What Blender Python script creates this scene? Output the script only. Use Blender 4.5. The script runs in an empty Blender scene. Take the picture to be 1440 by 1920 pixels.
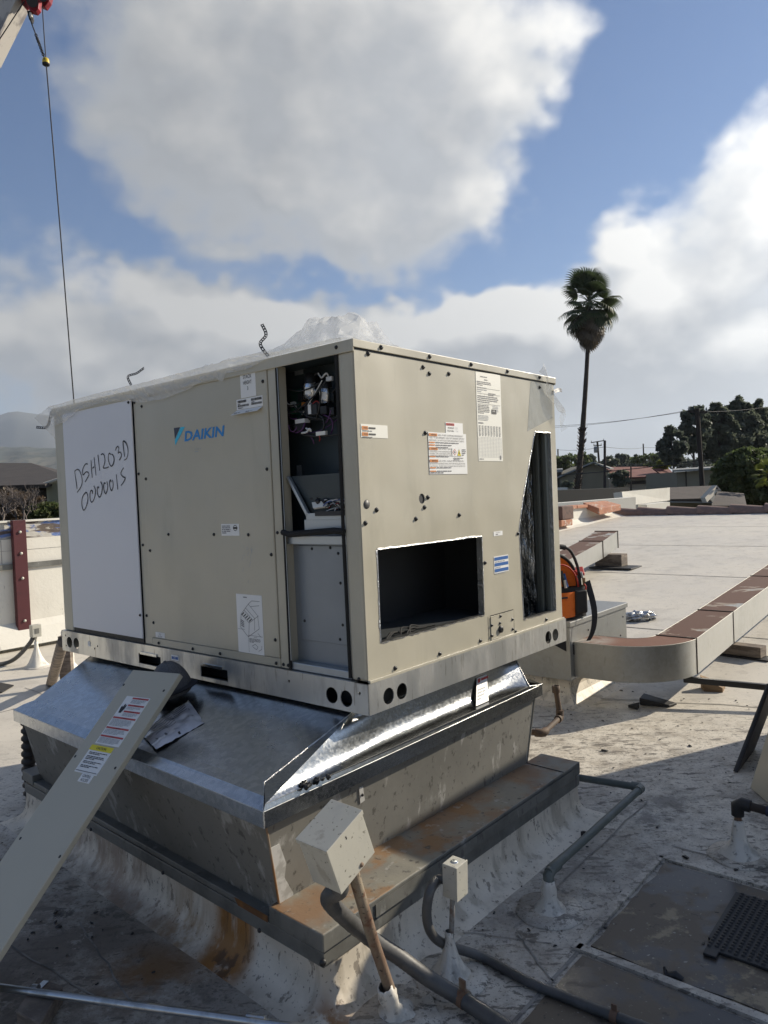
import bpy, bmesh, math, random
import numpy as np
from mathutils import Vector, Matrix, noise
from mathutils.geometry import tessellate_polygon

random.seed(7); rng = np.random.default_rng(7)
S = bpy.context.scene
COL = S.collection
R = math.radians

# ------------------------------------------------------------------ camera
PITCH, ROLL, ZCAM, FPX = R(1.269), R(-2.5056), 1.55, 1387.0
cr, sr, cp, sp = math.cos(ROLL), math.sin(ROLL), math.cos(PITCH), math.sin(PITCH)
FWD = Vector((0, cp, -sp)); UP0 = Vector((0, sp, cp)); RT0 = Vector((1, 0, 0))
RT = RT0 * cr + UP0 * sr; UPV = -RT0 * sr + UP0 * cr
CAM = Vector((0, 0, ZCAM))
cd = bpy.data.cameras.new('camera'); cam = bpy.data.objects.new('camera', cd); COL.objects.link(cam)
cam.matrix_world = Matrix(((RT.x, UPV.x, -FWD.x, CAM.x), (RT.y, UPV.y, -FWD.y, CAM.y), (RT.z, UPV.z, -FWD.z, CAM.z), (0, 0, 0, 1)))
cd.sensor_fit = 'VERTICAL'; cd.sensor_height = 36.0; cd.lens = FPX / 1920 * 36
cd.clip_start = 0.05; cd.clip_end = 40000
S.camera = cam

def raydir(px, py):
    return FWD + RT * ((px - 720) / FPX) - UPV * ((py - 960) / FPX)
def at(px, py, Y):
    """the point that is Y metres ahead on the line of sight through a photo pixel"""
    d = raydir(px, py); return CAM + d * (Y / d.y)
def atz(px, py, z):
    d = raydir(px, py); return CAM + d * ((z - ZCAM) / d.z)

# ------------------------------------------------------------------ light
SUN_AZ, SUN_EL = R(66), R(27)
SUNV = Vector((math.sin(SUN_AZ) * math.cos(SUN_EL), math.cos(SUN_AZ) * math.cos(SUN_EL), math.sin(SUN_EL)))
sl = bpy.data.lights.new('sun', 'SUN'); sl.energy = 5.0; sl.angle = R(0.6); sl.color = (1.0, 0.90, 0.74)
so = bpy.data.objects.new('sun', sl); COL.objects.link(so)
so.rotation_euler = (-SUNV).to_track_quat('-Z', 'Y').to_euler(); so.location = (40, 20, 30)
S.view_settings.view_transform = 'Standard'; S.view_settings.look = 'None'
S.view_settings.gamma = 1; S.view_settings.use_curve_mapping = False; S.view_settings.exposure = 0.5
S.cycles.max_bounces = 6; S.cycles.volume_bounces = 0; S.cycles.transparent_max_bounces = 12
S.cycles.caustics_reflective = False; S.cycles.caustics_refractive = False
S.cycles.use_denoising = True

def build_world():
    w = bpy.data.worlds.new('World'); S.world = w; w.use_nodes = True
    nt = w.node_tree; nt.nodes.clear(); L = nt.links.new
    def nd(t, **k):
        n = nt.nodes.new(t)
        for a, b in k.items(): setattr(n, a, b)
        return n
    def m(op, a, b=None, c=None, clamp=False):
        n = nd('ShaderNodeMath', operation=op, use_clamp=clamp)
        for i, v in enumerate((a, b, c)):
            if v is None: continue
            if isinstance(v, (int, float)): n.inputs[i].default_value = v
            else: L(v, n.inputs[i])
        return n.outputs[0]
    def ramp(v, lo, hi):
        n = nd('ShaderNodeMapRange', interpolation_type='SMOOTHSTEP')
        L(v, n.inputs[0]); n.inputs[1].default_value = lo; n.inputs[2].default_value = hi
        return n.outputs[0]
    def mixc(f, a, b):
        n = nd('ShaderNodeMix', data_type='RGBA')
        if isinstance(f, float): n.inputs[0].default_value = f
        else: L(f, n.inputs[0])
        for i, v in ((6, a), (7, b)):
            if isinstance(v, tuple): n.inputs[i].default_value = (*v, 1)
            else: L(v, n.inputs[i])
        return n.outputs[2]
    tc = nd('ShaderNodeTexCoord'); D = tc.outputs['Generated']
    sky = nd('ShaderNodeTexSky', sky_type='NISHITA', sun_disc=False)
    sky.sun_elevation = SUN_EL; sky.sun_rotation = SUN_AZ; sky.altitude = 50; sky.dust_density = .5; sky.air_density = 1.0; sky.ozone_density = 3.0
    sep = nd('ShaderNodeSeparateXYZ'); L(D, sep.inputs[0])
    el0 = m('ARCSINE', sep.outputs[2])
    # where the photograph's clouds and its blue gaps lie: px, py, half width, half height, weight
    blobs = [(600, 190, 320, 205, .64), (870, 190, 150, 150, .52), (600, 380, 210, 80, .40), (760, 400, 110, 60, .22), (260, 60, 260, 170, .30), (640, 20, 330, 120, .25),
        (110, 590, 300, 110, .62), (640, 590, 330, 60, .60), (880, 610, 170, 60, .42), (330, 690, 480, 90, .55), (700, 700, 400, 70, .40),
        (1290, 500, 260, 160, .75), (1450, 330, 120, 140, .62), (1150, 580, 230, 120, .60), (1230, 740, 380, 140, .58), (1010, 520, 110, 60, .3),
        (160, 340, 170, 180, -.45), (20, 160, 60, 140, -.35), (1230, 120, 220, 180, -.72), (1060, 340, 110, 110, -.5), (1180, 330, 60, 90, .12),
        (650, 500, 320, 22, -.42), (940, 450, 110, 55, -.42), (300, 460, 160, 26, -.42), (130, 740, 100, 36, -.25), (1330, 800, 60, 20, -.2)]
    def density(shift):
        if shift:
            o = nd('ShaderNodeVectorMath', operation='ADD'); L(D, o.inputs[0]); o.inputs[1].default_value = shift
            nm = nd('ShaderNodeVectorMath', operation='NORMALIZE'); L(o.outputs[0], nm.inputs[0]); V = nm.outputs[0]
        else: V = D
        s_ = nd('ShaderNodeSeparateXYZ'); L(V, s_.inputs[0])
        az = m('ARCTAN2', s_.outputs[0], s_.outputs[1]); el = m('ARCSINE', s_.outputs[2])
        mp = nd('ShaderNodeMapping', vector_type='POINT'); mp.inputs['Scale'].default_value = (1, 1, 1.3); L(V, mp.inputs[0]); V = mp.outputs[0]
        wn = nd('ShaderNodeTexNoise'); wn.inputs['Scale'].default_value = 4.0; wn.inputs['Detail'].default_value = 3 if shift else 4; wn.inputs['Roughness'].default_value = .6; L(V, wn.inputs['Vector'])
        wsep = nd('ShaderNodeSeparateColor'); L(wn.outputs['Color'], wsep.inputs[0])
        azw = m('ADD', az, m('MULTIPLY', m('SUBTRACT', wsep.outputs[0], .5), .48)); elw = m('ADD', el, m('MULTIPLY', m('SUBTRACT', wsep.outputs[1], .5), .30))
        bias = None
        for px, py, rx, ry, wt in blobs:
            d = raydir(px, py).normalized(); a0 = math.atan2(d.x, d.y); e0 = math.asin(d.z); k = 1 / FPX
            dx = m('MULTIPLY', m('SUBTRACT', azw, a0), math.cos(e0) / (rx * k)); dy = m('MULTIPLY', m('SUBTRACT', elw, e0), 1 / (ry * k))
            q = m('MULTIPLY_ADD', dx, dx, m('MULTIPLY', dy, dy)); g_ = m('MULTIPLY', m('POWER', .3679, q), wt)
            bias = g_ if bias is None else m('ADD', bias, g_)
        n = nd('ShaderNodeTexNoise'); n.inputs['Scale'].default_value = 6.0; n.inputs['Detail'].default_value = 4 if shift else 7; n.inputs['Roughness'].default_value = .55; L(V, n.inputs['Vector'])
        # billows: a warped fractal of cells
        wv = nd('ShaderNodeVectorMath', operation='MULTIPLY_ADD'); L(wn.outputs['Color'], wv.inputs[0]); wv.inputs[1].default_value = (.16, .16, .16); L(V, wv.inputs[2])
        vo = nd('ShaderNodeTexVoronoi', feature='F1'); vo.inputs['Scale'].default_value = 8.0; vo.inputs['Detail'].default_value = 1 if shift else 3; vo.inputs['Roughness'].default_value = .5; L(wv.outputs[0], vo.inputs['Vector'])
        d0 = m('ADD', bias, m('MULTIPLY', m('SUBTRACT', n.outputs[0], .5), 1.35))
        return m('ADD', d0, m('MULTIPLY', m('SUBTRACT', .86, vo.outputs['Distance']), .34))
    low0 = ramp(el0, .25, .06)
    d0 = m('ADD', density(None), m('MULTIPLY', low0, .28)); d1 = m('ADD', density((SUNV.x * .050, SUNV.y * .050, SUNV.z * .050 + .030)), m('MULTIPLY', low0, .28))
    cover = ramp(d0, -.16, .56); thick = ramp(d0, .15, 1.45)
    lit = m('ADD', m('MULTIPLY', m('SUBTRACT', d0, d1), 1.6), .28, clamp=True)
    dot = nd('ShaderNodeVectorMath', operation='DOT_PRODUCT'); L(D, dot.inputs[0]); dot.inputs[1].default_value = SUNV
    g = m('POWER', m('MAXIMUM', dot.outputs['Value'], 0.0), 3.0)
    cl = mixc(thick, (.62, .64, .66), (.40, .41, .425))
    cl = mixc(m('MULTIPLY', lit, .85), cl, (1.0, .975, .92))
    vm = nd('ShaderNodeVectorMath', operation='SCALE'); L(cl, vm.inputs[0]); L(m('ADD', .465, m('MULTIPLY', g, 1.1)), vm.inputs['Scale'])
    skys = nd('ShaderNodeVectorMath', operation='MULTIPLY'); L(sky.outputs[0], skys.inputs[0]); skys.inputs[1].default_value = (.051, .062, .075)
    low = ramp(el0, .26, 0.0)
    air = mixc(m('MULTIPLY', low, .30), skys.outputs[0], (.32, .345, .37))
    out = mixc(m('MULTIPLY', cover, .95), air, vm.outputs[0])
    bg = nd('ShaderNodeBackground'); L(out, bg.inputs[0]); bg.inputs[1].default_value = 1.0
    wo = nd('ShaderNodeOutputWorld'); L(bg.outputs[0], wo.inputs[0])
    w.cycles.sampling_method = 'MANUAL'; w.cycles.sample_map_resolution = 512
build_world()

# ------------------------------------------------------------------ frame of the building and of the machine
YAW = R(40.578)
E = Vector((-math.cos(YAW), math.sin(YAW), 0)); G = Vector((math.sin(YAW), math.cos(YAW), 0)); A = -E; Z = Vector((0, 0, 1))
O = Vector((-0.08360, 2.59383, 0)); ZR = 0.7797
def P(u, v, z): return O + E * u + G * v + Z * z          # z above the roof
def PL(u, v, z): return O + E * u + G * v + Z * (z + ZR)   # z above the underside of the machine's rail
def rz(v): 
    t = max(0.0, v - 3.4)
    return .05 * (t * t / 2.4 if t < 1.2 else t - .6)
def uv(p): d = p - O; return d.dot(E), d.dot(G)

class Fr:
    def __init__(s, o, x, y, n=None): s.o, s.x, s.y = Vector(o), Vector(x), Vector(y); s.n = Vector(n) if n is not None else s.x.cross(s.y).normalized()
    def pt(s, a, b, c=0.0): return s.o + s.x * a + s.y * b + s.n * c

# ------------------------------------------------------------------ mesh builder
class MB:
    def __init__(s): s.v, s.f, s.m, s.s = [], [], [], []
    def add(s, vs, fs, mi=0, sm=False):
        b = len(s.v); s.v += [tuple(x) for x in vs]
        for f in fs: s.f.append([b + i for i in f]); s.m.append(mi); s.s.append(sm)
        return s
    def quad(s, a, b, c, d, mi=0): return s.add([a, b, c, d], [(0, 1, 2, 3)], mi)
    def poly(s, pts, mi=0): return s.add(pts, [tuple(range(len(pts)))], mi)
    def hexa(s, lo, hi, mi=0):
        n = len(lo); return s.add(list(lo) + list(hi), [tuple(range(n))[::-1], tuple(range(n, 2 * n))] + [(i, (i + 1) % n, n + (i + 1) % n, n + i) for i in range(n)], mi)
    def slab(s, pts, n, th, mi=0):
        n = Vector(n); return s.hexa([Vector(p) - n * th for p in pts], [Vector(p) for p in pts], mi)
    def box(s, c, x, y, z, mi=0):   # half-extent vectors
        c, x, y, z = Vector(c), Vector(x), Vector(y), Vector(z)
        return s.hexa([c - x - y - z, c + x - y - z, c + x + y - z, c - x + y - z], [c - x - y + z, c + x - y + z, c + x + y + z, c - x + y + z], mi)
    def uvbox(s, u0, u1, v0, v1, z0, z1, mi=0):
        return s.hexa([P(u0, v0, z0), P(u1, v0, z0), P(u1, v1, z0), P(u0, v1, z0)], [P(u0, v0, z1), P(u1, v0, z1), P(u1, v1, z1), P(u0, v1, z1)], mi)
    def lbox(s, u0, u1, v0, v1, z0, z1, mi=0): return s.uvbox(u0, u1, v0, v1, z0 + ZR, z1 + ZR, mi)
    def tube(s, pts, r, n=10, mi=0, cap=True, sm=True):
        pts = [Vector(p) for p in pts]; k = len(pts); rs = r if isinstance(r, (list, tuple)) else [r] * k
        t0 = (pts[1] - pts[0]).normalized(); ref = Vector((0, 0, 1)) if abs(t0.z) < .9 else Vector((1, 0, 0))
        x = t0.cross(ref).normalized(); vs = []; fs = []
        for i, p in enumerate(pts):
            t = (pts[min(i + 1, k - 1)] - pts[max(i - 1, 0)]).normalized()
            x = (x - t * x.dot(t)).normalized(); y = t.cross(x)
            vs += [p + (x * math.cos(2 * math.pi * j / n) + y * math.sin(2 * math.pi * j / n)) * rs[i] for j in range(n)]
        for i in range(k - 1):
            for j in range(n): fs.append((i * n + j, i * n + (j + 1) % n, (i + 1) * n + (j + 1) % n, (i + 1) * n + j))
        s.add(vs, fs, mi, sm)
        if cap: s.add(vs[:n], [tuple(range(n))[::-1]], mi); s.add(vs[-n:], [tuple(range(n))], mi)
        return s
    def lathe(s, c, prof, ax=(0, 0, 1), n=20, mi=0, wob=0.0, sm=True):
        ax = Vector(ax).normalized(); ref = Vector((1, 0, 0)) if abs(ax.x) < .9 else Vector((0, 1, 0))
        x = ax.cross(ref).normalized(); y = ax.cross(x); c = Vector(c); vs = []; fs = []; k = len(prof)
        for i, (r, h) in enumerate(prof):
            for j in range(n):
                a = 2 * math.pi * j / n
                rr = r * (1 + wob * noise.noise(Vector((math.cos(a) * 2.2, math.sin(a) * 2.2, h * 9 + c.x * 7)))) if wob else r
                vs.append(c + ax * h + (x * math.cos(a) + y * math.sin(a)) * rr)
        for i in range(k - 1):
            for j in range(n): fs.append((i * n + j, i * n + (j + 1) % n, (i + 1) * n + (j + 1) % n, (i + 1) * n + j))
        return s.add(vs, fs, mi, sm)
    def plate(s, F, outer, holes, c, th, mi=0):
        loops = [outer] + holes; flat = [p for l in loops for p in l]
        tris = tessellate_polygon([[Vector((p[0], p[1], 0)) for p in l] for l in loops])
        n = len(flat); vs = [F.pt(a, b, c) for a, b in flat] + [F.pt(a, b, c - th) for a, b in flat]
        fs = [tuple(t) for t in tris] + [tuple(n + i for i in t)[::-1] for t in tris]; b0 = 0
        for l in loops:
            k = len(l); fs += [(b0 + i, b0 + (i + 1) % k, n + b0 + (i + 1) % k, n + b0 + i) for i in range(k)]; b0 += k
        return s.add(vs, fs, mi)
    def grid(s, fn, nu, nv, mi=0, sm=True, closed=False):
        vs = [fn(i / nu, j / nv) for i in range(nu + 1) for j in range(nv + 1)]
        fs = [(i * (nv + 1) + j, (i + 1) * (nv + 1) + j, (i + 1) * (nv + 1) + j + 1, i * (nv + 1) + j + 1) for i in range(nu) for j in range(nv)]
        return s.add(vs, fs, mi, sm)
    def rect(s, F, a0, b0, a1, b1, c, mi=0): return s.quad(F.pt(a0, b0, c), F.pt(a1, b0, c), F.pt(a1, b1, c), F.pt(a0, b1, c), mi)
    def text(s, F, body, a, b, h, c=.002, mi=0, al='LEFT', bold=0.0, shear=0.0, width=None, vs_=1.0):
        vs, fs, (x0, x1, y0, y1) = text_mesh(body, bold, shear)
        k = h / (y1 - y0) if y1 > y0 else h; kx = k if width is None else width / (x1 - x0)
        wd = (x1 - x0) * kx; a0 = a - (0 if al == 'LEFT' else wd / 2 if al == 'CENTER' else wd)
        return s.add([F.pt(a0 + (x - x0) * kx, b + (y - y0) * k, c) for x, y in vs], fs, mi)
    def micro(s, F, a0, b0, a1, b1, rows, c=.002, mi=0, fill=.9, seed=1):
        rr = random.Random(seed); rh = (b1 - b0) / rows; W = a1 - a0
        for i in range(rows):
            y0 = b1 - (i + .78) * rh; y1 = b1 - (i + .26) * rh; x = 0; end = W * (fill if i < rows - 1 else fill * rr.uniform(.4, .9)) * rr.uniform(.93, 1.0)
            while x < end:
                w = min(rr.uniform(1.0, 4.2) * rh, end - x); s.rect(F, a0 + x, y0, a0 + x + w, y1, c, mi); x += w + rh * .45
        return s
    def build(s, name, mats, parent=None, bevel=0, kind=None, label=None, seg=2, sub=0):
        me = bpy.data.meshes.new(name); base = parent_base(parent)
        me.from_pydata([(Vector(v) - base) for v in s.v], [], s.f)
        mats = mats if isinstance(mats, (list, tuple)) else [mats]
        for mm in mats: me.materials.append(mm)
        me.polygons.foreach_set('material_index', s.m); me.polygons.foreach_set('use_smooth', s.s); me.update()
        o = bpy.data.objects.new(name, me); COL.objects.link(o)
        if parent: o.parent = parent
        if bevel:
            b = o.modifiers.new('bevel', 'BEVEL'); b.width = bevel; b.segments = seg; b.limit_method = 'ANGLE'; b.angle_limit = R(40)
        if sub:
            q = o.modifiers.new('sub', 'SUBSURF'); q.levels = sub; q.render_levels = sub
        if kind: o['kind'] = kind
        if label: o['label'] = label
        return o
def parent_base(p):
    b = Vector((0, 0, 0))
    while p is not None: b = b + Vector(p.location); p = p.parent
    return b
_txt = {}
def text_mesh(body, bold, shear):
    k = (body, bold, shear)
    if k not in _txt:
        cu = bpy.data.curves.new('t', 'FONT'); cu.body = body; cu.resolution_u = 2; cu.offset = bold; cu.shear = shear
        ob = bpy.data.objects.new('t', cu); COL.objects.link(ob)
        me = bpy.data.meshes.new_from_object(ob.evaluated_get(bpy.context.evaluated_depsgraph_get()))
        vs = [(v.co.x, v.co.y) for v in me.vertices]; fs = [tuple(p.vertices) for p in me.polygons]
        bpy.data.objects.remove(ob); bpy.data.curves.remove(cu); bpy.data.meshes.remove(me)
        xs = [v[0] for v in vs] or [0, 1]; ys = [v[1] for v in vs] or [0, 1]
        _txt[k] = (vs, fs, (min(xs), max(xs), min(ys), max(ys)))
    return _txt[k]
def tag(o, label, cat, group=None, kind=None):
    o['label'] = label; o['category'] = cat
    if group: o['group'] = group
    if kind: o['kind'] = kind
    return o
def thing(name, label, cat, loc, group=None):
    o = bpy.data.objects.new(name, None); COL.objects.link(o); o.location = loc; o.empty_display_size = .1
    return tag(o, label, cat, group)
def structure(o, label=None):
    o['kind'] = 'structure'
    if label: o['label'] = label
    return o
def circ(a, b, r, n=14, rb=None): return [(a + r * math.cos(2 * math.pi * i / n), b + (rb or r) * math.sin(2 * math.pi * i / n)) for i in range(n)]
def recth(a0, b0, a1, b1): return [(a0, b0), (a1, b0), (a1, b1), (a0, b1)]
def copy_tree(o, loc, rotz=0.0, scale=1.0, label=None, subs=True):
    c = o.copy(); COL.objects.link(c); c.location = loc; c.rotation_euler = (0, 0, rotz); c.scale = (scale,) * 3
    if label: c['label'] = label
    if subs:
        for ch in list(o.children):
            d = ch.copy(); COL.objects.link(d); d.parent = c
            for g in list(ch.children):
                e = g.copy(); COL.objects.link(e); e.parent = d
    return c

# ------------------------------------------------------------------ materials
def mat(name, col, rough=.5, metal=0.0, layers=(), bump=None, spec=None, alpha=None, transl=None, coat=0.0, space='Object', rvar=None, isl=None):
    """layers: dicts(sc, lo, hi, col, fac, st, det, rough, metal, tex, spot=(centre, radii)); all colour is the thing's own"""
    M = bpy.data.materials.new(name); M.use_nodes = True; nt = M.node_tree; nt.nodes.clear(); L = nt.links.new
    N = nt.nodes.new
    bs = N('ShaderNodeBsdfPrincipled'); out = N('ShaderNodeOutputMaterial')
    tc = N('ShaderNodeTexCoord'); vec = tc.outputs['Object']
    if space == 'World': vec = N('ShaderNodeNewGeometry').outputs['Position']
    def math_(op, a, b, clamp=False):
        n = N('ShaderNodeMath'); n.operation = op; n.use_clamp = clamp
        for i, v in enumerate((a, b)):
            if isinstance(v, (int, float)): n.inputs[i].default_value = v
            else: L(v, n.inputs[i])
        return n.outputs[0]
    def mix(f, a, b, typ='RGBA'):
        n = N('ShaderNodeMix'); n.data_type = typ; ia, ib, io = (6, 7, 2) if typ == 'RGBA' else (2, 3, 0)
        L(f, n.inputs[0])
        for i, v in ((ia, a), (ib, b)):
            if isinstance(v, tuple): n.inputs[i].default_value = (*v, 1)
            elif isinstance(v, (int, float)): n.inputs[i].default_value = v
            else: L(v, n.inputs[i])
        return n.outputs[io]
    def mapped(st, seed=0):
        mp = N('ShaderNodeMapping'); mp.inputs['Scale'].default_value = st; mp.inputs['Location'].default_value = (seed * 3.1, seed * 1.7, seed * 2.3); L(vec, mp.inputs[0]); return mp.outputs[0]
    def tex(d):
        v = mapped(d.get('st', (1, 1, 1)), d.get('seed', 0)); t = d.get('tex', 'noise')
        if t == 'noise':
            n = N('ShaderNodeTexNoise'); n.inputs['Scale'].default_value = d['sc']; n.inputs['Detail'].default_value = d.get('det', 6); n.inputs['Roughness'].default_value = d.get('ro', .6); n.inputs['Distortion'].default_value = d.get('dist', 0); L(v, n.inputs['Vector']); return n.outputs[0]
        if t == 'voro':
            n = N('ShaderNodeTexVoronoi'); n.inputs['Scale'].default_value = d['sc']; L(v, n.inputs['Vector'])
            s_ = N('ShaderNodeSeparateColor'); L(n.outputs['Color'], s_.inputs[0]); return s_.outputs[0]
        if t == 'cell':
            n = N('ShaderNodeTexVoronoi'); n.inputs['Scale'].default_value = d['sc']; L(v, n.inputs['Vector']); return n.outputs['Distance']
    c = tuple(col); r = rough; me = metal
    if isl:
        g = N('ShaderNodeNewGeometry'); q = N('ShaderNodeMath'); q.operation = 'MULTIPLY'; L(g.outputs['Random Per Island'], q.inputs[0]); q.inputs[1].default_value = 1.0
        c = mix(q.outputs[0], c, tuple(isl))
    for d in layers:
        mr = N('ShaderNodeMapRange'); mr.interpolation_type = 'SMOOTHSTEP'; L(tex(d), mr.inputs[0]); mr.inputs[1].default_value = d['lo']; mr.inputs[2].default_value = d['hi']
        f = math_('MULTIPLY', mr.outputs[0], d.get('fac', 1.0))
        if 'spot' in d:
            ctr, rad = d['spot']; mp = N('ShaderNodeMapping'); mp.vector_type = 'TEXTURE'
            mp.inputs['Location'].default_value = ctr; mp.inputs['Scale'].default_value = rad; 
            if 'rot' in d: mp.inputs['Rotation'].default_value = d['rot']
            L(vec, mp.inputs[0]); ln = N('ShaderNodeVectorMath'); ln.operation = 'LENGTH'; L(mp.outputs[0], ln.inputs[0])
            m2 = N('ShaderNodeMapRange'); m2.interpolation_type = 'SMOOTHSTEP'; L(ln.outputs['Value'], m2.inputs[0]); m2.inputs[1].default_value = 1.0; m2.inputs[2].default_value = d.get('core', .3)
            f = math_('MULTIPLY', f, m2.outputs[0])
        c = mix(f, c, tuple(d['col']))
        if 'rough' in d: r = mix(f, r, d['rough'], 'FLOAT')
        if 'metal' in d: me = mix(f, me, d['metal'], 'FLOAT')
    if rvar:
        t = tex(rvar); mr = N('ShaderNodeMapRange'); L(t, mr.inputs[0]); mr.inputs[1].default_value = .2; mr.inputs[2].default_value = .8; mr.inputs[3].default_value = rvar['lo']; mr.inputs[4].default_value = rvar['hi']; r = mr.outputs[0]
    for v, s in ((c, 'Base Color'), (r, 'Roughness'), (me, 'Metallic')):
        if isinstance(v, tuple): bs.inputs[s].default_value = (*v, 1)
        elif isinstance(v, (int, float)): bs.inputs[s].default_value = v
        else: L(v, bs.inputs[s])
    if spec is not None: bs.inputs['Specular IOR Level'].default_value = spec
    if coat: bs.inputs['Coat Weight'].default_value = coat; bs.inputs['Coat Roughness'].default_value = .15
    if alpha is not None: bs.inputs['Alpha'].default_value = alpha
    prev = None
    for b in ([bump] if isinstance(bump, dict) else (bump or [])):
        bn = N('ShaderNodeBump'); bn.inputs['Strength'].default_value = b.get('k', .3); bn.inputs['Distance'].default_value = b.get('d', .01); L(tex(b), bn.inputs['Height'])
        if prev is not None: L(prev, bn.inputs['Normal'])
        prev = bn.outputs[0]
    if prev is not None: L(prev, bs.inputs['Normal'])
    sh = bs.outputs[0]
    if transl:
        tr = N('ShaderNodeBsdfTranslucent'); tr.inputs[0].default_value = (*transl[0], 1); mx = N('ShaderNodeMixShader'); mx.inputs[0].default_value = transl[1]; L(sh, mx.inputs[1]); L(tr.outputs[0], mx.inputs[2]); sh = mx.outputs[0]
    L(sh, out.inputs[0]); return M

BEIGE = (.45, .42, .335)
M = {}
M['beige'] = mat('beige_paint', BEIGE, .31, 0, [dict(sc=1.7, lo=.42, hi=.72, col=(.385, .358, .278), fac=.55), dict(sc=16, lo=.6, hi=.75, col=(.35, .33, .27), fac=.25, st=(1, 1, .25)), dict(sc=3.2, lo=.52, hi=.68, col=(.34, .318, .25), fac=.45, st=(1.6, 1.6, .3), seed=6), dict(sc=9, lo=.60, hi=.68, col=(.46, .435, .35), fac=.4, seed=9)], bump=[dict(sc=1.7, k=.5, d=.05, det=2), dict(sc=180, k=.04, d=.002)])
M['beige_dark'] = mat('beige_paint_edge', (.39, .36, .275), .4)
M['rib'] = mat('grey_green_rib', (.17, .18, .16), .5, .2)
M['white_board'] = mat('white_coil_cover', (.68, .685, .71), .42, 0, [dict(sc=1.1, lo=.4, hi=.75, col=(.63, .635, .66), fac=.6)], bump=dict(sc=1.3, k=.2, d=.02, det=2))
galv_l = [dict(tex='voro', sc=55, lo=.0, hi=1.0, col=(.44, .47, .50), fac=.75), dict(sc=2.2, lo=.45, hi=.7, col=(.42, .44, .46), fac=.6, rough=.36), dict(sc=30, lo=.62, hi=.72, col=(.30, .32, .33), fac=.35, st=(1, 1, .15))]
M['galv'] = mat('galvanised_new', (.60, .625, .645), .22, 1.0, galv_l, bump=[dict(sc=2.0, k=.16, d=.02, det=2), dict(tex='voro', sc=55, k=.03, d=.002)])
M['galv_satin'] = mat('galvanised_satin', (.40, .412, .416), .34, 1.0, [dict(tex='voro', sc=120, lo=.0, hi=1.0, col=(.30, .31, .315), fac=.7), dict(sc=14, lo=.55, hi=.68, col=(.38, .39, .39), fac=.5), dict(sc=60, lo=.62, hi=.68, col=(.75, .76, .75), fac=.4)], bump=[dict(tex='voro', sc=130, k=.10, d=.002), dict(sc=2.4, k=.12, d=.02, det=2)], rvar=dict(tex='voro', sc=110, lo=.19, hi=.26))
M['rail'] = mat('galvanised_rail', (.58, .59, .58), .34, .85, [dict(sc=5, lo=.42, hi=.62, col=(.36, .355, .34), fac=.8, st=(1, 1, .35), rough=.6), dict(sc=38, lo=.55, hi=.68, col=(.62, .62, .60), fac=.5, st=(1, 1, .1)), dict(sc=60, lo=.60, hi=.66, col=(.22, .20, .17), fac=.5, st=(1, 1, .12))], bump=dict(sc=3, k=.2, d=.01))
M['old_galv'] = mat('galvanised_weathered', (.215, .208, .185), .58, .30, [dict(sc=2.2, lo=.35, hi=.75, col=(.13, .126, .11), fac=.6), dict(sc=13, lo=.57, hi=.66, col=(.50, .49, .46), fac=.5, st=(1, 1, .38)), dict(sc=30, lo=.60, hi=.64, col=(.085, .08, .07), fac=.8, st=(1, 1, .7), seed=2), dict(sc=55, lo=.63, hi=.69, col=(.10, .095, .09), fac=.7, seed=4), dict(sc=5, lo=.34, hi=.56, col=(.20, .12, .045), fac=.85, spot=((-.87 * -.7594, -.87 * .6506, -.19), (.12, .95, .10)), rot=(0, 0, R(139.4)), core=.2, seed=5)], bump=dict(sc=5, k=.25, d=.01))
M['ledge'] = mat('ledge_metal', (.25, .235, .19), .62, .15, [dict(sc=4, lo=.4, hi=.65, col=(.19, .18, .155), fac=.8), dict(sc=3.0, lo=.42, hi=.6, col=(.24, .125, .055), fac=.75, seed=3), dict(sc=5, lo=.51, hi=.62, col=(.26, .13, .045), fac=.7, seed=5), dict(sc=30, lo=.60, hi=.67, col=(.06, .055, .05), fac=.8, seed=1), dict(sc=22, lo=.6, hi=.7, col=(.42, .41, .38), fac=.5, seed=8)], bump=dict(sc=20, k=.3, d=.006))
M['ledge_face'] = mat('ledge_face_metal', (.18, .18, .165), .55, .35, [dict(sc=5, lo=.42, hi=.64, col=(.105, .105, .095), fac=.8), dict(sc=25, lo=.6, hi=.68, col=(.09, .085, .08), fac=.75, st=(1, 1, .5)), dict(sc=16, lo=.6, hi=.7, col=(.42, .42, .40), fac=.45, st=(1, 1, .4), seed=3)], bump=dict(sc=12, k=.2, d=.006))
ROOF_L = [dict(sc=.55, lo=.40, hi=.64, col=(.52, .49, .44), fac=.5),
    dict(sc=2.6, lo=.48, hi=.66, col=(.42, .39, .34), fac=.5, det=9, ro=.68),
    dict(sc=7, lo=.52, hi=.66, col=(.36, .33, .29), fac=.40, det=9, ro=.7),
    dict(sc=34, lo=.61, hi=.65, col=(.12, .105, .09), fac=.6, det=6, ro=.7)]
def spot(p, r, **k): return dict(spot=((p.x, p.y, p.z), r), **k)
RL = (0, 0, -YAW)
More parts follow.
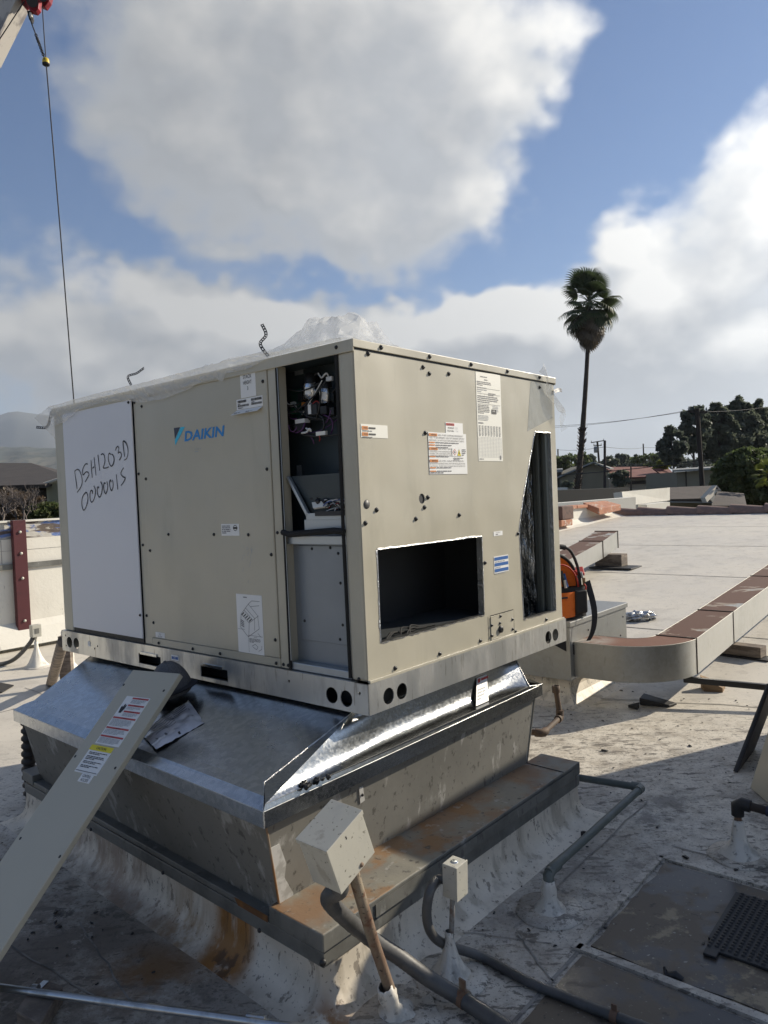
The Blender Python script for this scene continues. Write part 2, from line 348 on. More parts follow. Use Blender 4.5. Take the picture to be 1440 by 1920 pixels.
DIRT = [dict(spot=((.3, 2.6, 0), (4.2, 3.6, 1)), sc=9, lo=.47, hi=.60, col=(.33, .285, .225), fac=.55, det=11, ro=.74, core=.55, seed=21),
    dict(spot=((.3, 2.6, 0), (4.2, 3.6, 1)), sc=30, lo=.565, hi=.61, col=(.085, .075, .062), fac=.75, det=7, ro=.7, core=.6, seed=22),
    dict(spot=((.3, 2.6, 0), (4.2, 3.6, 1)), sc=17, lo=.585, hi=.62, col=(.07, .062, .052), fac=.75, det=6, core=.6, seed=23, st=(.5, 1.5, 1)),
    dict(spot=((.3, 2.6, 0), (4.2, 3.6, 1)), sc=90, lo=.60, hi=.64, col=(.06, .054, .046), fac=.7, det=4, core=.6, seed=24),
    spot(P(1.0, -.78, 0), (1.7, .62, .5), rot=(0, 0, R(139.4)), sc=2.2, lo=.34, hi=.56, col=(.155, .125, .10), fac=.88, det=12, ro=.74, core=.25, seed=1),
    spot(P(.40, -1.0, 0), (1.0, .6, .5), rot=(0, 0, R(139.4)), sc=3.4, lo=.42, hi=.56, col=(.11, .088, .07), fac=.88, det=12, ro=.76, core=.1, seed=2),
    spot(P(1.1, -.85, 0), (1.9, .55, .5), rot=(0, 0, R(139.4)), sc=4.2, lo=.55, hi=.61, col=(.030, .026, .023), fac=.85, det=9, ro=.72, core=.3, seed=6, st=(1.3, .8, 1)),
    spot(P(.9, -.95, 0), (1.9, .7, .4), rot=(0, 0, R(139.4)), sc=7, lo=.57, hi=.62, col=(.50, .47, .41), fac=.7, det=11, ro=.76, core=.3, seed=12),
    spot(P(-.35, .2, 0), (1.5, 1.9, .4), sc=2.4, lo=.36, hi=.62, col=(.20, .18, .16), fac=.75, det=11, ro=.74, core=.2, seed=3),
    spot(P(-.65, 1.4, 0), (1.1, 1.0, .4), sc=4.5, lo=.46, hi=.62, col=(.10, .09, .08), fac=.75, det=11, ro=.76, core=.2, seed=8),
    spot(P(-.4, .0, 0), (1.3, 1.2, .4), sc=9, lo=.56, hi=.62, col=(.07, .062, .055), fac=.75, det=9, ro=.75, core=.3, seed=14),
    spot(P(.10, 2.1, 0), (.8, .8, .4), sc=8, lo=.5, hi=.6, col=(.12, .105, .09), fac=.75, det=9, ro=.74, core=.2, seed=9, st=(.6, 1.6, 1)),
    spot(P(-.20, -.52, 0), (.13, .09, .2), sc=12, lo=.36, hi=.5, col=(.20, .085, .025), fac=.92, core=.25, seed=2),
    spot(P(.45, -.62, 0), (.30, .26, .2), rot=(0, 0, R(139.4)), sc=6, lo=.40, hi=.56, col=(.20, .10, .03), fac=.8, core=.1, seed=7)]
M['roof'] = mat('white_roof_membrane', (.63, .585, .50), .55, 0, ROOF_L + DIRT,
    bump=[dict(sc=60, k=.08, d=.003), dict(sc=3, k=.10, d=.015, det=3)], rvar=dict(sc=4, lo=.42, hi=.75), space='World')
M['stucco'] = mat('plinth_membrane', (.66, .60, .50), .55, 0, [dict(sc=3, lo=.44, hi=.64, col=(.46, .41, .33), fac=.7, det=8), dict(sc=12, lo=.52, hi=.64, col=(.30, .26, .20), fac=.6, st=(1, 1, .22), det=9), dict(sc=30, lo=.60, hi=.64, col=(.13, .11, .09), fac=.7, st=(1, 1, .5)), dict(sc=70, lo=.62, hi=.66, col=(.08, .07, .06), fac=.7),
    spot(P(1.0, -.62, -.03), (1.7, .45, .095), rot=(0, 0, R(139.4)), sc=4, lo=.34, hi=.56, col=(.15, .115, .09), fac=.9, det=12, ro=.74, core=.35, seed=1),
    spot(P(1.1, -.42, .07), (1.0, .25, .20), rot=(0, 0, R(139.4)), sc=5, lo=.42, hi=.60, col=(.27, .19, .135), fac=.8, det=10, ro=.72, st=(1, 1, .35), core=.3, seed=15),
    spot(P(.30, -.44, .1), (.15, .22, .5), rot=(0, 0, R(139.4)), sc=16, lo=.26, hi=.50, col=(.27, .115, .018), fac=.95, st=(1, 1, .10), core=.45, seed=3),
    spot(P(.28, -.44, .1), (.10, .22, .5), rot=(0, 0, R(139.4)), sc=22, lo=.48, hi=.58, col=(.07, .035, .015), fac=.8, st=(1, 1, .10), core=.45, seed=13),
    spot(P(.55, -.46, .05), (.22, .22, .3), rot=(0, 0, R(139.4)), sc=14, lo=.36, hi=.60, col=(.24, .13, .04), fac=.8, st=(1, 1, .2), core=.1, seed=16),
    spot(P(-.22, -.46, .02), (.16, .12, .12), sc=12, lo=.36, hi=.5, col=(.24, .11, .03), fac=.92, core=.25, seed=2)],
    bump=[dict(sc=18, k=.05, d=.004), dict(sc=90, k=.1, d=.003)], space='World')
M['boot'] = mat('pipe_boot_membrane', (.58, .55, .49), .30, 0, [dict(sc=16, lo=.5, hi=.66, col=(.30, .29, .26), fac=.7, st=(1, 1, .5)), dict(sc=45, lo=.58, hi=.66, col=(.12, .11, .10), fac=.6)], bump=[dict(sc=26, k=.55, d=.012, st=(1, 1, .4), det=3)])
M['wall'] = mat('white_wall_paint', (.70, .675, .60), .7, 0, [dict(sc=1.5, lo=.45, hi=.7, col=(.60, .57, .50), fac=.6), dict(sc=18, lo=.64, hi=.70, col=(.32, .30, .27), fac=.6, st=(1, 1, .25)), dict(sc=60, lo=.66, hi=.70, col=(.2, .18, .16), fac=.5)], bump=dict(sc=25, k=.25, d=.01))
M['peel'] = mat('peeling_blue_paint', (.52, .50, .45), .8, 0, [dict(sc=2.4, lo=.46, hi=.50, col=(.10, .17, .40), fac=.95, st=(1, 1, 2.2), det=8), dict(sc=3.4, lo=.51, hi=.56, col=(.10, .075, .06), fac=.95, st=(.6, .6, 5), det=8, seed=3), dict(sc=9, lo=.58, hi=.64, col=(.45, .43, .38), fac=.9, st=(1, 1, 3), seed=6)], bump=dict(sc=14, k=.5, d=.02, st=(1, 1, 3)))
M['red_steel'] = mat('dark_red_steel', (.075, .014, .018), .5, .1, [dict(sc=6, lo=.5, hi=.7, col=(.05, .011, .013), fac=.7)], bump=dict(sc=30, k=.1, d=.004))
M['rust'] = mat('rusty_pipe', (.165, .10, .065), .75, .2, [dict(sc=9, lo=.42, hi=.6, col=(.30, .26, .19), fac=.8, st=(1, 1, .25)), dict(sc=20, lo=.52, hi=.64, col=(.13, .052, .025), fac=.85), dict(sc=60, lo=.6, hi=.66, col=(.03, .025, .02), fac=.8)], bump=dict(sc=60, k=.3, d=.003))
M['duct'] = mat('duct_metal', (.34, .34, .32), .42, .55, [dict(sc=2.2, lo=.42, hi=.66, col=(.26, .265, .25), fac=.7, st=(1, 1, .6)), dict(sc=26, lo=.6, hi=.68, col=(.22, .22, .20), fac=.5, st=(1, 1, .3)), dict(tex='voro', sc=40, lo=0, hi=1, col=(.36, .37, .37), fac=.4)], bump=dict(sc=3, k=.12, d=.02, det=2), space='World')
M['duct_top'] = mat('duct_top_rusty', (.42, .41, .37), .5, .4, [dict(sc=1.5, lo=.42, hi=.455, col=(.105, .045, .028), fac=.97, det=9, dist=.6, st=(1.5, 1.5, 1), rough=.85, metal=0.0, seed=5), dict(sc=1.5, lo=.385, hi=.43, col=(.26, .17, .10), fac=.7, det=9, dist=.6, st=(1.5, 1.5, 1), rough=.8, metal=0.0, seed=5)][::-1] + [dict(sc=12, lo=.5, hi=.7, col=(.11, .05, .03), fac=.35)], bump=dict(sc=50, k=.2, d=.003), space='World')
M['duct_rust'] = mat('duct_top_full_rust', (.16, .070, .042), .8, 0, [dict(sc=5, lo=.30, hi=.55, col=(.36, .34, .30), fac=.9, spot=((P_ := (-.36 * .7594 * 1 - .2 * .6506, .36 * .6506 - .2 * .7594, .247)), (.30, .30, .3)), core=.35, seed=4), dict(sc=3, lo=.45, hi=.65, col=(.20, .10, .06), fac=.8), dict(sc=14, lo=.56, hi=.68, col=(.13, .055, .03), fac=.6)], bump=dict(sc=50, k=.2, d=.003))
M['black'] = mat('black_plastic', (.018, .018, .02), .5)
M['screw'] = mat('screw_black', (.02, .02, .02), .35, .3)
M['seal'] = mat('black_foam_seal', (.012, .012, .012), .9)
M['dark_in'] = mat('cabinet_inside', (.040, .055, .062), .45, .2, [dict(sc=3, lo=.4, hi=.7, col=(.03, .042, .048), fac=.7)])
M['insul_shade'] = mat('black_insulation_and_shade', (.012, .013, .014), .6)  # black lining, also used to paint shade in gaps and hollows
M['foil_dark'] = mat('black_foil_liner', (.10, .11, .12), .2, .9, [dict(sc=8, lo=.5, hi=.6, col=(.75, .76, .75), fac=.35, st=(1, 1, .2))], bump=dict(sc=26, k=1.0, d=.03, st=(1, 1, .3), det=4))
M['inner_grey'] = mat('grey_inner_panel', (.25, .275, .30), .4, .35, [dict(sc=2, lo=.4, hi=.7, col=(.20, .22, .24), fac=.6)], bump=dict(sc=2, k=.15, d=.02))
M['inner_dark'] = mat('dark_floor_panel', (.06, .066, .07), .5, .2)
M['inner_galv'] = mat('inner_bracket', (.42, .45, .47), .4, .7)
M['foil'] = mat('foil_tape', (.55, .55, .54), .32, 1.0, [dict(sc=60, lo=.5, hi=.66, col=(.4, .4, .4), fac=.5)], bump=dict(sc=90, k=.8, d=.006))
M['can'] = mat('capacitor_can', (.62, .63, .64), .2, 1.0)
M['green_pcb'] = mat('circuit_board', (.012, .045, .032), .5); M['green_plug'] = mat('green_plug', (.015, .10, .05), .5)
M['wire_white'] = mat('wire_white', (.6, .6, .58), .5); M['wire_red'] = mat('wire_red', (.30, .03, .03), .5); M['wire_purple'] = mat('wire_purple', (.10, .035, .12), .5); M['wire_blue'] = mat('wire_blue', (.03, .07, .25), .5); M['wire_black'] = mat('wire_black', (.015, .015, .015), .5)
M['paper'] = mat('label_paper', (.74, .74, .72), .5); M['paper_cream'] = mat('label_paper_cream', (.74, .73, .66), .5)
M['ink'] = mat('ink_black', (.02, .02, .022), .6); M['ink_grey'] = mat('ink_grey', (.16, .16, .17), .6); M['ink_light'] = mat('ink_light', (.36, .37, .38), .6)
M['ink_orange'] = mat('ink_orange', (.55, .20, .045), .5); M['ink_red'] = mat('ink_red', (.42, .045, .04), .5); M['ink_yellow'] = mat('ink_yellow', (.72, .60, .02), .5); M['ink_blue'] = mat('ink_blue', (.015, .10, .33), .5)
M['logo_blue'] = mat('logo_blue', (.004, .20, .52), .4); M['logo_cyan'] = mat('logo_cyan', (.03, .46, .67), .4); M['logo_dark'] = mat('logo_dark', (.012, .018, .045), .4)
M['marker'] = mat('marker_ink', (.012, .014, .02), .35)
M['film'] = mat('clear_plastic_film', (.82, .82, .80), .16, 0, alpha=.34, bump=[dict(sc=30, k=.5, d=.01, det=3)])
M['film_thin'] = mat('thin_plastic_film', (.8, .81, .8), .2, 0, alpha=.16, bump=dict(sc=22, k=.8, d=.02))
M['tape'] = mat('clear_tape', (.42, .42, .38), .18, 0, [dict(sc=9, lo=.4, hi=.65, col=(.36, .36, .33), fac=.8)], alpha=.75, bump=dict(sc=14, k=.4, d=.01))
M['strap'] = mat('perforated_strap', (.035, .035, .037), .5, .2)
M['hat'] = mat('cap_fabric', (.13, .13, .135), .9, 0, [dict(sc=160, lo=.45, hi=.6, col=(.09, .09, .095), fac=.8)], bump=dict(sc=320, k=.4, d=.002)); M['hat_mesh'] = mat('cap_mesh', (.03, .032, .042), .95, bump=dict(tex='cell', sc=260, k=.6, d=.003))
M['pouch'] = mat('pouch_plastic', (.60, .60, .64), .18, 0, [dict(sc=7, lo=.48, hi=.62, col=(.46, .46, .50), fac=.6)], coat=.8, bump=[dict(sc=16, k=.5, d=.01, det=3)])
M['leaf_panel'] = mat('removed_panel_paint', (.44, .41, .325), .42, 0, [dict(sc=2, lo=.4, hi=.7, col=(.41, .385, .30), fac=.6)])
M['jbox'] = mat('grey_enclosure', (.48, .465, .40), .5, .15, [dict(sc=7, lo=.45, hi=.65, col=(.40, .395, .36), fac=.7), dict(sc=75, lo=.62, hi=.67, col=(.09, .08, .06), fac=.8), dict(sc=14, lo=.58, hi=.66, col=(.30, .27, .22), fac=.6, st=(1, 1, .25))], bump=dict(sc=6, k=.15, d=.01))
M['conduit'] = mat('grey_flex_conduit', (.085, .084, .082), .5, 0, [dict(sc=12, lo=.45, hi=.65, col=(.05, .05, .049), fac=.8)], bump=dict(sc=60, k=.3, d=.003))
M['emt'] = mat('emt_conduit', (.52, .55, .57), .28, .95, [dict(sc=12, lo=.5, hi=.65, col=(.32, .33, .33), fac=.7, rough=.5)], bump=dict(sc=40, k=.1, d=.002))
M['post'] = mat('grey_steel_post', (.28, .28, .27), .55, .4, [dict(sc=16, lo=.5, hi=.6, col=(.16, .10, .07), fac=.7)])
M['pvc'] = mat('painted_drain_pipe', (.085, .10, .092), .5, 0, [dict(sc=10, lo=.5, hi=.65, col=(.14, .155, .145), fac=.6)], bump=dict(sc=40, k=.15, d=.003))
M['rust_dark'] = mat('dark_rusty_pipe', (.075, .055, .042), .75, .2, [dict(sc=14, lo=.45, hi=.62, col=(.13, .085, .055), fac=.7)], bump=dict(sc=60, k=.3, d=.003))
M['wood'] = mat('weathered_wood', (.24, .195, .155), .85, 0, [dict(sc=6, lo=.4, hi=.6, col=(.10, .08, .065), fac=.8, st=(1, 1, 6)), dict(sc=30, lo=.5, hi=.7, col=(.27, .23, .19), fac=.5)], bump=dict(sc=30, k=.4, d=.004, st=(1, 1, 5)))
M['wood_raw'] = mat('raw_wood', (.30, .20, .11), .8, 0, [dict(sc=8, lo=.4, hi=.65, col=(.19, .115, .06), fac=.8, st=(1, 1, 5))])
M['rubber'] = mat('black_rubber', (.016, .016, .017), .55, 0, [dict(sc=14, lo=.5, hi=.7, col=(.03, .029, .027), fac=.7)], bump=dict(sc=50, k=.2, d=.003))
M['patch'] = mat('wet_dark_patch', (.115, .092, .066), .6, 0, [dict(sc=1.9, lo=.50, hi=.56, col=(.045, .041, .037), fac=.85, rough=.30, det=9, ro=.65), dict(sc=3.4, lo=.565, hi=.62, col=(.30, .25, .17), fac=.85, rough=.7, det=11, ro=.68, seed=3), dict(sc=30, lo=.6, hi=.66, col=(.03, .028, .026), fac=.7), dict(sc=60, lo=.64, hi=.7, col=(.4, .38, .33), fac=.7, seed=4)], bump=[dict(sc=30, k=.15, d=.003)], space='World')
M['seamline'] = mat('membrane_seam', (.27, .255, .23), .7, 0, [dict(sc=9, lo=.45, hi=.6, col=(.12, .11, .10), fac=.8)], space='World')
M['orange'] = mat('orange_fabric', (.80, .17, .015), .75, 0, [dict(sc=30, lo=.5, hi=.7, col=(.55, .085, .01), fac=.5)], bump=dict(sc=60, k=.3, d=.004)); M['bag_black'] = mat('black_nylon', (.018, .018, .02), .75, bump=dict(sc=80, k=.3, d=.003)); M['red_trim'] = mat('red_trim', (.45, .03, .02), .6)
M['yellow'] = mat('yellow_paint', (.62, .44, .03), .4)
M['crane_red'] = mat('crane_red', (.36, .035, .05), .45, 0, [dict(sc=5, lo=.45, hi=.6, col=(.10, .015, .02), fac=.7)])
M['crane_grey'] = mat('crane_boom_paint', (.50, .47, .43), .5, 0, [dict(sc=1.4, lo=.48, hi=.6, col=(.16, .15, .16), fac=.9, st=(1, 1, .4)), dict(sc=9, lo=.55, hi=.65, col=(.25, .23, .21), fac=.6)])
M['rope'] = mat('steel_rope', (.03, .031, .035), .7, .1)
M['tile'] = mat('ridge_tile', (.23, .15, .12), .8, 0, [dict(sc=5, lo=.42, hi=.62, col=(.17, .115, .095), fac=.8), dict(sc=14, lo=.56, hi=.66, col=(.30, .22, .18), fac=.5)], bump=dict(sc=30, k=.3, d=.006))
M['terracotta'] = mat('terracotta_coping', (.42, .19, .11), .8, 0, [dict(sc=3, lo=.45, hi=.62, col=(.34, .13, .075), fac=.8), dict(sc=8, lo=.55, hi=.62, col=(.50, .45, .38), fac=.8)], bump=dict(sc=20, k=.4, d=.01))
M['brown_block'] = mat('brown_block', (.13, .075, .06), .85, 0, [dict(sc=7, lo=.5, hi=.6, col=(.07, .045, .04), fac=.7)])
M['tan'] = mat('tan_stucco', (.25, .225, .165), .9, 0, [dict(sc=.3, lo=.4, hi=.7, col=(.21, .19, .14), fac=.6)])
M['cream'] = mat('cream_stucco', (.52, .47, .38), .9); M['red_roof'] = mat('red_tile_roof', (.20, .075, .055), .85, 0, [dict(sc=.6, lo=.4, hi=.65, col=(.15, .055, .042), fac=.7)], bump=dict(sc=6, k=.3, d=.05))
M['brown_roof'] = mat('brown_shingle', (.082, .066, .056), .9, 0, [dict(sc=1.2, lo=.4, hi=.65, col=(.062, .05, .044), fac=.8)], bump=dict(sc=9, k=.4, d=.03)); M['shingle_dark'] = mat('dark_shingle', (.052, .045, .042), .9, 0, [dict(sc=1.5, lo=.4, hi=.65, col=(.07, .06, .055), fac=.7)], bump=dict(sc=14, k=.4, d=.03))
M['grey_roof'] = mat('grey_flat_roof', (.25, .26, .255), .8); M['siding'] = mat('pale_siding', (.36, .35, .25), .85); M['dark_wall'] = mat('dark_band_wall', (.018, .019, .020), .9); M['glass_dark'] = mat('window_glass', (.03, .035, .04), .12)
M['pole'] = mat('wood_pole', (.05, .038, .03), .9, 0, [dict(sc=2, lo=.4, hi=.6, col=(.035, .027, .022), fac=.7, st=(3, 3, .3))])
M['bark'] = mat('tree_bark', (.095, .075, .06), .95, bump=dict(sc=8, k=.4, d=.04)); M['palm_bark'] = mat('palm_trunk', (.075, .058, .045), .95, 0, [dict(sc=1.2, lo=.45, hi=.6, col=(.045, .036, .03), fac=.8, st=(1, 1, 6))], bump=dict(sc=3, k=.5, d=.06, st=(1, 1, 5)))
def leafmat(n, a, b, t=.42): return mat(n, a, .6, 0, isl=b, transl=(tuple(x * 1.6 for x in a), t))
M['leaf_dark'] = leafmat('leaf_dark', (.10, .115, .08), (.16, .165, .115)); M['leaf_mid'] = leafmat('leaf_mid', (.065, .088, .034), (.15, .15, .05)); M['leaf_grey'] = leafmat('leaf_grey', (.075, .090, .068), (.125, .13, .095)); M['leaf_yellow'] = leafmat('leaf_yellow', (.14, .16, .028), (.24, .24, .04))
M['leaf_brown'] = leafmat('leaf_brown', (.075, .050, .032), (.15, .115, .07)); M['twig'] = mat('twig', (.15, .125, .11), .9); M['palm_leaf'] = leafmat('palm_leaf', (.05, .072, .032), (.10, .115, .052), .2); M['palm_dead'] = leafmat('palm_dead', (.10, .08, .058), (.18, .14, .09), .2)
M['ground'] = mat('lower_ground', (.085, .085, .075), .95, 0, [dict(sc=.08, lo=.4, hi=.6, col=(.06, .072, .045), fac=.8), dict(sc=.02, lo=.45, hi=.6, col=(.13, .125, .115), fac=.8)], space='World')
M['hill'] = mat('hill_scrub', (.075, .085, .075), .95, 0, [dict(sc=.006, lo=.45, hi=.58, col=(.16, .145, .105), fac=.8, det=8), dict(sc=.025, lo=.5, hi=.6, col=(.04, .05, .035), fac=.7, det=6)], space='World')
M['mountain'] = mat('mountain_rock', (.07, .075, .065), .95, 0, [dict(sc=.0012, lo=.4, hi=.6, col=(.10, .095, .08), fac=.8, det=8)], space='World')

STROKES = [[(2.011, 0.968), (2.001, 0.917), (1.995, 0.876)], [(2.011, 0.969), (1.985, 0.977), (1.96, 0.97), (1.94, 0.939), (1.938, 0.906), (1.959, 0.88), (1.995, 0.858)], [(1.871, 0.999), (1.891, 1.0), (1.912, 0.988), (1.927, 0.968), (1.924, 0.946), (1.895, 0.958), (1.873, 0.957), (1.863, 0.945), (1.879, 0.929), (1.906, 0.909)], [(1.834, 1.015), (1.834, 0.973), (1.832, 0.928)], [(1.802, 1.028), (1.798, 0.986), (1.793, 0.937)], [(1.822, 0.975), (1.807, 0.981)], [(1.763, 1.038), (1.759, 1.003), (1.752, 0.959)], [(1.731, 1.037), (1.715, 1.04), (1.702, 1.031), (1.697, 1.006), (1.707, 0.985), (1.717, 0.971), (1.692, 0.968), (1.664, 0.972)], [(1.64, 1.031), (1.648, 1.039), (1.659, 1.032), (1.664, 1.011), (1.655, 0.987), (1.638, 0.974), (1.619, 0.985), (1.61, 1.005), (1.617, 1.025), (1.63, 1.032)], [(1.592, 1.049), (1.582, 1.062), (1.568, 1.066), (1.561, 1.056), (1.569, 1.034), (1.551, 1.038), (1.541, 1.027), (1.545, 1.013), (1.562, 0.999)], [(1.52, 1.084), (1.519, 1.055), (1.512, 1.013)], [(1.52, 1.084), (1.511, 1.087), (1.493, 1.076), (1.48, 1.052), (1.481, 1.025), (1.495, 1.003), (1.516, 0.996)], [(1.904, 0.854), (1.928, 0.843), (1.948, 0.821), (1.953, 0.791), (1.939, 0.763), (1.915, 0.775), (1.894, 0.802), (1.886, 0.83), (1.894, 0.85), (1.904, 0.854)], [(1.836, 0.845), (1.839, 0.861), (1.856, 0.858), (1.865, 0.834), (1.861, 0.811), (1.847, 0.802), (1.824, 0.818), (1.809, 0.844), (1.807, 0.866), (1.819, 0.884)], [(1.77, 0.871), (1.777, 0.878), (1.787, 0.868), (1.786, 0.841), (1.77, 0.825), (1.752, 0.837), (1.737, 0.866), (1.738, 0.888), (1.749, 0.902)], [(1.704, 0.891), (1.713, 0.895), (1.722, 0.882), (1.72, 0.856), (1.707, 0.841), (1.692, 0.855), (1.683, 0.878), (1.689, 0.9)], [(1.648, 0.896), (1.654, 0.906), (1.663, 0.897), (1.663, 0.875), (1.65, 0.854), (1.635, 0.869), (1.631, 0.89), (1.636, 0.904)], [(1.596, 0.93), (1.594, 0.896), (1.59, 0.858)], [(1.527, 0.959), (1.55, 0.941), (1.553, 0.929), (1.534, 0.916), (1.517, 0.911), (1.528, 0.895), (1.558, 0.875)]]

# ================================================================== SETTING: roof, ground, hills
m = MB()
us = [-16, -10, -6, -3, -1, 0, 1, 2, 3, 4, 5, 6, 6.85]; vs_ = [-9, -5, -2, 0, 1, 2, 3, 3.4, 3.6, 3.8, 4, 4.2, 4.4, 4.6, 5, 7, 9, 12, 15, 18.25]
vv = [P(u, v, rz(v)) for u in us for v in vs_]; k = len(vs_)
m.add(vv, [(i * k + j, (i + 1) * k + j, (i + 1) * k + j + 1, i * k + j + 1) for i in range(len(us) - 1) for j in range(k - 1)], 0, False)
m.quad(P(-16, 18.25, rz(18.25)), P(6.85, 18.25, rz(18.25)), P(6.85, 18.25, -3.6), P(-16, 18.25, -3.6))
m.quad(P(-16, -9, 0), P(6.85, -9, 0), P(6.85, -9, -3.6), P(-16, -9, -3.6)); m.quad(P(-16, -9, 0), P(-16, -9, -3.6), P(-16, 18.25, -3.6), P(-16, 18.25, rz(18.25)))
roof = structure(m.build('roof', M['roof']), 'weathered white membrane roof with dark dirt stains')
def seam(pts, w=.007, z=.003):
    mm = MB()
    for a, b in zip(pts[:-1], pts[1:]):
        pa, pb = P(a[0], a[1], rz(a[1]) + z), P(b[0], b[1], rz(b[1]) + z); d = (pb - pa).normalized(); q = Z.cross(d).normalized() * w
        mm.quad(pa - q, pb - q, pb + q, pa + q)
    return mm.build('membrane_seam', M['seamline'], roof)
def wav(u0, v0, u1, v1, n=14, a=.012, sd=0):
    return [(u0 + (u1 - u0) * i / n + a * noise.noise(Vector((i * .7, sd, 1))), v0 + (v1 - v0) * i / n + a * noise.noise(Vector((sd, i * .7, 5)))) for i in range(n + 1)]
for i, v in enumerate((8.75, 11.9, 15.05)): seam(wav(6.6, v, -6, v, 14, .03, i), .012)
seam(wav(2.1, 5.5, -6, 5.5, 12, .03, 5), .012); seam(wav(1.1, 2.95, -.5, 3.55, 10, .03, 8), .006)
seam(wav(-.37, .30, -.35, 1.6, 10, .015, 3), .003); seam(wav(-.40, .28, -.62, .12, 8, .01, 4), .003); seam(wav(-.20, .16, -.52, .30, 8, .01, 9), .002)
seam(wav(-.60, 1.22, -1.6, 1.20, 10, .02, 6), .004); seam(wav(2.2, -.95, .5, -.80, 14, .02, 7), .003); seam(wav(.95, -.62, .35, -.75, 9, .02, 17), .003)
seam(wav(-.60, -.9, -.61, .34, 10, .01, 18), .006); seam(wav(5.2, -.6, 3.2, -.5, 10, .02, 12), .004); seam(wav(4.9, .9, 2.6, .8, 10, .02, 13), .004); seam(wav(4.2, -1, 4.3, 1.4, 10, .02, 14), .004)
# dark walkway patches, wet
def patch(u0, u1, v0, v1, z, seed):
    mm = MB(); pts = []
    for a, b in (((u0, v0), (u1, v0)), ((u1, v0), (u1, v1)), ((u1, v1), (u0, v1)), ((u0, v1), (u0, v0))):
        for i in range(12):
            t = i / 12; w = .012 * noise.noise(Vector((i * .6 + a[0] * 5, seed, b[1])))
            pts.append(P(a[0] + (b[0] - a[0]) * t + w, a[1] + (b[1] - a[1]) * t + w, z))
    mm.slab(pts, Z, z - .001); return mm
structure(patch(-.635, -2.0, .36, 1.055, .006, 1).build('roof_patch', M['patch'], roof)); structure(patch(-.63, -2.0, -.75, .30, .006, 4).build('roof_patch', M['patch'], roof))
mm = MB()
for a, b in (((-.60, 1.09), (-2, 1.10)), ((-.60, .31), (-.60, 1.09)), ((-.60, .33), (-2.0, .335))): 
    pa, pb = P(*a, .012), P(*b, .012); d = (pb - pa).normalized(); q = Z.cross(d) * .016; mm.slab([pa - q, pb - q, pb + q, pa + q], Z, .011)
mm.build('patch_border', M['roof'], roof)

# parapet on the left edge of the roof
pw = thing('parapet_wall', 'white painted parapet along the left roof edge with peeling blue band', 'wall', P(6.85, 1.5, 0))
MB().uvbox(6.85, 7.1, -7, 12.6, -.3, 1.245).build('wall_body', M['wall'], pw)
MB().uvbox(6.86, 7.08, -7, 12.6, 1.247, 1.43).build('peeling_band', M['peel'], pw, label='peeling blue and bare brick top band')
MB().uvbox(6.835, 7.12, -7, 12.6, 1.432, 1.452).build('coping', M['wall'], pw)
mm = MB().uvbox(6.82, 6.849, -7, 12.6, .905, .965)
mm.build('flashing_strip', M['ledge_face'], pw, label='grey metal flashing strip half way up')
mm = MB(); mm.hexa([P(6.849, -7, 0), P(6.70, -7, 0), P(6.849, -7, .14)], [P(6.849, 12.6, .1), P(6.70, 12.6, .1), P(6.849, 12.6, .5)]); mm.build('cant_strip', M['wall'], pw)
mm = MB()
for i in range(5):
    v = 1.55 + .9 * i; mm.uvbox(6.846, 6.848, v, v + .004, .97, 1.24)
mm.uvbox(6.847, 6.848, -6, 12, 1.112, 1.115)
mm.build('block_joint', M['seamline'], pw)
MB().uvbox(6.85, 7.1, 12.61, 18.3, .2, 1.0).build('lower_wall', M['wall'], pw)
mm = MB(); mm.hexa([P(6.849, 12.6, .40), P(6.55, 12.6, .42), P(6.849, 12.6, .62)], [P(6.849, 18.2, .69), P(6.5, 18.2, .70), P(6.849, 18.2, .80)]); mm.build('cant_strip', M['wall'], pw)
rc = thing('steel_column', 'dark red steel column bolted against the white parapet', 'column', P(6.78, 1.72, .05))
mm = MB().uvbox(6.775, 6.832, 1.655, 1.665, .05, 1.455).uvbox(6.765, 6.775, 1.655, 1.80, .05, 1.455).uvbox(6.775, 6.832, 1.79, 1.80, .05, 1.455); mm.build('channel', M['red_steel'], rc, bevel=.004)
for z in (.32, .80, 1.08, 1.32): MB().lathe(P(6.764, 1.728, z), [(0, .0), (.016, .0), (.016, .014), (0, .014)], A, 8).build('bolt', M['jbox'], rc)

# ridge tiles at the far edge
rt = thing('ridge_tile_row', 'row of brown clay ridge tiles along the far roof edge', 'roof tiles', P(3, 18.2, rz(18.2)))
tl = None
for i in range(15):
    u = 7.0 - i * .80
    if tl is None:
        mm = MB()
        def f(s, t):
            a = math.pi * t; r = .215 - .035 * s; return Vector((0, 0, 0)) + E * (-.86 * s) + G * (-math.cos(a) * r) + Z * (math.sin(a) * r * .9 + .05 * (1 - s) - .01)
        mm.grid(f, 1, 8); mm.grid(lambda s, t: f(s, t) * 1.0 - Z * .018, 1, 8); 
        mm.add([f(0, j / 8) for j in range(9)] + [f(0, j / 8) - Z * .03 for j in range(9)], [(j, j + 1, 10 + j, 9 + j) for j in range(8)])
        mm.add([f(1, j / 8) for j in range(9)], [tuple(range(9))]); mm.add([f(0, j / 8) for j in range(9)], [tuple(range(9))])
        tl = mm.build('tile', M['tile']); tl.parent = rt; tl.location = P(u, 18.2, rz(18.2)) - rt.location
    else:
        c = tl.copy(); COL.objects.link(c); c.parent = rt; c.location = P(u, 18.2 + random.uniform(-.02, .02), rz(18.2) + random.uniform(-.012, .012)) - rt.location; c.rotation_euler = (0, random.uniform(-.012, .012), random.uniform(-.02, .02))

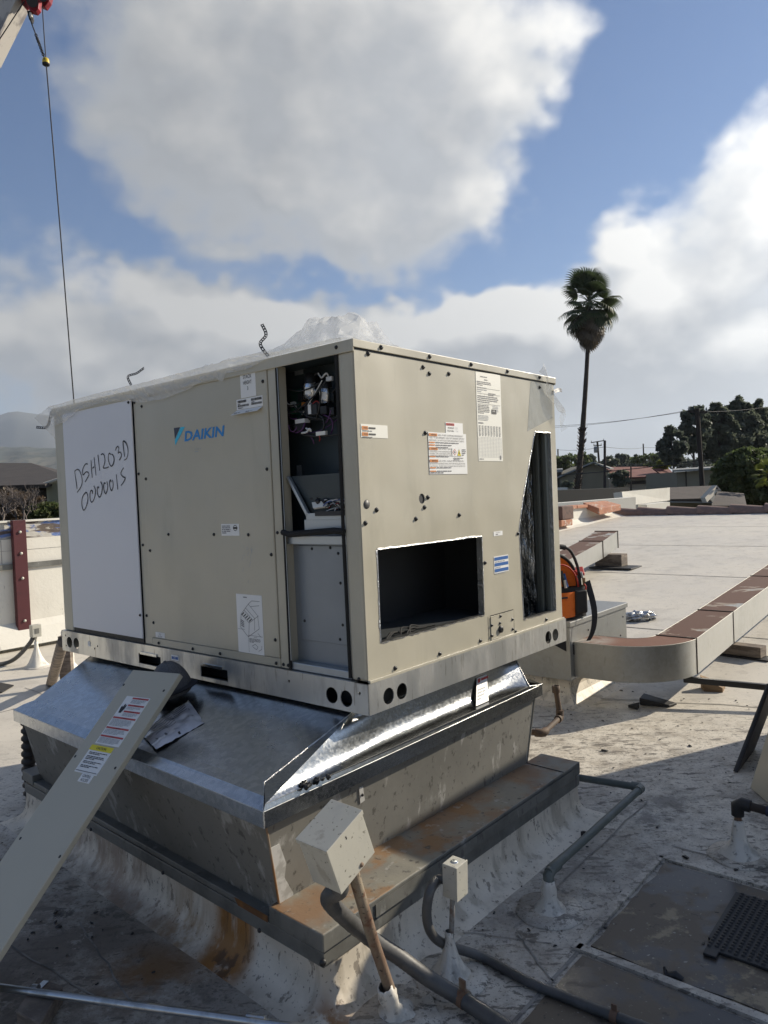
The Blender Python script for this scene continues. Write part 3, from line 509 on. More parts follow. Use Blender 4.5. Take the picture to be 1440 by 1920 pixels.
# crumbling stub and coping where the parapet meets the ridge
cb = thing('masonry_stub', 'brown masonry stub with orange brick base on the parapet', 'brick stub', P(6.7, 14.6, .6))
MB().uvbox(6.55, 7.05, 14.35, 14.95, .78, 1.10).build('brown_block', M['brown_block'], cb, bevel=.02); MB().uvbox(6.56, 7.04, 14.3, 14.9, .62, .775).build('brick_base', M['terracotta'], cb, bevel=.02)
cp_ = thing('coping_tiles', 'orange terracotta coping tiles along the short white parapet end', 'coping', P(6.9, 16.5, 1.0))
for v0, v1, z in ((15.0, 15.62, 1.003), (15.64, 16.25, 1.003)): MB().uvbox(6.78, 7.15, v0, v1, z, z + .085).build('coping_tile', M['terracotta'], cp_, bevel=.015)
mm = MB(); mm.hexa([P(6.5, 16.3, .80), P(6.9, 16.3, .99), P(6.9, 17.7, 1.0), P(6.5, 17.7, .86)], [P(6.5, 16.3, .98), P(6.95, 16.3, 1.14), P(6.95, 17.7, 1.15), P(6.5, 17.7, 1.02)]); mm.build('coping_tile', M['terracotta'], cp_, bevel=.015)

# neighbouring parapets beyond
def wallpx(name, label, pts, Y, th, mt, cat='wall', child=None):
    q = [at(x, y, Y + dy) for x, y, dy in pts]; n = (q[1] - q[0]).cross(q[3] - q[0]).normalized()
    if n.dot(CAM - q[0]) < 0: n = -n
    o = MB().slab(q, n, th).build(name, mt); return tag(o, label, cat)
wallpx('roof_edge_band', 'long black roof edge band behind the white parapets', [(1000, 921, 0), (1180, 914, 4), (1180, 937, 4), (1000, 943, 0)], 27, .4, M['dark_wall'])
wallpx('neighbour_parapet', 'tall white parapet slab slanting beside the black band', [(1166, 922, 0), (1256, 914, 3), (1256, 938, 3), (1170, 949, 0)], 24.5, .3, M['wall'])
wallpx('low_white_parapet', 'small low white parapet under the tall white slab', [(1213, 946, 0), (1256, 941, 1), (1256, 960, 1), (1213, 962, 0)], 23.5, .3, M['wall'])
wallpx('white_coping_wall', 'long white coping wall in front of the black band', [(1040, 944, 0), (1192, 932, 2), (1192, 962, 2), (1040, 962, 0)], 21.5, .3, M['wall'])
wallpx('white_roof_hatch', 'small white block at the left end of the black band', [(1040, 914, 0), (1064, 914, 0), (1064, 922, 0), (1040, 923, 0)], 30, .5, M['wall'], 'roof block')

# lower ground, hills and mountain
def gz(x, y):
    d = math.hypot(x, y); t = min(1, max(0, (d - 32) / 28)); t = t * t * (3 - 2 * t)
    return -3.6 + 4.35 * t + max(0, d - 200) * .0012
m = MB(); n = 44; rad = [0, 15, 25, 32, 38, 45, 52, 60, 80, 110, 160, 240, 400, 700, 1300, 2400, 5000, 14000]
vv = [Vector((r * math.cos(2 * math.pi * j / n), r * math.sin(2 * math.pi * j / n), gz(r, 0) if r < 2400 else gz(2400, 0))) for r in rad for j in range(n)]
m.add(vv, [(i * n + j, i * n + (j + 1) % n, (i + 1) * n + (j + 1) % n, (i + 1) * n + j) for i in range(len(rad) - 1) for j in range(n)], 0, True)
structure(m.build('ground', M['ground']))
def ridge(name, Y, x0, x1, prof, depth, mt, seed, amp, n=120):
    mm = MB(); rows = 10
    def f(s, t):
        px = x0 + (x1 - x0) * s; top = at(px, prof(px), Y).z + amp * noise.fractal(Vector((s * 14, seed, 0)), .9, 2, 6)
        h = 1 - abs(1 - 2 * t); y = Y - depth + 2 * depth * t; base = 0
        p = at(px, 900, Y); zz = base + (top - base) * (h ** .8) + (amp * 1.6 * h * (1 - h) * 4 * noise.fractal(Vector((s * 30, t * 7, seed)), .8, 2, 6))
        return Vector((p.x * y / Y, y, zz))
    mm.grid(f, n, 14); return structure(mm.build(name, mt))
ridge('foothills', 3300, -900, 420, lambda x: 838 - .012 * (x - 50) + max(0, (x - 150) * .06), 700, M['hill'], 3, 16)
ridge('mountains', 8500, -1500, 700, lambda x: 768 + abs(x - 30) * .20, 1600, M['mountain'], 9, 60)

# ================================================================== houses and trees beyond
def leaf_quads(mm, c, rad, n, size, mi=0, shape='ell', droop=0.0):
    pts = rng.normal(size=(n, 3)); pts /= np.linalg.norm(pts, axis=1)[:, None]; pts *= (rng.random((n, 1)) ** .45); pts *= np.array(rad)
    a = rng.normal(size=(n, 3)); a /= np.linalg.norm(a, axis=1)[:, None]; b = rng.normal(size=(n, 3)); b -= a * (a * b).sum(1)[:, None]; b /= np.linalg.norm(b, axis=1)[:, None]
    sz = size * rng.uniform(.6, 1.4, (n, 1)); a = a * sz; b = b * sz * .55; p = pts + np.array(c); a[:, 2] -= droop * sz[:, 0]
    q = np.stack([p - a, p - b, p + a, p + b], 1).reshape(-1, 3); b0 = len(mm.v)
    mm.v += [tuple(x) for x in q]
    for i in range(n): mm.f.append([b0 + 4 * i, b0 + 4 * i + 1, b0 + 4 * i + 2, b0 + 4 * i + 3]); mm.m.append(mi); mm.s.append(False)
def tree(name, label, cx, cy, rx, ry, Y, lm, base_py=None, nclump=26, per=60, leaf=.28, cone=False, group=None, cat='tree', trunk=True, csize=.30, bark='bark', dense=1.0):
    c = at(cx, cy, Y); k = Y / FPX; RX, RZ = rx * k, ry * k
    base = at(cx, base_py if base_py else cy + ry * 1.25, Y); base.z = min(base.z, gz(base.x, base.y) + .0) if not base_py else base.z
    t = thing(name, label, cat, (c.x, c.y, base.z), group); mm = MB(); cl = []
    for i in range(nclump):
        while True:
            p = np.array([random.uniform(-1, 1), random.uniform(-1, 1), random.uniform(-1, 1)]); l = np.linalg.norm(p)
            if .2 < l < 1: break
        p = p / l * (l ** .5) * .82
        if cone: w = min(1, (1 - p[2]) / 2 * 1.0 + .22); p[0] *= w * 1.1; p[1] *= w * 1.1
        cc = (c.x + p[0] * RX, c.y + p[1] * RX * .8, c.z + p[2] * RZ); cl.append(cc)
        s = csize * random.uniform(.75, 1.3) * (((1 - p[2]) / 2 * .8 + .35) if cone else 1)
        leaf_quads(mm, cc, (RX * s, RX * s, min(RX, RZ) * s * .75), int(per * dense), leaf)
    mm.build('crown', lm, t)
    if trunk:
        tb = MB(); b = Vector((c.x, c.y, base.z)); r0 = max(.12, RX * .06)
        tb.tube([b, b.lerp(c, .45) + Vector((RX * .04, 0, 0)), c, c + Vector((0, 0, RZ * .55))], [r0, r0 * .75, r0 * .5, r0 * .2], 7)
        for q in random.sample(cl, min(9, len(cl))):
            s0 = b.lerp(c, random.uniform(.4, 1.0)); q = Vector(q); tb.tube([s0, s0.lerp(q, .5) + Vector((0, 0, -RZ * .05)), q], [r0 * .4, r0 * .28, r0 * .1], 5)
        tb.build('trunk', M[bark], t)
    return t
gt = 'tall dark trees behind the power pole'
tree('eucalyptus_tree', 'sparse grey green eucalyptus leaning left of the power pole', 1260, 836, 30, 42, 100, M['leaf_grey'], 900, 40, 70, .34, csize=.24, group=gt)
tree('eucalyptus_tree', 'taller open crowned eucalyptus right behind the power pole', 1298, 806, 38, 54, 104, M['leaf_grey'], 905, 60, 80, .36, csize=.22, group=gt)
tree('conifer_tree', 'dark pointed conifer just right of the power pole', 1347, 810, 52, 72, 108, M['leaf_dark'], 905, 120, 90, .36, cone=True, csize=.20, group=gt)
tree('conifer_tree', 'broadest and highest dark conifer of the tall group', 1384, 808, 66, 78, 110, M['leaf_dark'], 905, 150, 90, .36, cone=True, csize=.19, group=gt)
tree('conifer_tree', 'dark conifer at the right edge of the tall group', 1422, 810, 44, 76, 112, M['leaf_dark'], 905, 120, 90, .36, cone=True, csize=.21, group=gt)
tree('round_tree', 'dense round dark green tree beside the brown gabled house', 1410, 897, 78, 64, 44, M['leaf_mid'], 975, 190, 130, .15, csize=.19, cat='tree')
tree('leafy_bush', 'dark bush against the tan house wall', 1161, 897, 21, 16, 104, M['leaf_dark'], 914, 16, 90, .28, csize=.42, cat='bush', trunk=False)
tree('small_shrub', 'small dark shrub at the foot of the tan wall', 1064, 909, 11, 9, 98, M['leaf_dark'], 918, 8, 60, .22, csize=.5, cat='bush', trunk=False)
far = [(1062, 866, 30, 14, 150, 'leaf_mid', 'low green tree behind the palm trunk, left of it'), (1090, 862, 16, 14, 155, 'leaf_mid', 'green tree peeking out right of the palm trunk'), (1108, 864, 9, 11, 230, 'leaf_grey', 'hazy pale tree left of the transformer pole'),
       (1146, 868, 20, 12, 160, 'leaf_dark', 'dark tree above the red roof ridge'), (1163, 860, 10, 9, 260, 'leaf_grey', 'small hazy tree in the far gap, left one'), (1174, 859, 8, 9, 280, 'leaf_grey', 'small hazy tree in the far gap, right one'),
       (1218, 865, 30, 15, 165, 'leaf_mid', 'wide green tree behind the red roof'), (1240, 874, 14, 10, 120, 'leaf_yellow', 'light green shrub behind the red roof end'), (1236, 858, 16, 9, 250, 'leaf_grey', 'pale distant tree left of the eucalyptus'), (1335, 885, 20, 16, 118, 'leaf_grey', 'grey green bush above the flat grey roof')]
for cx, cy, rx, ry, Y, l, lab in far: tree('far_tree', lab, cx, cy, rx, ry, Y, M[l], cy + ry + 14, 14, 70, .26 * Y / 100, csize=.42, group='distant trees of the neighbourhood')
tree('cypress_tree', 'thin tapering cypress on the skyline', 1192, 857, 4, 10, 240, M['leaf_grey'], 872, 14, 40, .4, cone=True, csize=.6, group='distant trees of the neighbourhood')
mm = MB()
for i in range(150):
    px = random.uniform(960, 1500); p = at(px, random.uniform(869, 882) - .044 * (px - 1150), 330)
    leaf_quads(mm, p, (random.uniform(2, 6), 3, random.uniform(1, 3)), 40, .9)
o = mm.build('distant_woods', M['leaf_grey'], kind='stuff'); tag(o, 'hazy band of far trees along the horizon', 'trees')

def prism_house(name, label, Y, wall_px, roof_px, wm, rm, depth, extras=None, cat='house'):
    """front wall polygon and roof slopes read in the picture plane Y metres away, with real depth behind"""
    t = thing(name, label, cat, at(wall_px[0][0], 918, Y))
    q = [at(x, y, Y) for x, y in wall_px]; MB().hexa([p + Vector((0, depth, 0)) for p in q], q).build('wall', wm, t)
    for pts in roof_px:
        q = [at(x, y, Y + dy) for x, y, dy in pts]; n = (q[1] - q[0]).cross(q[2] - q[0]).normalized(); n = n if n.z > 0 else -n
        MB().slab([p + n * .22 for p in q], n, .22).build('roof', rm, t)
    return t
h = prism_house('tan_house', 'tan stucco house with a low gable behind the palm', 112, [(1051, 896), (1052, 925), (1143, 921), (1140, 880), (1112, 870)], [[(1045, 897, -1), (1112, 868, -1), (1112, 868, 14), (1045, 897, 14)], [(1112, 868, -1), (1143, 880, -1), (1150, 880, 14), (1112, 868, 14)]], M['tan'], M['grey_roof'], 13)
h = thing('low_annex', 'low dark annex with a grey roof left of the tan house', 'house', at(1020, 918, 112)); MB().hexa([at(x, y, 126) for x, y in ((985, 888), (1055, 884), (1055, 928), (985, 930))], [at(x, y, 113) for x, y in ((985, 888), (1053, 884), (1053, 928), (985, 930))]).build('wall', M['shingle_dark'], h); MB().hexa([at(x, y, 128) for x, y in ((980, 882), (1055, 878), (1055, 884), (980, 888))], [at(x, y, 112) for x, y in ((980, 883), (1055, 880), (1055, 885), (980, 889))]).build('roof', M['grey_roof'], h)
h = prism_house('red_roofed_house', 'low cream house with a red tiled roof', 118, [(1172, 896), (1172, 922), (1268, 918), (1268, 892)], [[(1150, 899, -2), (1266, 893, -2), (1250, 877, 12), (1135, 878, 12)]], M['cream'], M['red_roof'], 14)
mm = MB().slab([at(1225, 879, 119), at(1238, 878, 119), at(1270, 893, 117), at(1246, 893, 116)], (0, -.4, .9), .2); mm.build('roof', M['red_roof'], h)
for x0, x1, y0, y1 in ((1185, 1191, 898, 904), (1206, 1216, 897, 901), (1237, 1247, 902, 912)): MB().hexa([at(x, y, 117.98) for x, y in ((x0, y0), (x1, y0), (x1, y1), (x0, y1))], [at(x, y, 117.9) for x, y in ((x0, y0), (x1, y0), (x1, y1), (x0, y1))]).build('window', M['wall'] if x0 < 1230 else M['glass_dark'], h)
MB().hexa([at(x, y, 117.97) for x, y in ((1178, 902), (1228, 900), (1228, 906), (1178, 908))], [at(x, y, 117.6) for x, y in ((1178, 902), (1228, 900), (1228, 906), (1178, 908))]).build('porch_opening', M['shingle_dark'], h)
h = prism_house('flat_roofed_building', 'beige building with a flat pale grey roof behind the power pole', 85, [(1269, 885), (1270, 925), (1345, 922), (1342, 880)], [[(1262, 885, -1), (1348, 880, -1), (1348, 877, 10), (1262, 882, 10)]], M['tan'], M['grey_roof'], 10, cat='building')
MB().tube([at(1286, 881, 84.8), at(1287, 912, 84.8)], .07, 6).build('drain_pipe', M['pole'], h)
# brown house
h = thing('brown_gabled_house', 'dark brown shingled house with a small cream gable', 'house', at(1320, 950, 36))
for pts in ([(1252, 914, 40), (1345, 910, 40), (1332, 934, 36), (1252, 936, 36)], [(1345, 921, 38), (1395, 925, 38), (1400, 948, 33), (1334, 948, 33)]):
    q = [at(*p) for p in pts]; MB().slab(q, (0, -.5, .85), .15).build('roof', M['brown_roof'], h)
q = [at(1326, 942, 33), at(1322, 933, 33.2), at(1344, 910, 34), at(1353, 920, 33.6), at(1346, 920, 33.8)]; MB().hexa([p + Vector((0, .5, 0)) for p in q], q).build('gable', M['cream'], h)
q = [at(1342.5, 917, 33.75), at(1344.5, 917, 33.75), at(1344.5, 914, 33.75), at(1342.5, 914, 33.75)]; MB().hexa([p + Vector((0, .02, 0)) for p in q], [p - Vector((0, .1, 0)) for p in q]).build('gable_vent', M['shingle_dark'], h)
q = [(1252, 938), (1334, 938), (1338, 975), (1252, 975)]; MB().hexa([at(x, y, 40) for x, y in q], [at(x, y, 37) for x, y in q]).build('wall', M['tan'], h)
MB().hexa([at(x, y, 36) for x, y in ((1252, 940), (1336, 941), (1336, 943), (1252, 942))], [at(x, y, 35) for x, y in ((1252, 940), (1336, 941), (1336, 943), (1252, 942))]).build('gutter', M['grey_roof'], h)
q = [(1336, 950), (1402, 950), (1402, 980), (1336, 980)]; MB().hexa([at(x, y, 38) for x, y in q], [at(x, y, 34) for x, y in q]).build('wall', M['shingle_dark'], h)
# house on the left
h = thing('dark_roofed_house', 'house with a dark shingle roof beyond the left parapet', 'house', at(40, 960, 28))
q = [at(-120, 868, 33), at(58, 868, 33), at(128, 886, 32), at(126, 893, 29), at(84, 908, 27), at(-120, 914, 27)]; MB().slab(q, (0, -.45, .9), .15).build('roof', M['shingle_dark'], h)
q = [(-120, 914), (88, 908), (92, 990), (-120, 990)]; MB().hexa([at(x, y, 32) for x, y in q], [at(x, y, 28) for x, y in q]).build('wall', M['shingle_dark'], h)
q = [(86, 907), (140, 886), (140, 980), (92, 980)]; MB().hexa([at(x, y, 31) for x, y in q], [at(x, y, 27.6) for x, y in q]).build('side_wall', M['siding'], h, label='pale green boarded side wall')
for i in range(6): 
    x = 93 + i * 4.5; MB().hexa([at(x, 905, 27.62), at(x + .9, 905, 27.62), at(x + 1.9, 975, 27.62), at(x + 1, 975, 27.62)], [at(x, 905, 27.55), at(x + .9, 905, 27.55), at(x + 1.9, 975, 27.55), at(x + 1, 975, 27.55)]).build('batten', M['siding'], h)
mm = MB().tube([at(82, 908, 27.4), at(140, 889, 27.4)], .07, 4); mm.build('fascia', M['cream'], h)
for x in (10, 38, 60): q = [(x, 918), (x + 14, 917.5), (x + 14, 936), (x, 936)]; MB().hexa([at(a, b, 28) for a, b in q], [at(a, b, 27.9) for a, b in q]).build('window', M['glass_dark'], h)
# bare shrub
sh = thing('bare_shrub', 'tangle of leafless pale branches above the left parapet', 'shrub', at(30, 975, 15)); mm = MB()
def twig(p, d, L_, r, lv):
    e = p + d * L_; mid = p.lerp(e, .5) + Vector((random.uniform(-1, 1), random.uniform(-1, 1), random.uniform(-1, 1))) * L_ * .12; mm.tube([p, mid, e], [r, r * .8, r * .6], 4, cap=False)
    if lv > 0:
        for _ in range(3): twig(p.lerp(e, random.uniform(.4, 1)), (d + Vector((random.uniform(-1, 1), random.uniform(-.6, .6), random.uniform(-.6, .8))) * .9).normalized(), L_ * random.uniform(.5, .85), r * .6, lv - 1)
for i in range(9): twig(at(random.uniform(-30, 62), 985, 15 + random.uniform(-.8, .8)), Vector((random.uniform(-.5, .5), random.uniform(-.3, .3), 1)).normalized(), .38, .022, 4)
mm.build('branch_mass', M['twig'], sh)
tree('brown_shrub', 'dry brown shrub tangled behind the bare branches', 20, 948, 62, 34, 17, M['leaf_brown'], 1000, 34, 110, .045, csize=.30, cat='shrub', trunk=False)
tree('green_shrub', 'low green shrub beside the boarded house wall', 84, 962, 36, 22, 16, M['leaf_mid'], 1000, 30, 130, .05, csize=.34, cat='shrub', trunk=False)

# palms
def palm(name, label, base, top, r0, r1, fr_len, nlive, ndead, lm, seed, leafy=1.0):
    rr = random.Random(seed); t = thing(name, label, 'palm tree', base); h = (top - base).length
    mm = MB(); pts = []; rs = []
    for i in range(27):
        s = i / 26; pts.append(base.lerp(top, s) + Vector((.010 * h * math.sin(s * 2.6), 0, 0))); rs.append((r0 + (r1 - r0) * s) * (1 + .05 * rr.uniform(-1, 1)))
    mm.tube(pts, rs, 10); mm.build('trunk', M['palm_bark'], t)
    if ndead:
        mm = MB()
        for i in range(130):
            s = (rr.random() ** 1.6) * .34; p = base.lerp(top, s) + Vector((.010 * h * math.sin(s * 2.6), 0, 0)); a = rr.uniform(0, 6.28); d = Vector((math.cos(a), math.sin(a), 0)); w = r0 * .9
            mm.box(p + d * r0 * 1.0, d * w * .35 + Z * .08, Vector((-d.y, d.x, 0)) * w * .3, Z * .12 + d * .1)
        o = mm.build('old_leaf_base', M['palm_bark'], t, kind='stuff')
    def frond(dead):
        # fan blade on a stalk, local: stalk along +X, hanging to -Z at the end
        mm = MB(); L = fr_len; st = L * .42
        mm.tube([Vector((0, 0, 0)), Vector((st * .5, 0, .03 * L)), Vector((st, 0, 0))], [.035, .028, .02], 5)
        nb = 18
        for j in range(nb):
            a = (j / (nb - 1) - .5) * 2.5; d = Vector((math.cos(a), math.sin(a), .12 * math.cos(a))); ln = L * .60 * (1 - .25 * abs(a) / 1.25); s = Vector((-d.y, d.x, 0)) * .055 * L * .6
            o = Vector((st, 0, 0)); p1 = o + d * ln * .55; p2 = o + d * ln * .88 + Vector((0, 0, -.12 * ln)); p3 = o + d * ln * 1.04 + Vector((0, 0, -.36 * ln))
            mm.add([o - s * .2, o + s * .2, p1 + s, p1 - s, p2 + s * .6, p2 - s * .6, p3], [(0, 1, 2, 3), (3, 2, 4, 5), (5, 4, 6)])
        return mm
    def place(mesh_o, i, n, elev, kind):
        o = mesh_o if i == 0 else mesh_o.copy()
        if i: COL.objects.link(o); o.parent = t
        a = i * 2.399 + rr.uniform(-.3, .3); o.rotation_euler = (rr.uniform(-.5, .5), -elev, a); s = rr.uniform(.75, 1.15) * (1 if elev > -.85 else 1.15 - .45 * (-elev - .9) / .65); o.scale = (s, s, s)
        o.location = top - base + Vector((math.cos(a), math.sin(a), 0)) * r1 * .5 + Z * (kind)
    lf = frond(False).build('frond', lm); lf.parent = t
    for i in range(nlive):
        s = i / max(1, nlive - 1); place(lf, i, nlive, R(78 - 125 * s) + rr.uniform(-.1, .1), .1 - .9 * s * fr_len * .28)
    if ndead:
        df = frond(True).build('dead_frond', M['palm_dead']); df.parent = t
        for i in range(ndead):
            s = i / (ndead - 1); place(df, i, ndead, R(-52 - 36 * s) + rr.uniform(-.08, .08), -.15 * fr_len - s * fr_len * .85); df2 = None
    return t
pb = at(1083, 922, 60); pt = at(1104, 560, 60)
palm('fan_palm', 'tall slender fan palm with a shaggy skirt of dead fronds', pb, pt, .24, .14, 2.45, 40, 46, M['palm_leaf'], 5)
b2 = at(1446, 985, 38); palm('young_palm', 'yellow green young palm at the right edge before the round tree', b2, at(1440, 888, 38), .10, .08, .95, 16, 0, M['leaf_yellow'], 8)

# poles and wires
def pole(label, top, bot, Y, r, arm=None, trans=None, group='wooden power poles'):
    a, b = at(*top, Y), at(*bot, Y); b.z = min(b.z, gz(b.x, b.y)); t = thing('power_pole', label, 'utility pole', b, group); MB().tube([b, a], [r * 1.15, r], 8).build('pole', M['pole'], t)
    if arm:
        for (x0, y0, x1, y1) in arm:
            p, q = at(x0, y0, Y), at(x1, y1, Y); d = (q - p).normalized(); MB().box((p + q) / 2, (q - p) / 2, Vector((0, .06, 0)), Z * .07).build('crossarm', M['pole'], t)
            for s in (.04, .96): c = p.lerp(q, s); MB().lathe(c + Z * .07, [(.03, 0), (.06, .08), (.05, .22), (0, .25)], n=8).build('insulator', M['grey_roof'], t)
    if trans:
        c = at(*trans, Y); MB().lathe(c - Z * .5, [(0, 0), (.3, 0), (.3, 1.0), (0, 1.05)], n=10).build('transformer', M['grey_roof'], t)
pole('thick dark power pole with one crossarm before the conifers', (1307, 766), (1320, 962), 48, .15, [(1291, 771, 1326, 773)])
pole('leaning pole carrying a wide crossarm and transformer', (1120, 828), (1126, 874), 120, .16, [(1108, 830, 1133, 826), (1113, 835, 1128, 835)], (1117, 843))
pole('plain tall pole in front of the tan house', (1134, 826), (1134, 922), 100, .17)
pole('thin distant pole rising above the red roofs', (1206, 832), (1207, 856), 190, .17)
pole('thin distant pole close to the machine, left of the palm', (1046, 842), (1046, 872), 190, .17)
pole('short thin pole before the red roof', (1183, 875), (1183, 912), 105, .10)
def wire(name_label, pts, r, sag=.0, seg=10):
    mm = MB(); 
    for a, b in zip(pts[:-1], pts[1:]):
        p, q = at(*a), at(*b); mm.tube([p.lerp(q, i / seg) - Z * sag * 4 * (i / seg) * (1 - i / seg) for i in range(seg + 1)], r, 5, cap=False)
    tag(mm.build('power_line', M['rope']), name_label, 'power line', 'overhead lines')
wire('upper line running left from the thick pole crossarm', [(1292, 769, 48), (980, 803, 70)], .013, .3)
wire('second line running left just below the upper one', [(1291, 771, 48), (980, 800, 62)], .013, .25)
wire('line running right from the thick pole crossarm', [(1325, 772, 48), (1490, 752, 60)], .013, .2)
wire('long low dark cable sagging across the houses', [(960, 893, 60), (1318, 862, 48), (1500, 850, 46)], .028, .25)
wire('faint far line between the distant poles', [(1134, 838, 100), (1207, 839, 190), (1300, 834, 190)], .03, .3)
wire('faint far line left of the plain pole', [(1046, 843, 190), (1134, 838, 100)], .03, .3)

# ================================================================== THE MACHINE ON ITS CURB
FL = Fr(PL(0, 0, 0), A, Z, -G)      # left face: a = -u
FR = Fr(PL(0, 0, 0), G, Z, A)       # right face: a = v
LU, WV = 2.227, 1.469
ac = thing('rooftop_air_conditioner', 'large beige packaged rooftop air conditioner, half opened, on the galvanised curb', 'air conditioner', PL(1.1, .7, 0))
def spl(pts, n=8):
    q = []
    for i in range(len(pts) - 1):
        p0, p1, p2, p3 = pts[max(i - 1, 0)], pts[i], pts[i + 1], pts[min(i + 2, len(pts) - 1)]
        for j in range(n): t = j / n; q.append(.5 * ((2 * p1) + (p2 - p0) * t + (2 * p0 - 5 * p1 + 4 * p2 - p3) * t * t + (3 * p1 - p0 - 3 * p2 + p3) * t ** 3))
    return q + [pts[-1]]
# --- base rail
mm = MB()
holes = [circ(-2.16, .052, .030, 16), circ(-2.085, .053, .030, 16), circ(-.17, .048, .030, 16), circ(-.097, .046, .030, 16), recth(-1.471, .018, -1.283, .066), recth(-.973, .017, -.784, .065)] + [circ(x, y, .006, 6) for x, y in ((-2.2, .085), (-2.2, .03), (-1.86, .06), (-1.89, .045), (-.03, .075), (-.40, .07))]
mm.plate(FL, recth(-LU - .018, 0, .012, .108), holes, .012, .004)
mm.plate(FR, recth(-.012, 0, WV + .018, .108), [circ(.096, .046, .030, 16), circ(.172, .046, .030, 16), circ(1.298, .049, .030, 16), circ(1.37, .049, .030, 16)], .012, .004)
mm.lbox(-.012, LU + .018, -.012, .05, .108, .111); mm.lbox(-.012, .05, -.012, WV + .018, .108, .111); mm.lbox(LU + .014, LU + .018, -.012, WV, 0, .108); mm.lbox(-.012, LU, WV + .014, WV + .018, 0, .108)
mm.lbox(.0, LU, .0, .04, 0.0, .003); mm.lbox(0, .04, 0, WV, .0, .003)
br = mm.build('base_rail', M['rail'], ac)
MB().lbox(.05, LU - .05, .06, WV - .05, .004, .106).build('rail_dark_fill', M['insul_shade'], ac)  # black fill that puts shade into the hollow behind the rail's holes
for a0 in (-1.471, -.973): MB().box(FL.pt(a0 + .09, .070, .013), A * .07, Z * .006, G * .004).build('pocket_flange', M['galv'], br)
# --- cabinet shell
def cab(u0, u1, v0, v1, z0, z1, name, mt, bev=.003): return MB().lbox(u0, u1, v0, v1, z0, z1).build(name, mt, ac, bevel=bev)
cab(2.128, LU, -.001, .07, .113, 1.288, 'corner_post', M['beige'], .006)
cab(0, .079, -.001, .05, .113, 1.288, 'corner_post', M['beige'], .012)
cab(.403, .456, -.001, .05, .113, 1.288, 'door_post', M['beige'], .005)
cab(1.368, 1.432, .004, .05, .113, 1.288, 'door_post', M['beige'], .003)
fp = MB().lbox(.4595, 1.364, -.003, .03, .150, 1.287).build('front_panel', M['beige'], ac, bevel=.004)
cab(.4595, 1.364, .001, .03, .113, .1485, 'panel_sill', M['beige'], .003)
wp = MB().lbox(1.436, 2.118, -.007, .0, .137, 1.283).build('coil_cover', M['white_board'], ac, bevel=.002, label='white cover sheet with handwritten marks')
MB().lbox(1.40, 2.126, .006, .012, .113, 1.288).build('coil_backing', M['insul_shade'], ac)
MB().lbox(1.436, 2.12, .0005, .005, .113, .137).build('sill_gap', M['insul_shade'], ac)
for st in STROKES:
    mm = MB()
    # smooth the stroke, then draw it as a flat ribbon
    pts = [Vector((-u, z, 0)) for u, z in st]; q = []
    for i in range(len(pts) - 1):
        p0, p1, p2, p3 = pts[max(i - 1, 0)], pts[i], pts[i + 1], pts[min(i + 2, len(pts) - 1)]
        for j in range(6):
            t = j / 6; q.append(.5 * ((2 * p1) + (p2 - p0) * t + (2 * p0 - 5 * p1 + 4 * p2 - p3) * t * t + (3 * p1 - p0 - 3 * p2 + p3) * t ** 3))
    q.append(pts[-1])
    for i in range(len(q) - 1):
        d = q[i + 1] - q[i]
        if d.length < 1e-5: continue
        nrm = Vector((-d.y, d.x, 0)).normalized() * .0031 * (1 + .55 * noise.noise(Vector((q[i].x * 17, q[i].y * 17, 3)))); d = d.normalized() * .0012
        mm.quad(*[FL.pt(p.x, p.y, .0085) for p in (q[i] - nrm - d, q[i + 1] - nrm + d, q[i + 1] + nrm + d, q[i] + nrm - d)])
    mm.build('pen_stroke', M['marker'], wp)
# lid
mm = MB().lbox(-.008, LU + .008, -.008, WV + .012, 1.312, 1.32).lbox(-.008, LU + .008, -.010, -.004, 1.278, 1.3205).lbox(-.010, -.004, -.010, WV + .012, 1.292, 1.3205).lbox(LU + .004, LU + .008, -.008, WV + .01, 1.285, 1.32).lbox(-.008, LU, WV + .008, WV + .012, 1.285, 1.32)
lid = mm.build('lid', M['beige'], ac, bevel=.003)
# right side panel with its cut openings
REC = [(.077, .243), (.757, .241), (.762, .577), (.079, .577)]
WED = [(1.090, .168), (1.404, .165), (1.414, 1.044), (1.262, 1.043), (1.13, .74), (1.079, .592)]
mm = MB(); mm.plate(FR, [(.002, .113), (WV, .113), (WV, 1.291), (.002, 1.291)], [REC, WED, circ(.034, .742, .017, 14, .017), circ(.355, .752, .019, 14, .020), circ(.874, .160, .013, 12, .016)], .002, .003)
sp = mm.build('side_panel', M['beige'], ac)
mm = MB(); mm.lbox(-.012, -.003, .0, WV + .006, .109, .121); mm.build('side_panel_lip', M['beige'], ac, bevel=.002)
# black strip painting the shadow line under the lid on the right
MB().lbox(-.0035, -.0025, .004, WV, 1.286, 1.2915).build('lid_shadow_strip', M['insul_shade'], lid)
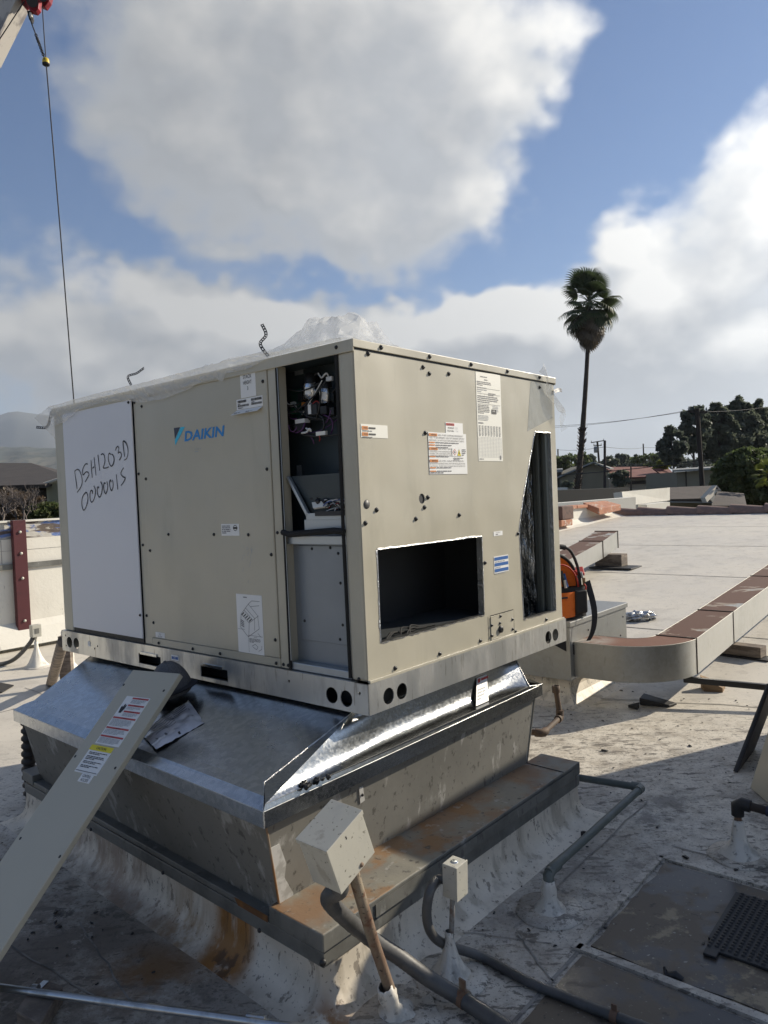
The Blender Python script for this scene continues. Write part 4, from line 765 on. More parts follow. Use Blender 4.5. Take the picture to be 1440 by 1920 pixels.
# cut edges dressed with foil tape
def foil(loop, w, name='foil_tape', seed=0):
    mm = MB(); rr = random.Random(seed); n = len(loop); cx = sum(p[0] for p in loop) / n; cy = sum(p[1] for p in loop) / n
    for i in range(n):
        a, b = Vector((*loop[i], 0)), Vector((*loop[(i + 1) % n], 0)); k = max(2, int((b - a).length / .018)); d = (b - a).normalized(); o = Vector((d.y, -d.x, 0))
        if o.dot(a - Vector((cx, cy, 0))) < 0: o = -o
        rowo = [a.lerp(b, j / k) + o * w * rr.uniform(.35, 1.25) for j in range(k + 1)]; rowi = [a.lerp(b, j / k) for j in range(k + 1)]
        for j in range(k):
            mm.quad(FR.pt(rowi[j].x, rowi[j].y, .0045), FR.pt(rowi[j + 1].x, rowi[j + 1].y, .0045), FR.pt(rowo[j + 1].x, rowo[j + 1].y, .0032), FR.pt(rowo[j].x, rowo[j].y, .0032))
            mm.quad(FR.pt(rowi[j].x, rowi[j].y, .0045), FR.pt(rowi[j + 1].x, rowi[j + 1].y, .0045), FR.pt(rowi[j + 1].x + rr.uniform(-.003, .003), rowi[j + 1].y, -.025), FR.pt(rowi[j].x, rowi[j].y, -.025))
    return mm.build(name, M['foil'], ac)
foil(REC, .0065, seed=1); foil(WED, .0045, seed=2)
# inside of the cabinet
def ins(u0, u1, v0, v1, z0, z1, name, mt, **k): return MB().lbox(u0, u1, v0, v1, z0, z1).build(name, mt, ac, **k)
ins(.09, LU - .06, WV - .006, WV - .001, .113, 1.29, 'back_panel', M['beige']); ins(LU - .006, LU - .001, .07, WV - .01, .113, 1.29, 'end_panel', M['beige'])
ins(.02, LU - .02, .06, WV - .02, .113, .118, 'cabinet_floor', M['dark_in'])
ins(1.35, 1.36, .031, WV - .02, .119, 1.285, 'bulkhead', M['insul_shade']); ins(.90, .905, .32, WV - .02, .119, 1.285, 'bulkhead', M['insul_shade'])
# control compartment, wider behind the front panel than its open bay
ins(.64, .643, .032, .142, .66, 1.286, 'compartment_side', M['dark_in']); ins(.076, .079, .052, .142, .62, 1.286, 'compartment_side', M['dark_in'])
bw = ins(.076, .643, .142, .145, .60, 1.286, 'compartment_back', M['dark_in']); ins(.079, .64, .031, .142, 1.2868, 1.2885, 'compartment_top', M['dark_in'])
def bay(px, py, v):
    d = raydir(px, py); o = FL.o + G * v; w = CAM + d * ((o - CAM).dot(G) / d.dot(G)) - FL.o; return w.dot(E), w.z
def baybox(p0, p1, v0, v1, name, mt, par=None, bevel=0):
    (u0, z0), (u1, z1) = bay(*p0, v0), bay(*p1, v0); return MB().lbox(min(u0, u1), max(u0, u1), v0, v1, min(z0, z1), max(z0, z1)).build(name, mt, par or ac, bevel=bevel)
baybox((552, 690), (568, 701), .139, .1415, 'back_label', M['inner_galv'], bw); baybox((556, 873), (565, 895), .139, .1415, 'back_label', M['inner_galv'], bw)
for p in ((546, 805), (548, 897)):
    u, z = bay(*p, .14); MB().lathe(PL(u, .1415, z), [(0, .004), (.016, .004), (.019, .008), (.016, .006)], -G, 12).build('grommet', M['wire_black'], bw)
# dark deep cavities behind the cut openings
ins(.30, .302, .06, .90, .12, .72, 'blower_wall', M['insul_shade']); ins(.01, .30, .90, .902, .12, 1.28, 'blower_wall', M['insul_shade']); ins(.09, .30, .315, .9, .70, .704, 'blower_deck', M['insul_shade'])
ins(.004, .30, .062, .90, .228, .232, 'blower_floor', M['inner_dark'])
rr = random.Random(4); mm = MB()
for i in range(8): a = rr.uniform(.31, .5); mm.tube(spl([P(.03, a - .2, ZR + .236), P(.05 + rr.uniform(0, .03), a - .14, ZR + .245 + rr.uniform(0, .012)), P(.07, a - .07, ZR + .24), P(.06, a, ZR + .236)]), .0035, 5)
mm.build('loose_wiring', M['seal'], ac)
# liner and ribs seen through the tapered cut
def fl(s, t):
    u = .098 + .20 * s; z = .13 + .95 * t; return PL(u, 1.392 - .02 * s + .016 * noise.noise(Vector((s * 9, t * 13, 2))), z)
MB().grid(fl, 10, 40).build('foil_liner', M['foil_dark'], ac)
for u0, u1, d in ((.012, .034, .030), (.036, .052, .012), (.054, .072, .030), (.074, .096, .018)): ins(u0, u1, 1.417 - d, 1.417, .12, 1.10, 'inner_rib', M['rib'], bevel=.003)
ins(.30, .304, .95, WV - .02, .12, 1.28, 'inner_wall', M['beige_dark']); ins(.003, .09, WV - .006, WV - .001, .113, 1.29, 'back_post', M['beige']); ins(.003, .30, 1.418, 1.422, .113, 1.29, 'inner_return', M['rib'])
# lower door of the open bay
ins(.079, .403, .045, .049, .118, .598, 'inner_door', M['inner_grey'])
dp = ins(.128, .372, .040, .0448, .225, .592, 'raised_door', M['inner_grey'], bevel=.002)
ins(.079, .403, .012, .10, .598, .632, 'bay_shelf', M['inner_galv'], bevel=.003); ins(.079, .403, .035, .10, .633, .648, 'shelf_lip', M['inner_galv'], bevel=.002)
ins(.082, .400, .004, .045, .113, .142, 'bay_sill', M['inner_galv'], bevel=.003)
SC = MB().lathe(Vector((0, 0, 0)), [(0, .0075), (.0052, .0075), (.0058, .002), (.0095, .002), (.0095, 0)], (0, 0, 1), 8)
sc_me = None
def screw(F, a, b, c, parent, s=1.0):
    global sc_me
    if sc_me is None:
        o0 = SC.build('screw', M['screw']); sc_me = o0.data; bpy.data.objects.remove(o0)
    o = bpy.data.objects.new('screw', sc_me); COL.objects.link(o); o.parent = parent; o.location = F.pt(a, b, c) - parent_base(parent); o.rotation_euler = F.n.to_track_quat('Z', 'Y').to_euler(); o.scale = (s, s, s)
for u, z in ((.293, .58), (.195, .585), (.155, .565), (.150, .455), (.148, .30), (.165, .245), (.352, .30)): screw(FL, -u, z, -.040, dp, .62)
for u, z in ((1.453, 1.266), (1.418, 1.263), (1.413, .924), (1.408, .586), (1.446, .25), (1.407, .249)): screw(FL, -u, z, .008 if u > 1.43 else -.003, ac, .75)
for u, z in ((1.348, 1.236), (1.343, .897), (.481, 1.237), (.481, .894), (1.181, .637), (.842, .637), (.614, .636), (1.339, .561), (.479, .558), (1.341, .222), (.479, .221)): screw(FL, -u, z, .003, ac, .8)
for u, z in ((1.31, .128), (1.041, .128), (.843, .128), (.483, .128), (.440, .128), (.412, .128), (.439, .644), (.412, .644), (.04, .122)): screw(FL, -u, z, .001, ac, .75)
for v, z in ((.076, 1.278), (.397, 1.263), (.436, 1.242), (.568, 1.254), (1.324, 1.262), (.393, 1.007), (.085, .72), (.022, .676), (.392, .756), (.368, .718), (.311, .676), (.601, .677), (1.065, .569), (.779, .462), (1.301, .135), (.719, .135), (.427, .135), (.15, .135)): screw(FR, v, z, .002, ac, 1.0)
for v in (.14, .432, .723, 1.016, 1.313): screw(FR, v, 1.307, .010, lid, 1.0)
screw(FL, -.07, 1.302, .010, lid, .8)
MB().lathe(FR.pt(.034, .742, .001), [(0, .003), (.015, .003), (.017, 0)], A, 12).build('hole_plug', M['conduit'], ac)
MB().lathe(FR.pt(.355, .752, -.002), [(0, .0), (.019, .0)], A, 12).build('hole_plug', M['black'], ac)
# small access hatch
mm = MB(); mm.plate(FR, [(.800, .125), (.992, .120), (.994, .224), (.802, .222)], [circ(.874, .160, .012, 12, .016)], .006, .004)
ha = mm.build('access_hatch', M['beige'], ac, bevel=.0015)
mm = MB().rect(FR, .786, .116, .799, .228, .0035).rect(FR, .994, .118, 1.004, .228, .0035); mm.build('hatch_groove', M['beige_dark'], ha)
MB().rect(FR, .80, .226, .997, .2295, .0036).build('hatch_gap', M['insul_shade'], ha)
for v, z in ((.881, .216), (.981, .186), (.98, .142), (.807, .187), (.805, .142), (.874, .186)): screw(FR, v, z, .006, ha, .8)
screw(FR, 1.010, .127, .002, ac, .9)
MB().lathe(FR.pt(.874, .158, .004), [(.006, .012), (.014, .012), (.016, .0), (.010, -.01)], A, 14).build('hatch_bushing', M['black'], ha)
MB().quad(FR.pt(1.19, 1.043, .0028), FR.pt(1.445, 1.12, .0028), FR.pt(1.455, 1.285, .0028), FR.pt(1.238, 1.282, .0028)).build('clear_tape', M['tape'], ac)
# seals along the open bay
mm = MB().tube([FL.pt(-.400, .116, .001), FL.pt(-.398, .5, .002), FL.pt(-.401, 1.286, .001)], .0065, 6).tube([FL.pt(-.082, .12, .001), FL.pt(-.084, .6, .002), FL.pt(-.081, 1.286, .001)], .0075, 6); mm.build('door_seal', M['seal'], ac)
mm = MB(); mm.tube([FL.pt(-.405, .646, .003), FL.pt(-.36, .638, .012), FL.pt(-.24, .645, .014), FL.pt(-.12, .652, .012), FL.pt(-.078, .648, .004)], .012, 8); mm.build('seal_strip', M['seal'], ac)
MB().tube([FL.pt(-.392, .15, .003), FL.pt(-.393, .7, .003), FL.pt(-.395, 1.28, .003)], .0022, 4).build('door_edge', M['inner_galv'], ac)
# --- electrical parts
el = baybox((543, 732), (568, 793), .125, .128, 'circuit_board', M['green_pcb'])
baybox((544, 754), (551, 762), .11, .124, 'terminal_block', M['wire_white'], el); baybox((544, 766), (551, 776), .11, .124, 'terminal_block', M['green_plug'], el); baybox((558, 738), (567, 752), .112, .124, 'relay', M['black'], el); baybox((565, 755), (571, 761), .114, .124, 'coil', M['ink_orange'], el)
def can(px, y0, y1, w):
    (u, z1), (_, z0) = bay(px, y0, .10), bay(px, y1, .10); r = w
    c = MB().lathe(PL(u, .10, z0), [(0, 0), (r, 0), (r, z1 - z0), (r * .9, z1 - z0 + .004), (0, z1 - z0 + .004)], n=20).build('capacitor', M['can'], ac)
    a = math.radians(20); n_ = (-G * math.cos(a) - E * math.sin(a)); t_ = n_.cross(Z); q = PL(u, .10, (z0 + z1) / 2) + n_ * (r + .001)
    MB().slab([q - t_ * .012 - Z * .014, q + t_ * .012 - Z * .014, q + t_ * .012 + Z * .014, q - t_ * .012 + Z * .014], n_, .001).build('capacitor_label', M['paper'], c)
    MB().lathe(PL(u, .10, z1 + .004), [(0, .035), (r * .7, .035), (r * .8, 0)], n=12).build('capacitor_cap', M['wire_black'], c)
can(584, 720, 749, .034); can(612, 730, 757, .028)
baybox((573, 723), (583, 728), .07, .078, 'capacitor_clamp', M['inner_galv']); baybox((570, 760), (594, 777), .07, .12, 'relay', M['black'], bevel=.003); baybox((577, 759), (583, 776), .066, .069, 'relay_label', M['paper']); baybox((584, 756), (598, 775), .075, .12, 'contactor', M['wire_black'], bevel=.003)
baybox((553, 787), (571, 792), .06, .09, 'terminal_strip', M['wire_white']); baybox((551, 793), (571, 806), .065, .10, 'contactor', M['black'])
rr = random.Random(11)
def wiremass(mt, n, u0, u1, v0, v1, z0, z1, r, drop, name='wire'):
    mm = MB()
    for i in range(n):
        a = Vector((rr.uniform(u0, u1), rr.uniform(v0, v1), rr.uniform(z0, z1))); b = Vector((rr.uniform(u0, u1), rr.uniform(v0, v1), rr.uniform(z0, z1))); c = (a + b) / 2 + Vector((rr.uniform(-.03, .03), rr.uniform(-.03, 0), -drop * rr.uniform(.3, 1)))
        q = [(a * (1 - t) ** 2 + c * 2 * t * (1 - t) + b * t * t) for t in [j / 10 for j in range(11)]]; mm.tube([PL(*p) for p in q], r, 5, cap=False)
    return mm.build(name, mt, ac)
def baywire(mt, r, *pts): MB().tube([PL(u, v, z) for u, v, z in [(*(lambda q: (q[0],))(bay(x, y, v)), v, bay(x, y, v)[1]) for x, y, v in pts]], r, 6, cap=False).build('wire', M[mt], ac)
def loop(mt, r, *pts):
    q = spl([PL(bay(x, y, v)[0], v, bay(x, y, v)[1]) for x, y, v in pts]); MB().tube(q, r, 6, cap=False).build('wire', M[mt], ac)
loop('wire_white', .0035, (597, 700, .08), (603, 708, .07), (608, 703, .07), (613, 700, .07), (616, 706, .08)); loop('wire_white', .004, (566, 812, .05), (575, 810, .045), (580, 804, .045), (583, 808, .05), (574, 803, .06)); loop('wire_white', .0025, (550, 757, .10), (554, 760, .09), (556, 766, .09))
wiremass(M['wire_black'], 12, .16, .50, .05, .12, 1.06, 1.24, .003, .06); wiremass(M['wire_purple'], 5, .18, .50, .05, .11, 1.03, 1.18, .0024, .07); wiremass(M['wire_white'], 3, .2, .45, .05, .1, 1.1, 1.22, .0022, .04); baybox((598, 762), (612, 776), .08, .12, 'relay', M['black'], bevel=.003); baybox((616, 764), (626, 778), .09, .12, 'relay', M['wire_black'], bevel=.003)
baybox((611, 707), (622, 713), .07, .08, 'wire_connector', M['wire_white']); baybox((592, 810), (610, 815), .05, .062, 'wire_connector', M['paper_cream'])
loop('wire_black', .004, (592, 775, .08), (606, 785, .07), (606, 805, .07), (590, 813, .06), (560, 812, .07)); loop('wire_purple', .003, (600, 775, .09), (620, 785, .08), (624, 800, .08), (620, 815, .09)); loop('wire_black', .005, (548, 806, .12), (570, 815, .06), (600, 818, .06), (634, 814, .08)); loop('wire_purple', .0025, (575, 812, .06), (585, 822, .06), (589, 832, .07)); loop('wire_red', .0022, (597, 814, .055), (600, 822, .055), (599, 827, .06)); loop('wire_purple', .003, (554, 812, .07), (566, 806, .06), (572, 792, .07), (571, 786, .08)); loop('wire_black', .004, (588, 777, .09), (570, 790, .08), (562, 800, .08)); loop('wire_red', .002, (586, 757, .07), (594, 752, .075), (600, 758, .08)); loop('wire_black', .006, (584, 718, .1), (590, 704, .1), (598, 700, .1), (604, 712, .1), (612, 726, .1))
# sloping low voltage tray
mm = MB(); mm.quad(PL(.400, .03, .86), PL(.295, .025, .705), PL(.295, .035, .705), PL(.400, .04, .86)); mm.hexa([PL(.400, .02, .86), PL(.386, .02, .86), PL(.281, .02, .705), PL(.297, .02, .705)], [PL(.400, .035, .86), PL(.386, .035, .86), PL(.281, .035, .705), PL(.297, .035, .705)]); mm.lbox(.079, .297, .02, .03, .690, .716); mm.lbox(.079, .31, .022, .028, .650, .692)
tr = mm.build('control_tray', M['inner_galv'], ac, bevel=.001); MB().add([PL(.386, .036, .86), PL(.08, .036, .86), PL(.08, .05, .712), PL(.285, .05, .712)], [(0, 1, 2, 3)]).build('tray_floor', M['dark_in'], tr)
bd = MB().hexa([PL(.36, .105, .815), PL(.26, .105, .818), PL(.19, .035, .735), PL(.265, .035, .73)], [PL(.36, .098, .82), PL(.26, .098, .823), PL(.19, .028, .74), PL(.265, .028, .735)]).build('control_board', M['paper_cream'], tr)
for i in range(7): s, t = rr.uniform(.1, .9), rr.uniform(.1, .9); p = PL(.36, .098, .82).lerp(PL(.26, .098, .823), s).lerp(PL(.265, .028, .735).lerp(PL(.19, .028, .74), s), t); MB().lathe(p, [(0, .012), (.010, .012), (.010, -.004)], Vector(-G * .7 + Z * .7), 8).build('board_part', M['black'], bd)
for nm, mt, n in (('wire', 'wire_white', 14), ('wire', 'wire_red', 4), ('wire', 'wire_blue', 3), ('wire', 'wire_black', 6)): wiremass(M[mt], n, .085, .22, .012, .07, .715, .77, .0020, -.03)
MB().lbox(.08, .24, .012, .026, .705, .722).build('terminal_strip', M['black'], tr); wiremass(M['wire_black'], 8, .085, .19, .06, .16, .80, .90, .006, -.04); MB().lbox(.082, .18, .07, .18, .80, .865).build('transformer', M['black'], ac, bevel=.006)

# --- labels on the left face
def sticker(F, a0, b0, a1, b1, c, mt='paper', parent=ac, name='sticker', label=None, off=.0012, quad=None):
    mm = MB(); q = quad or [(a0, b0), (a1, b0), (a1, b1), (a0, b1)]; mm.slab([F.pt(x, y, c + off) for x, y in q], F.n, off); return mm.build(name, M[mt], parent, label=label)
INKS = [M['ink'], M['ink_grey'], M['ink_light'], M['ink_orange'], M['ink_red'], M['ink_yellow'], M['ink_blue'], M['paper']]
C0 = .0031; T = C0 + .0022
s = sticker(FL, -.618, 1.187, -.524, 1.287, C0, label='small white STACK HEIGHT 3 label'); mm = MB()
for i, tx in enumerate(('STACK', 'HEIGHT', '3')): mm.text(FL, tx, -.573, 1.262 - i * .0235, .0145, T, 0, 'CENTER', width=.052 if i < 2 else None)
mm.build('lettering', INKS, s)
s = sticker(FL, -.648, 1.143, -.487, 1.184, C0, label='white barcode label'); mm = MB(); rr = random.Random(3)
for x0, x1, y0, y1 in ((-.640, -.585, 1.169, 1.179), (-.555, -.492, 1.169, 1.179), (-.640, -.570, 1.153, 1.161), (-.555, -.49, 1.153, 1.161)):
    x = x0
    while x < x1: w = rr.choice((.0012, .002, .003)); mm.rect(FL, x, y0, x + w, y1, T, 0); x += w + rr.choice((.001, .0016))
mm.micro(FL, -.64, 1.161, -.60, 1.168, 1, T, 1); mm.micro(FL, -.555, 1.161, -.51, 1.168, 1, T, 1); mm.micro(FL, -.64, 1.1445, -.56, 1.152, 1, T, 1); mm.build('lettering', INKS, s)
q = MB(); q.add([FL.pt(-.646, 1.142, C0), FL.pt(-.487, 1.142, C0), FL.pt(-.500, 1.124, C0 + .020), FL.pt(-.668, 1.122, C0 + .020)], [(0, 1, 2, 3)]); fl_ = q.build('loose_flap', M['paper'], s)
FQ = Fr(FL.pt(-.668, 1.122, C0 + .0215), A, (FL.pt(-.646, 1.142, C0) - FL.pt(-.668, 1.122, C0 + .02)).normalized()); mm = MB().micro(FQ, .012, .006, .055, .016, 2, .0006, 0).micro(FQ, .085, .006, .13, .016, 2, .0006, 0, seed=4); mm.build('flap_print', INKS, s)
lg = MB(); lg.poly([FL.pt(*p, C0 + .001) for p in ((-1.097, 1.112), (-1.050, 1.111), (-1.093, 1.062))], 1); lg.poly([FL.pt(*p, C0 + .001) for p in ((-1.046, 1.111), (-1.012, 1.110), (-1.093, 1.034), (-1.093, 1.058))], 0)
lg = lg.build('logo', [M['logo_cyan'], M['logo_dark']], ac, label='light and dark blue triangle logo')
MB().text(FL, 'DAIKIN', -1.022, 1.0455, .0445, C0 + .001, 0, bold=.028, shear=.16, width=.288).build('brand_lettering', M['logo_blue'], ac)
mm = MB().text(FL, 'TESTED', -.950, 1.003, .007, C0 + .0006, 2, width=.03).micro(FL, -.914, 1.003, -.887, 1.011, 1, C0 + .0006, 2).micro(FL, -.950, .992, -.890, 1.000, 1, C0 + .0006, 2); mm.build('fine_print', INKS, ac)
s = sticker(FL, -.789, .632, -.671, .681, C0, label='small white notice with a round mark'); mm = MB().micro(FL, -.783, .640, -.715, .676, 5, T, 1, .85)
for i in range(16): a = 2 * math.pi * i / 16; a2 = 2 * math.pi * (i + 1) / 16; mm.quad(*[FL.pt(-.695 + r * math.cos(t), .664 + r * math.sin(t), T) for r, t in ((.010, a), (.010, a2), (.0125, a2), (.0125, a))], 0)
mm.rect(FL, -.709, .660, -.681, .668, T, 0); mm.build('lettering', INKS, s)
s = sticker(FL, -.712, .151, -.549, .392, C0, label='tall white instruction sheet with a line drawing'); mm = MB()
def ln(pts, w=.0009, mi=1, F=FL, c=T):
    for a, b in zip(pts[:-1], pts[1:]):
        a, b = Vector((*a, 0)), Vector((*b, 0)); d = b - a
        if d.length < 1e-6: continue
        n = Vector((-d.y, d.x, 0)).normalized() * w; mm.quad(*[F.pt(p.x, p.y, c) for p in (a - n, b - n, b + n, a + n)], mi)
def dq(x, y): return (-.712 + .163 * x, .151 + .241 * y)
mm.micro(FL, -.665, .377, -.60, .384, 1, T, 1)
ln([dq(.18, .66), dq(.48, .84), dq(.82, .66), dq(.86, .44), dq(.42, .28), dq(.12, .44), dq(.18, .66), dq(.48, .52), dq(.86, .66)]); ln([dq(.48, .52), dq(.44, .28)]); ln([dq(.30, .73), dq(.62, .58)]); ln([dq(.36, .77), dq(.7, .61), dq(.68, .40)]); ln([dq(.48, .84), dq(.62, .90), dq(.92, .90)]); ln([dq(.55, .80), dq(.9, .83)]); ln([dq(.8, .36), dq(.92, .30)])
for i in range(5): ln([dq(.20 + .07 * i, .645 - .025 * i), dq(.30 + .07 * i, .69 - .025 * i)], .0022, 0)
for i in range(4): ln([dq(.16, .47 + .03 * i), dq(.28, .44 + .03 * i)], .0018, 1)
ln([dq(.03, .40), dq(.30, .40)], .0006); ln([dq(.43, .02), dq(.43, .31), dq(.98, .31)], .0006); mm.text(FL, 'NOTE', *dq(.70, .275), .005, T, 1, 'CENTER'); mm.micro(FL, *dq(.46, .19), *dq(.95, .265), 4, T, 1, .9)
ln([dq(.55, .13), dq(.68, .17), dq(.78, .13), dq(.72, .08), dq(.58, .12)]); ln([dq(.8, .06), dq(.92, .10), dq(.93, .16)]); mm.build('drawing', INKS, s)
s = sticker(FL, -1.327, .155, -1.252, .180, C0, label='tiny white access label'); mm = MB().text(FL, 'ULC', -1.289, .169, .007, T, 1, 'CENTER').text(FL, 'ACCESS', -1.289, .158, .007, T, 1, 'CENTER'); mm.build('lettering', INKS, s)
s = sticker(FL, -1.192, .065, -1.135, .089, .0125, parent=br, label='small blue and white rail sticker'); mm = MB().rect(FL, -1.189, .070, -1.139, .082, .0142, 6).text(FL, 'LIFT', -1.164, .0725, .007, .0146, 7, 'CENTER'); o = mm.build('lettering', INKS, s)
s = sticker(FL, -1.954, .052, -1.932, .078, .0125, parent=br); 
# --- labels on the right face
C1 = .0022; T1 = C1 + .0022
s = sticker(FR, .019, .979, .165, 1.026, C1, 'paper_cream', label='small double warning strip near the corner'); mm = MB()
for y in (1.006, .984): mm.rect(FR, .024, y, .056, y + .013, T1, 3).text(FR, 'WARNING', .032, y + .0035, .006, T1 + .0004, 0, width=.022).micro(FR, .060, y + .001, .14, y + .013, 1, T1, 0, 1).micro(FR, .026, y - .007, .150, y - .0005, 1, T1, 1, .9)
mm.build('lettering', INKS, s)
s = sticker(FR, .53, 1.012, .652, 1.056, C1, label='small notice above the big refrigerant warning'); mm = MB().rect(FR, .533, 1.043, .590, 1.053, T1, 4).text(FR, 'WARNING', .540, 1.0455, .005, T1 + .0004, 0, width=.045).text(FR, 'MINIMUM', .545, 1.030, .007, T1, 0).text(FR, '2.5', .60, 1.030, .008, T1, 2).text(FR, 'ROOM AREA', .541, 1.018, .007, T1, 0, width=.045).text(FR, '15 kg', .60, 1.018, .007, T1, 2)
mm.build('lettering', INKS, s)
s = sticker(FR, .409, .846, .672, 1.012, C1 + .0008, label='big refrigerant warning sheet with orange bars'); T2 = T1 + .0012; mm = MB()
def warn(y, lines, x=.475):
    mm.rect(FR, .412, y - .0015, .468, y + .0095, T2, 3); mm.text(FR, 'WARNING', .424, y + .001, .0058, T2 + .0004, 0, width=.038)
    for i, t in enumerate(lines): mm.text(FR, t, x if i == 0 else .414, y + .0005 - .0105 * i, .0066, T2, 1, width=(.648 if i < 1 else .655) - (x if i == 0 else .414) if len(t) > 24 else None)
warn(.998, ['RISK OF FIRE. FLAMMABLE REFRIGERANT', 'USED. TO BE REPAIRED ONLY BY TRAINED SERVICE', 'PERSONNEL. DO NOT PUNCTURE REFRIGERANT TUBING.'])
for y in (.970, .960, .9145, .870, .8565): mm.rect(FR, .412, y - .001, .450, y + .004, T2, 3).micro(FR, .455, y - .002, .655, y + .0055, 1, T2, 1, 1, seed=int(y * 1000))
mm.micro(FR, .455, .949, .655, .957, 1, T2, 1)
warn(.9435, ['RISK OF FIRE.  DISPOSE'])
for i, t in enumerate(('OF PROPERLY IN ACCORDANCE WITH', 'FEDERAL OR LOCAL REGULATIONS.', 'FLAMMABLE REFRIGERANT USED.')): mm.text(FR, t, .414, .9335 - .0082 * i, .0058, T2, 1, width=.155)
warn(.895, ['RISK OF FIRE - AUXILIARY DEVICES WHICH MAY', 'BE IGNITION SOURCES SHALL NOT BE INSTALLED IN THE', 'DUCTWORK, OTHER THAN AUXILIARY DEVICES LISTED FOR'])
mm.micro(FR, .414, .848, .62, .8555, 1, T2, 1, .9); mm.micro(FR, .575, .902, .655, .914, 2, T2, 1)
mm.rect(FR, .565, .918, .632, .952, T2, 7)
mm.poly([FR.pt(*p, T2 + .0003) for p in ((.583, .949), (.598, .935), (.583, .921), (.568, .935))], 4); mm.poly([FR.pt(*p, T2 + .0006) for p in ((.583, .946), (.5945, .935), (.583, .924), (.5715, .935))], 7); mm.poly([FR.pt(*p, T2 + .0009) for p in ((.583, .943), (.5875, .934), (.585, .930), (.581, .930), (.5785, .934))], 0)
mm.poly([FR.pt(*p, T2 + .0003) for p in ((.600, .920), (.629, .920), (.6145, .950))], 0); mm.poly([FR.pt(*p, T2 + .0006) for p in ((.602, .9213), (.627, .9213), (.6145, .9475))], 5); mm.poly([FR.pt(*p, T2 + .0009) for p in ((.6145, .939), (.619, .930), (.617, .926), (.612, .926), (.610, .930))], 0)
mm.micro(FR, .637, .920, .668, .95, 4, T2, 1, .9); mm.build('lettering', INKS, s)
s = sticker(FR, 0, 0, 0, 0, C1, 'paper_cream', label='tall cream specification sheet with a table', quad=[(.762, .901), (.959, .901), (.965, 1.287), (.765, 1.283)]); mm = MB()
mm.micro(FR, .80, 1.262, .93, 1.269, 1, T1, 1).micro(FR, .83, 1.250, .90, 1.257, 1, T1, 1).micro(FR, .772, 1.225, .90, 1.246, 3, T1, 1, .9).micro(FR, .772, 1.196, .87, 1.222, 3, T1, 2, .8).micro(FR, .86, 1.186, .93, 1.20, 2, T1, 1)
for y in (1.216, 1.192, 1.148): ln([(.77, y), (.955, y)], .0006, 1, FR, T1)
for x in (.80, .83, .86, .90, .93): ln([(x, 1.192), (x, 1.17)], .0004, 2, FR, T1)
mm.micro(FR, .772, 1.152, .95, 1.185, 4, T1, 1, .95).micro(FR, .772, 1.105, .87, 1.145, 6, T1, 1, .95).micro(FR, .89, 1.11, .95, 1.145, 5, T1, 2, .8, seed=3).rect(FR, .88, 1.108, .918, 1.128, T1 + .0003, 0).text(FR, 'AHRI', .886, 1.118, .006, T1 + .0006, 7).micro(FR, .772, 1.075, .865, 1.10, 4, T1, 2).micro(FR, .772, 1.06, .87, 1.07, 1, T1, 1)
for i in range(8): mm.micro(FR, .773 + .023 * i, 1.008, .789 + .023 * i, 1.055, 9, T1, 1, .9, seed=i)
for i in range(9): ln([(.770 + .0228 * i, .918), (.770 + .0228 * i, 1.004)], .0005, 2, FR, T1)
for i in range(15): ln([(.769, .918 + i * .0061), (.953, .918 + i * .0061)], .0004, 2, FR, T1)
mm.micro(FR, .768, .906, .85, .913, 1, T1, 1); mm.rect(FR, .934, .908, .945, .926, T1, 1); mm.build('lettering', INKS, s)
s = sticker(FR, .850, .407, .972, .481, C1, label='white label with three blue bars'); mm = MB()
for i in range(3): y = .463 - .0255 * i; mm.rect(FR, .854, y, .968, y + .014, T1, 6).micro(FR, .857, y - .010, .962, y - .002, 1, T1, 2, .95, seed=i)
mm.build('lettering', INKS, s)
s = sticker(FR, .857, .571, .931, .591, C1, label='tiny white label above the blue barred one'); mm = MB().text(FR, 'USE ONLY', .894, .583, .005, T1, 1, 'CENTER', width=.035).micro(FR, .874, .574, .915, .581, 1, T1, 1); mm.build('lettering', INKS, s)
# small scuffs under the notice
mm = MB(); rr = random.Random(9)
for i in range(26): a = -.62 + rr.uniform(-.045, .03) ; b = .59 - rr.random() * .15; L_ = rr.uniform(.004, .022); mm.quad(FL.pt(a, b, C0 + .0003), FL.pt(a + .0016, b, C0 + .0003), FL.pt(a + .002 - L_ * .35, b - L_, C0 + .0003), FL.pt(a - L_ * .35, b - L_, C0 + .0003))
mm.build('scuff_mark', M['ink_light'], fp, kind='stuff')

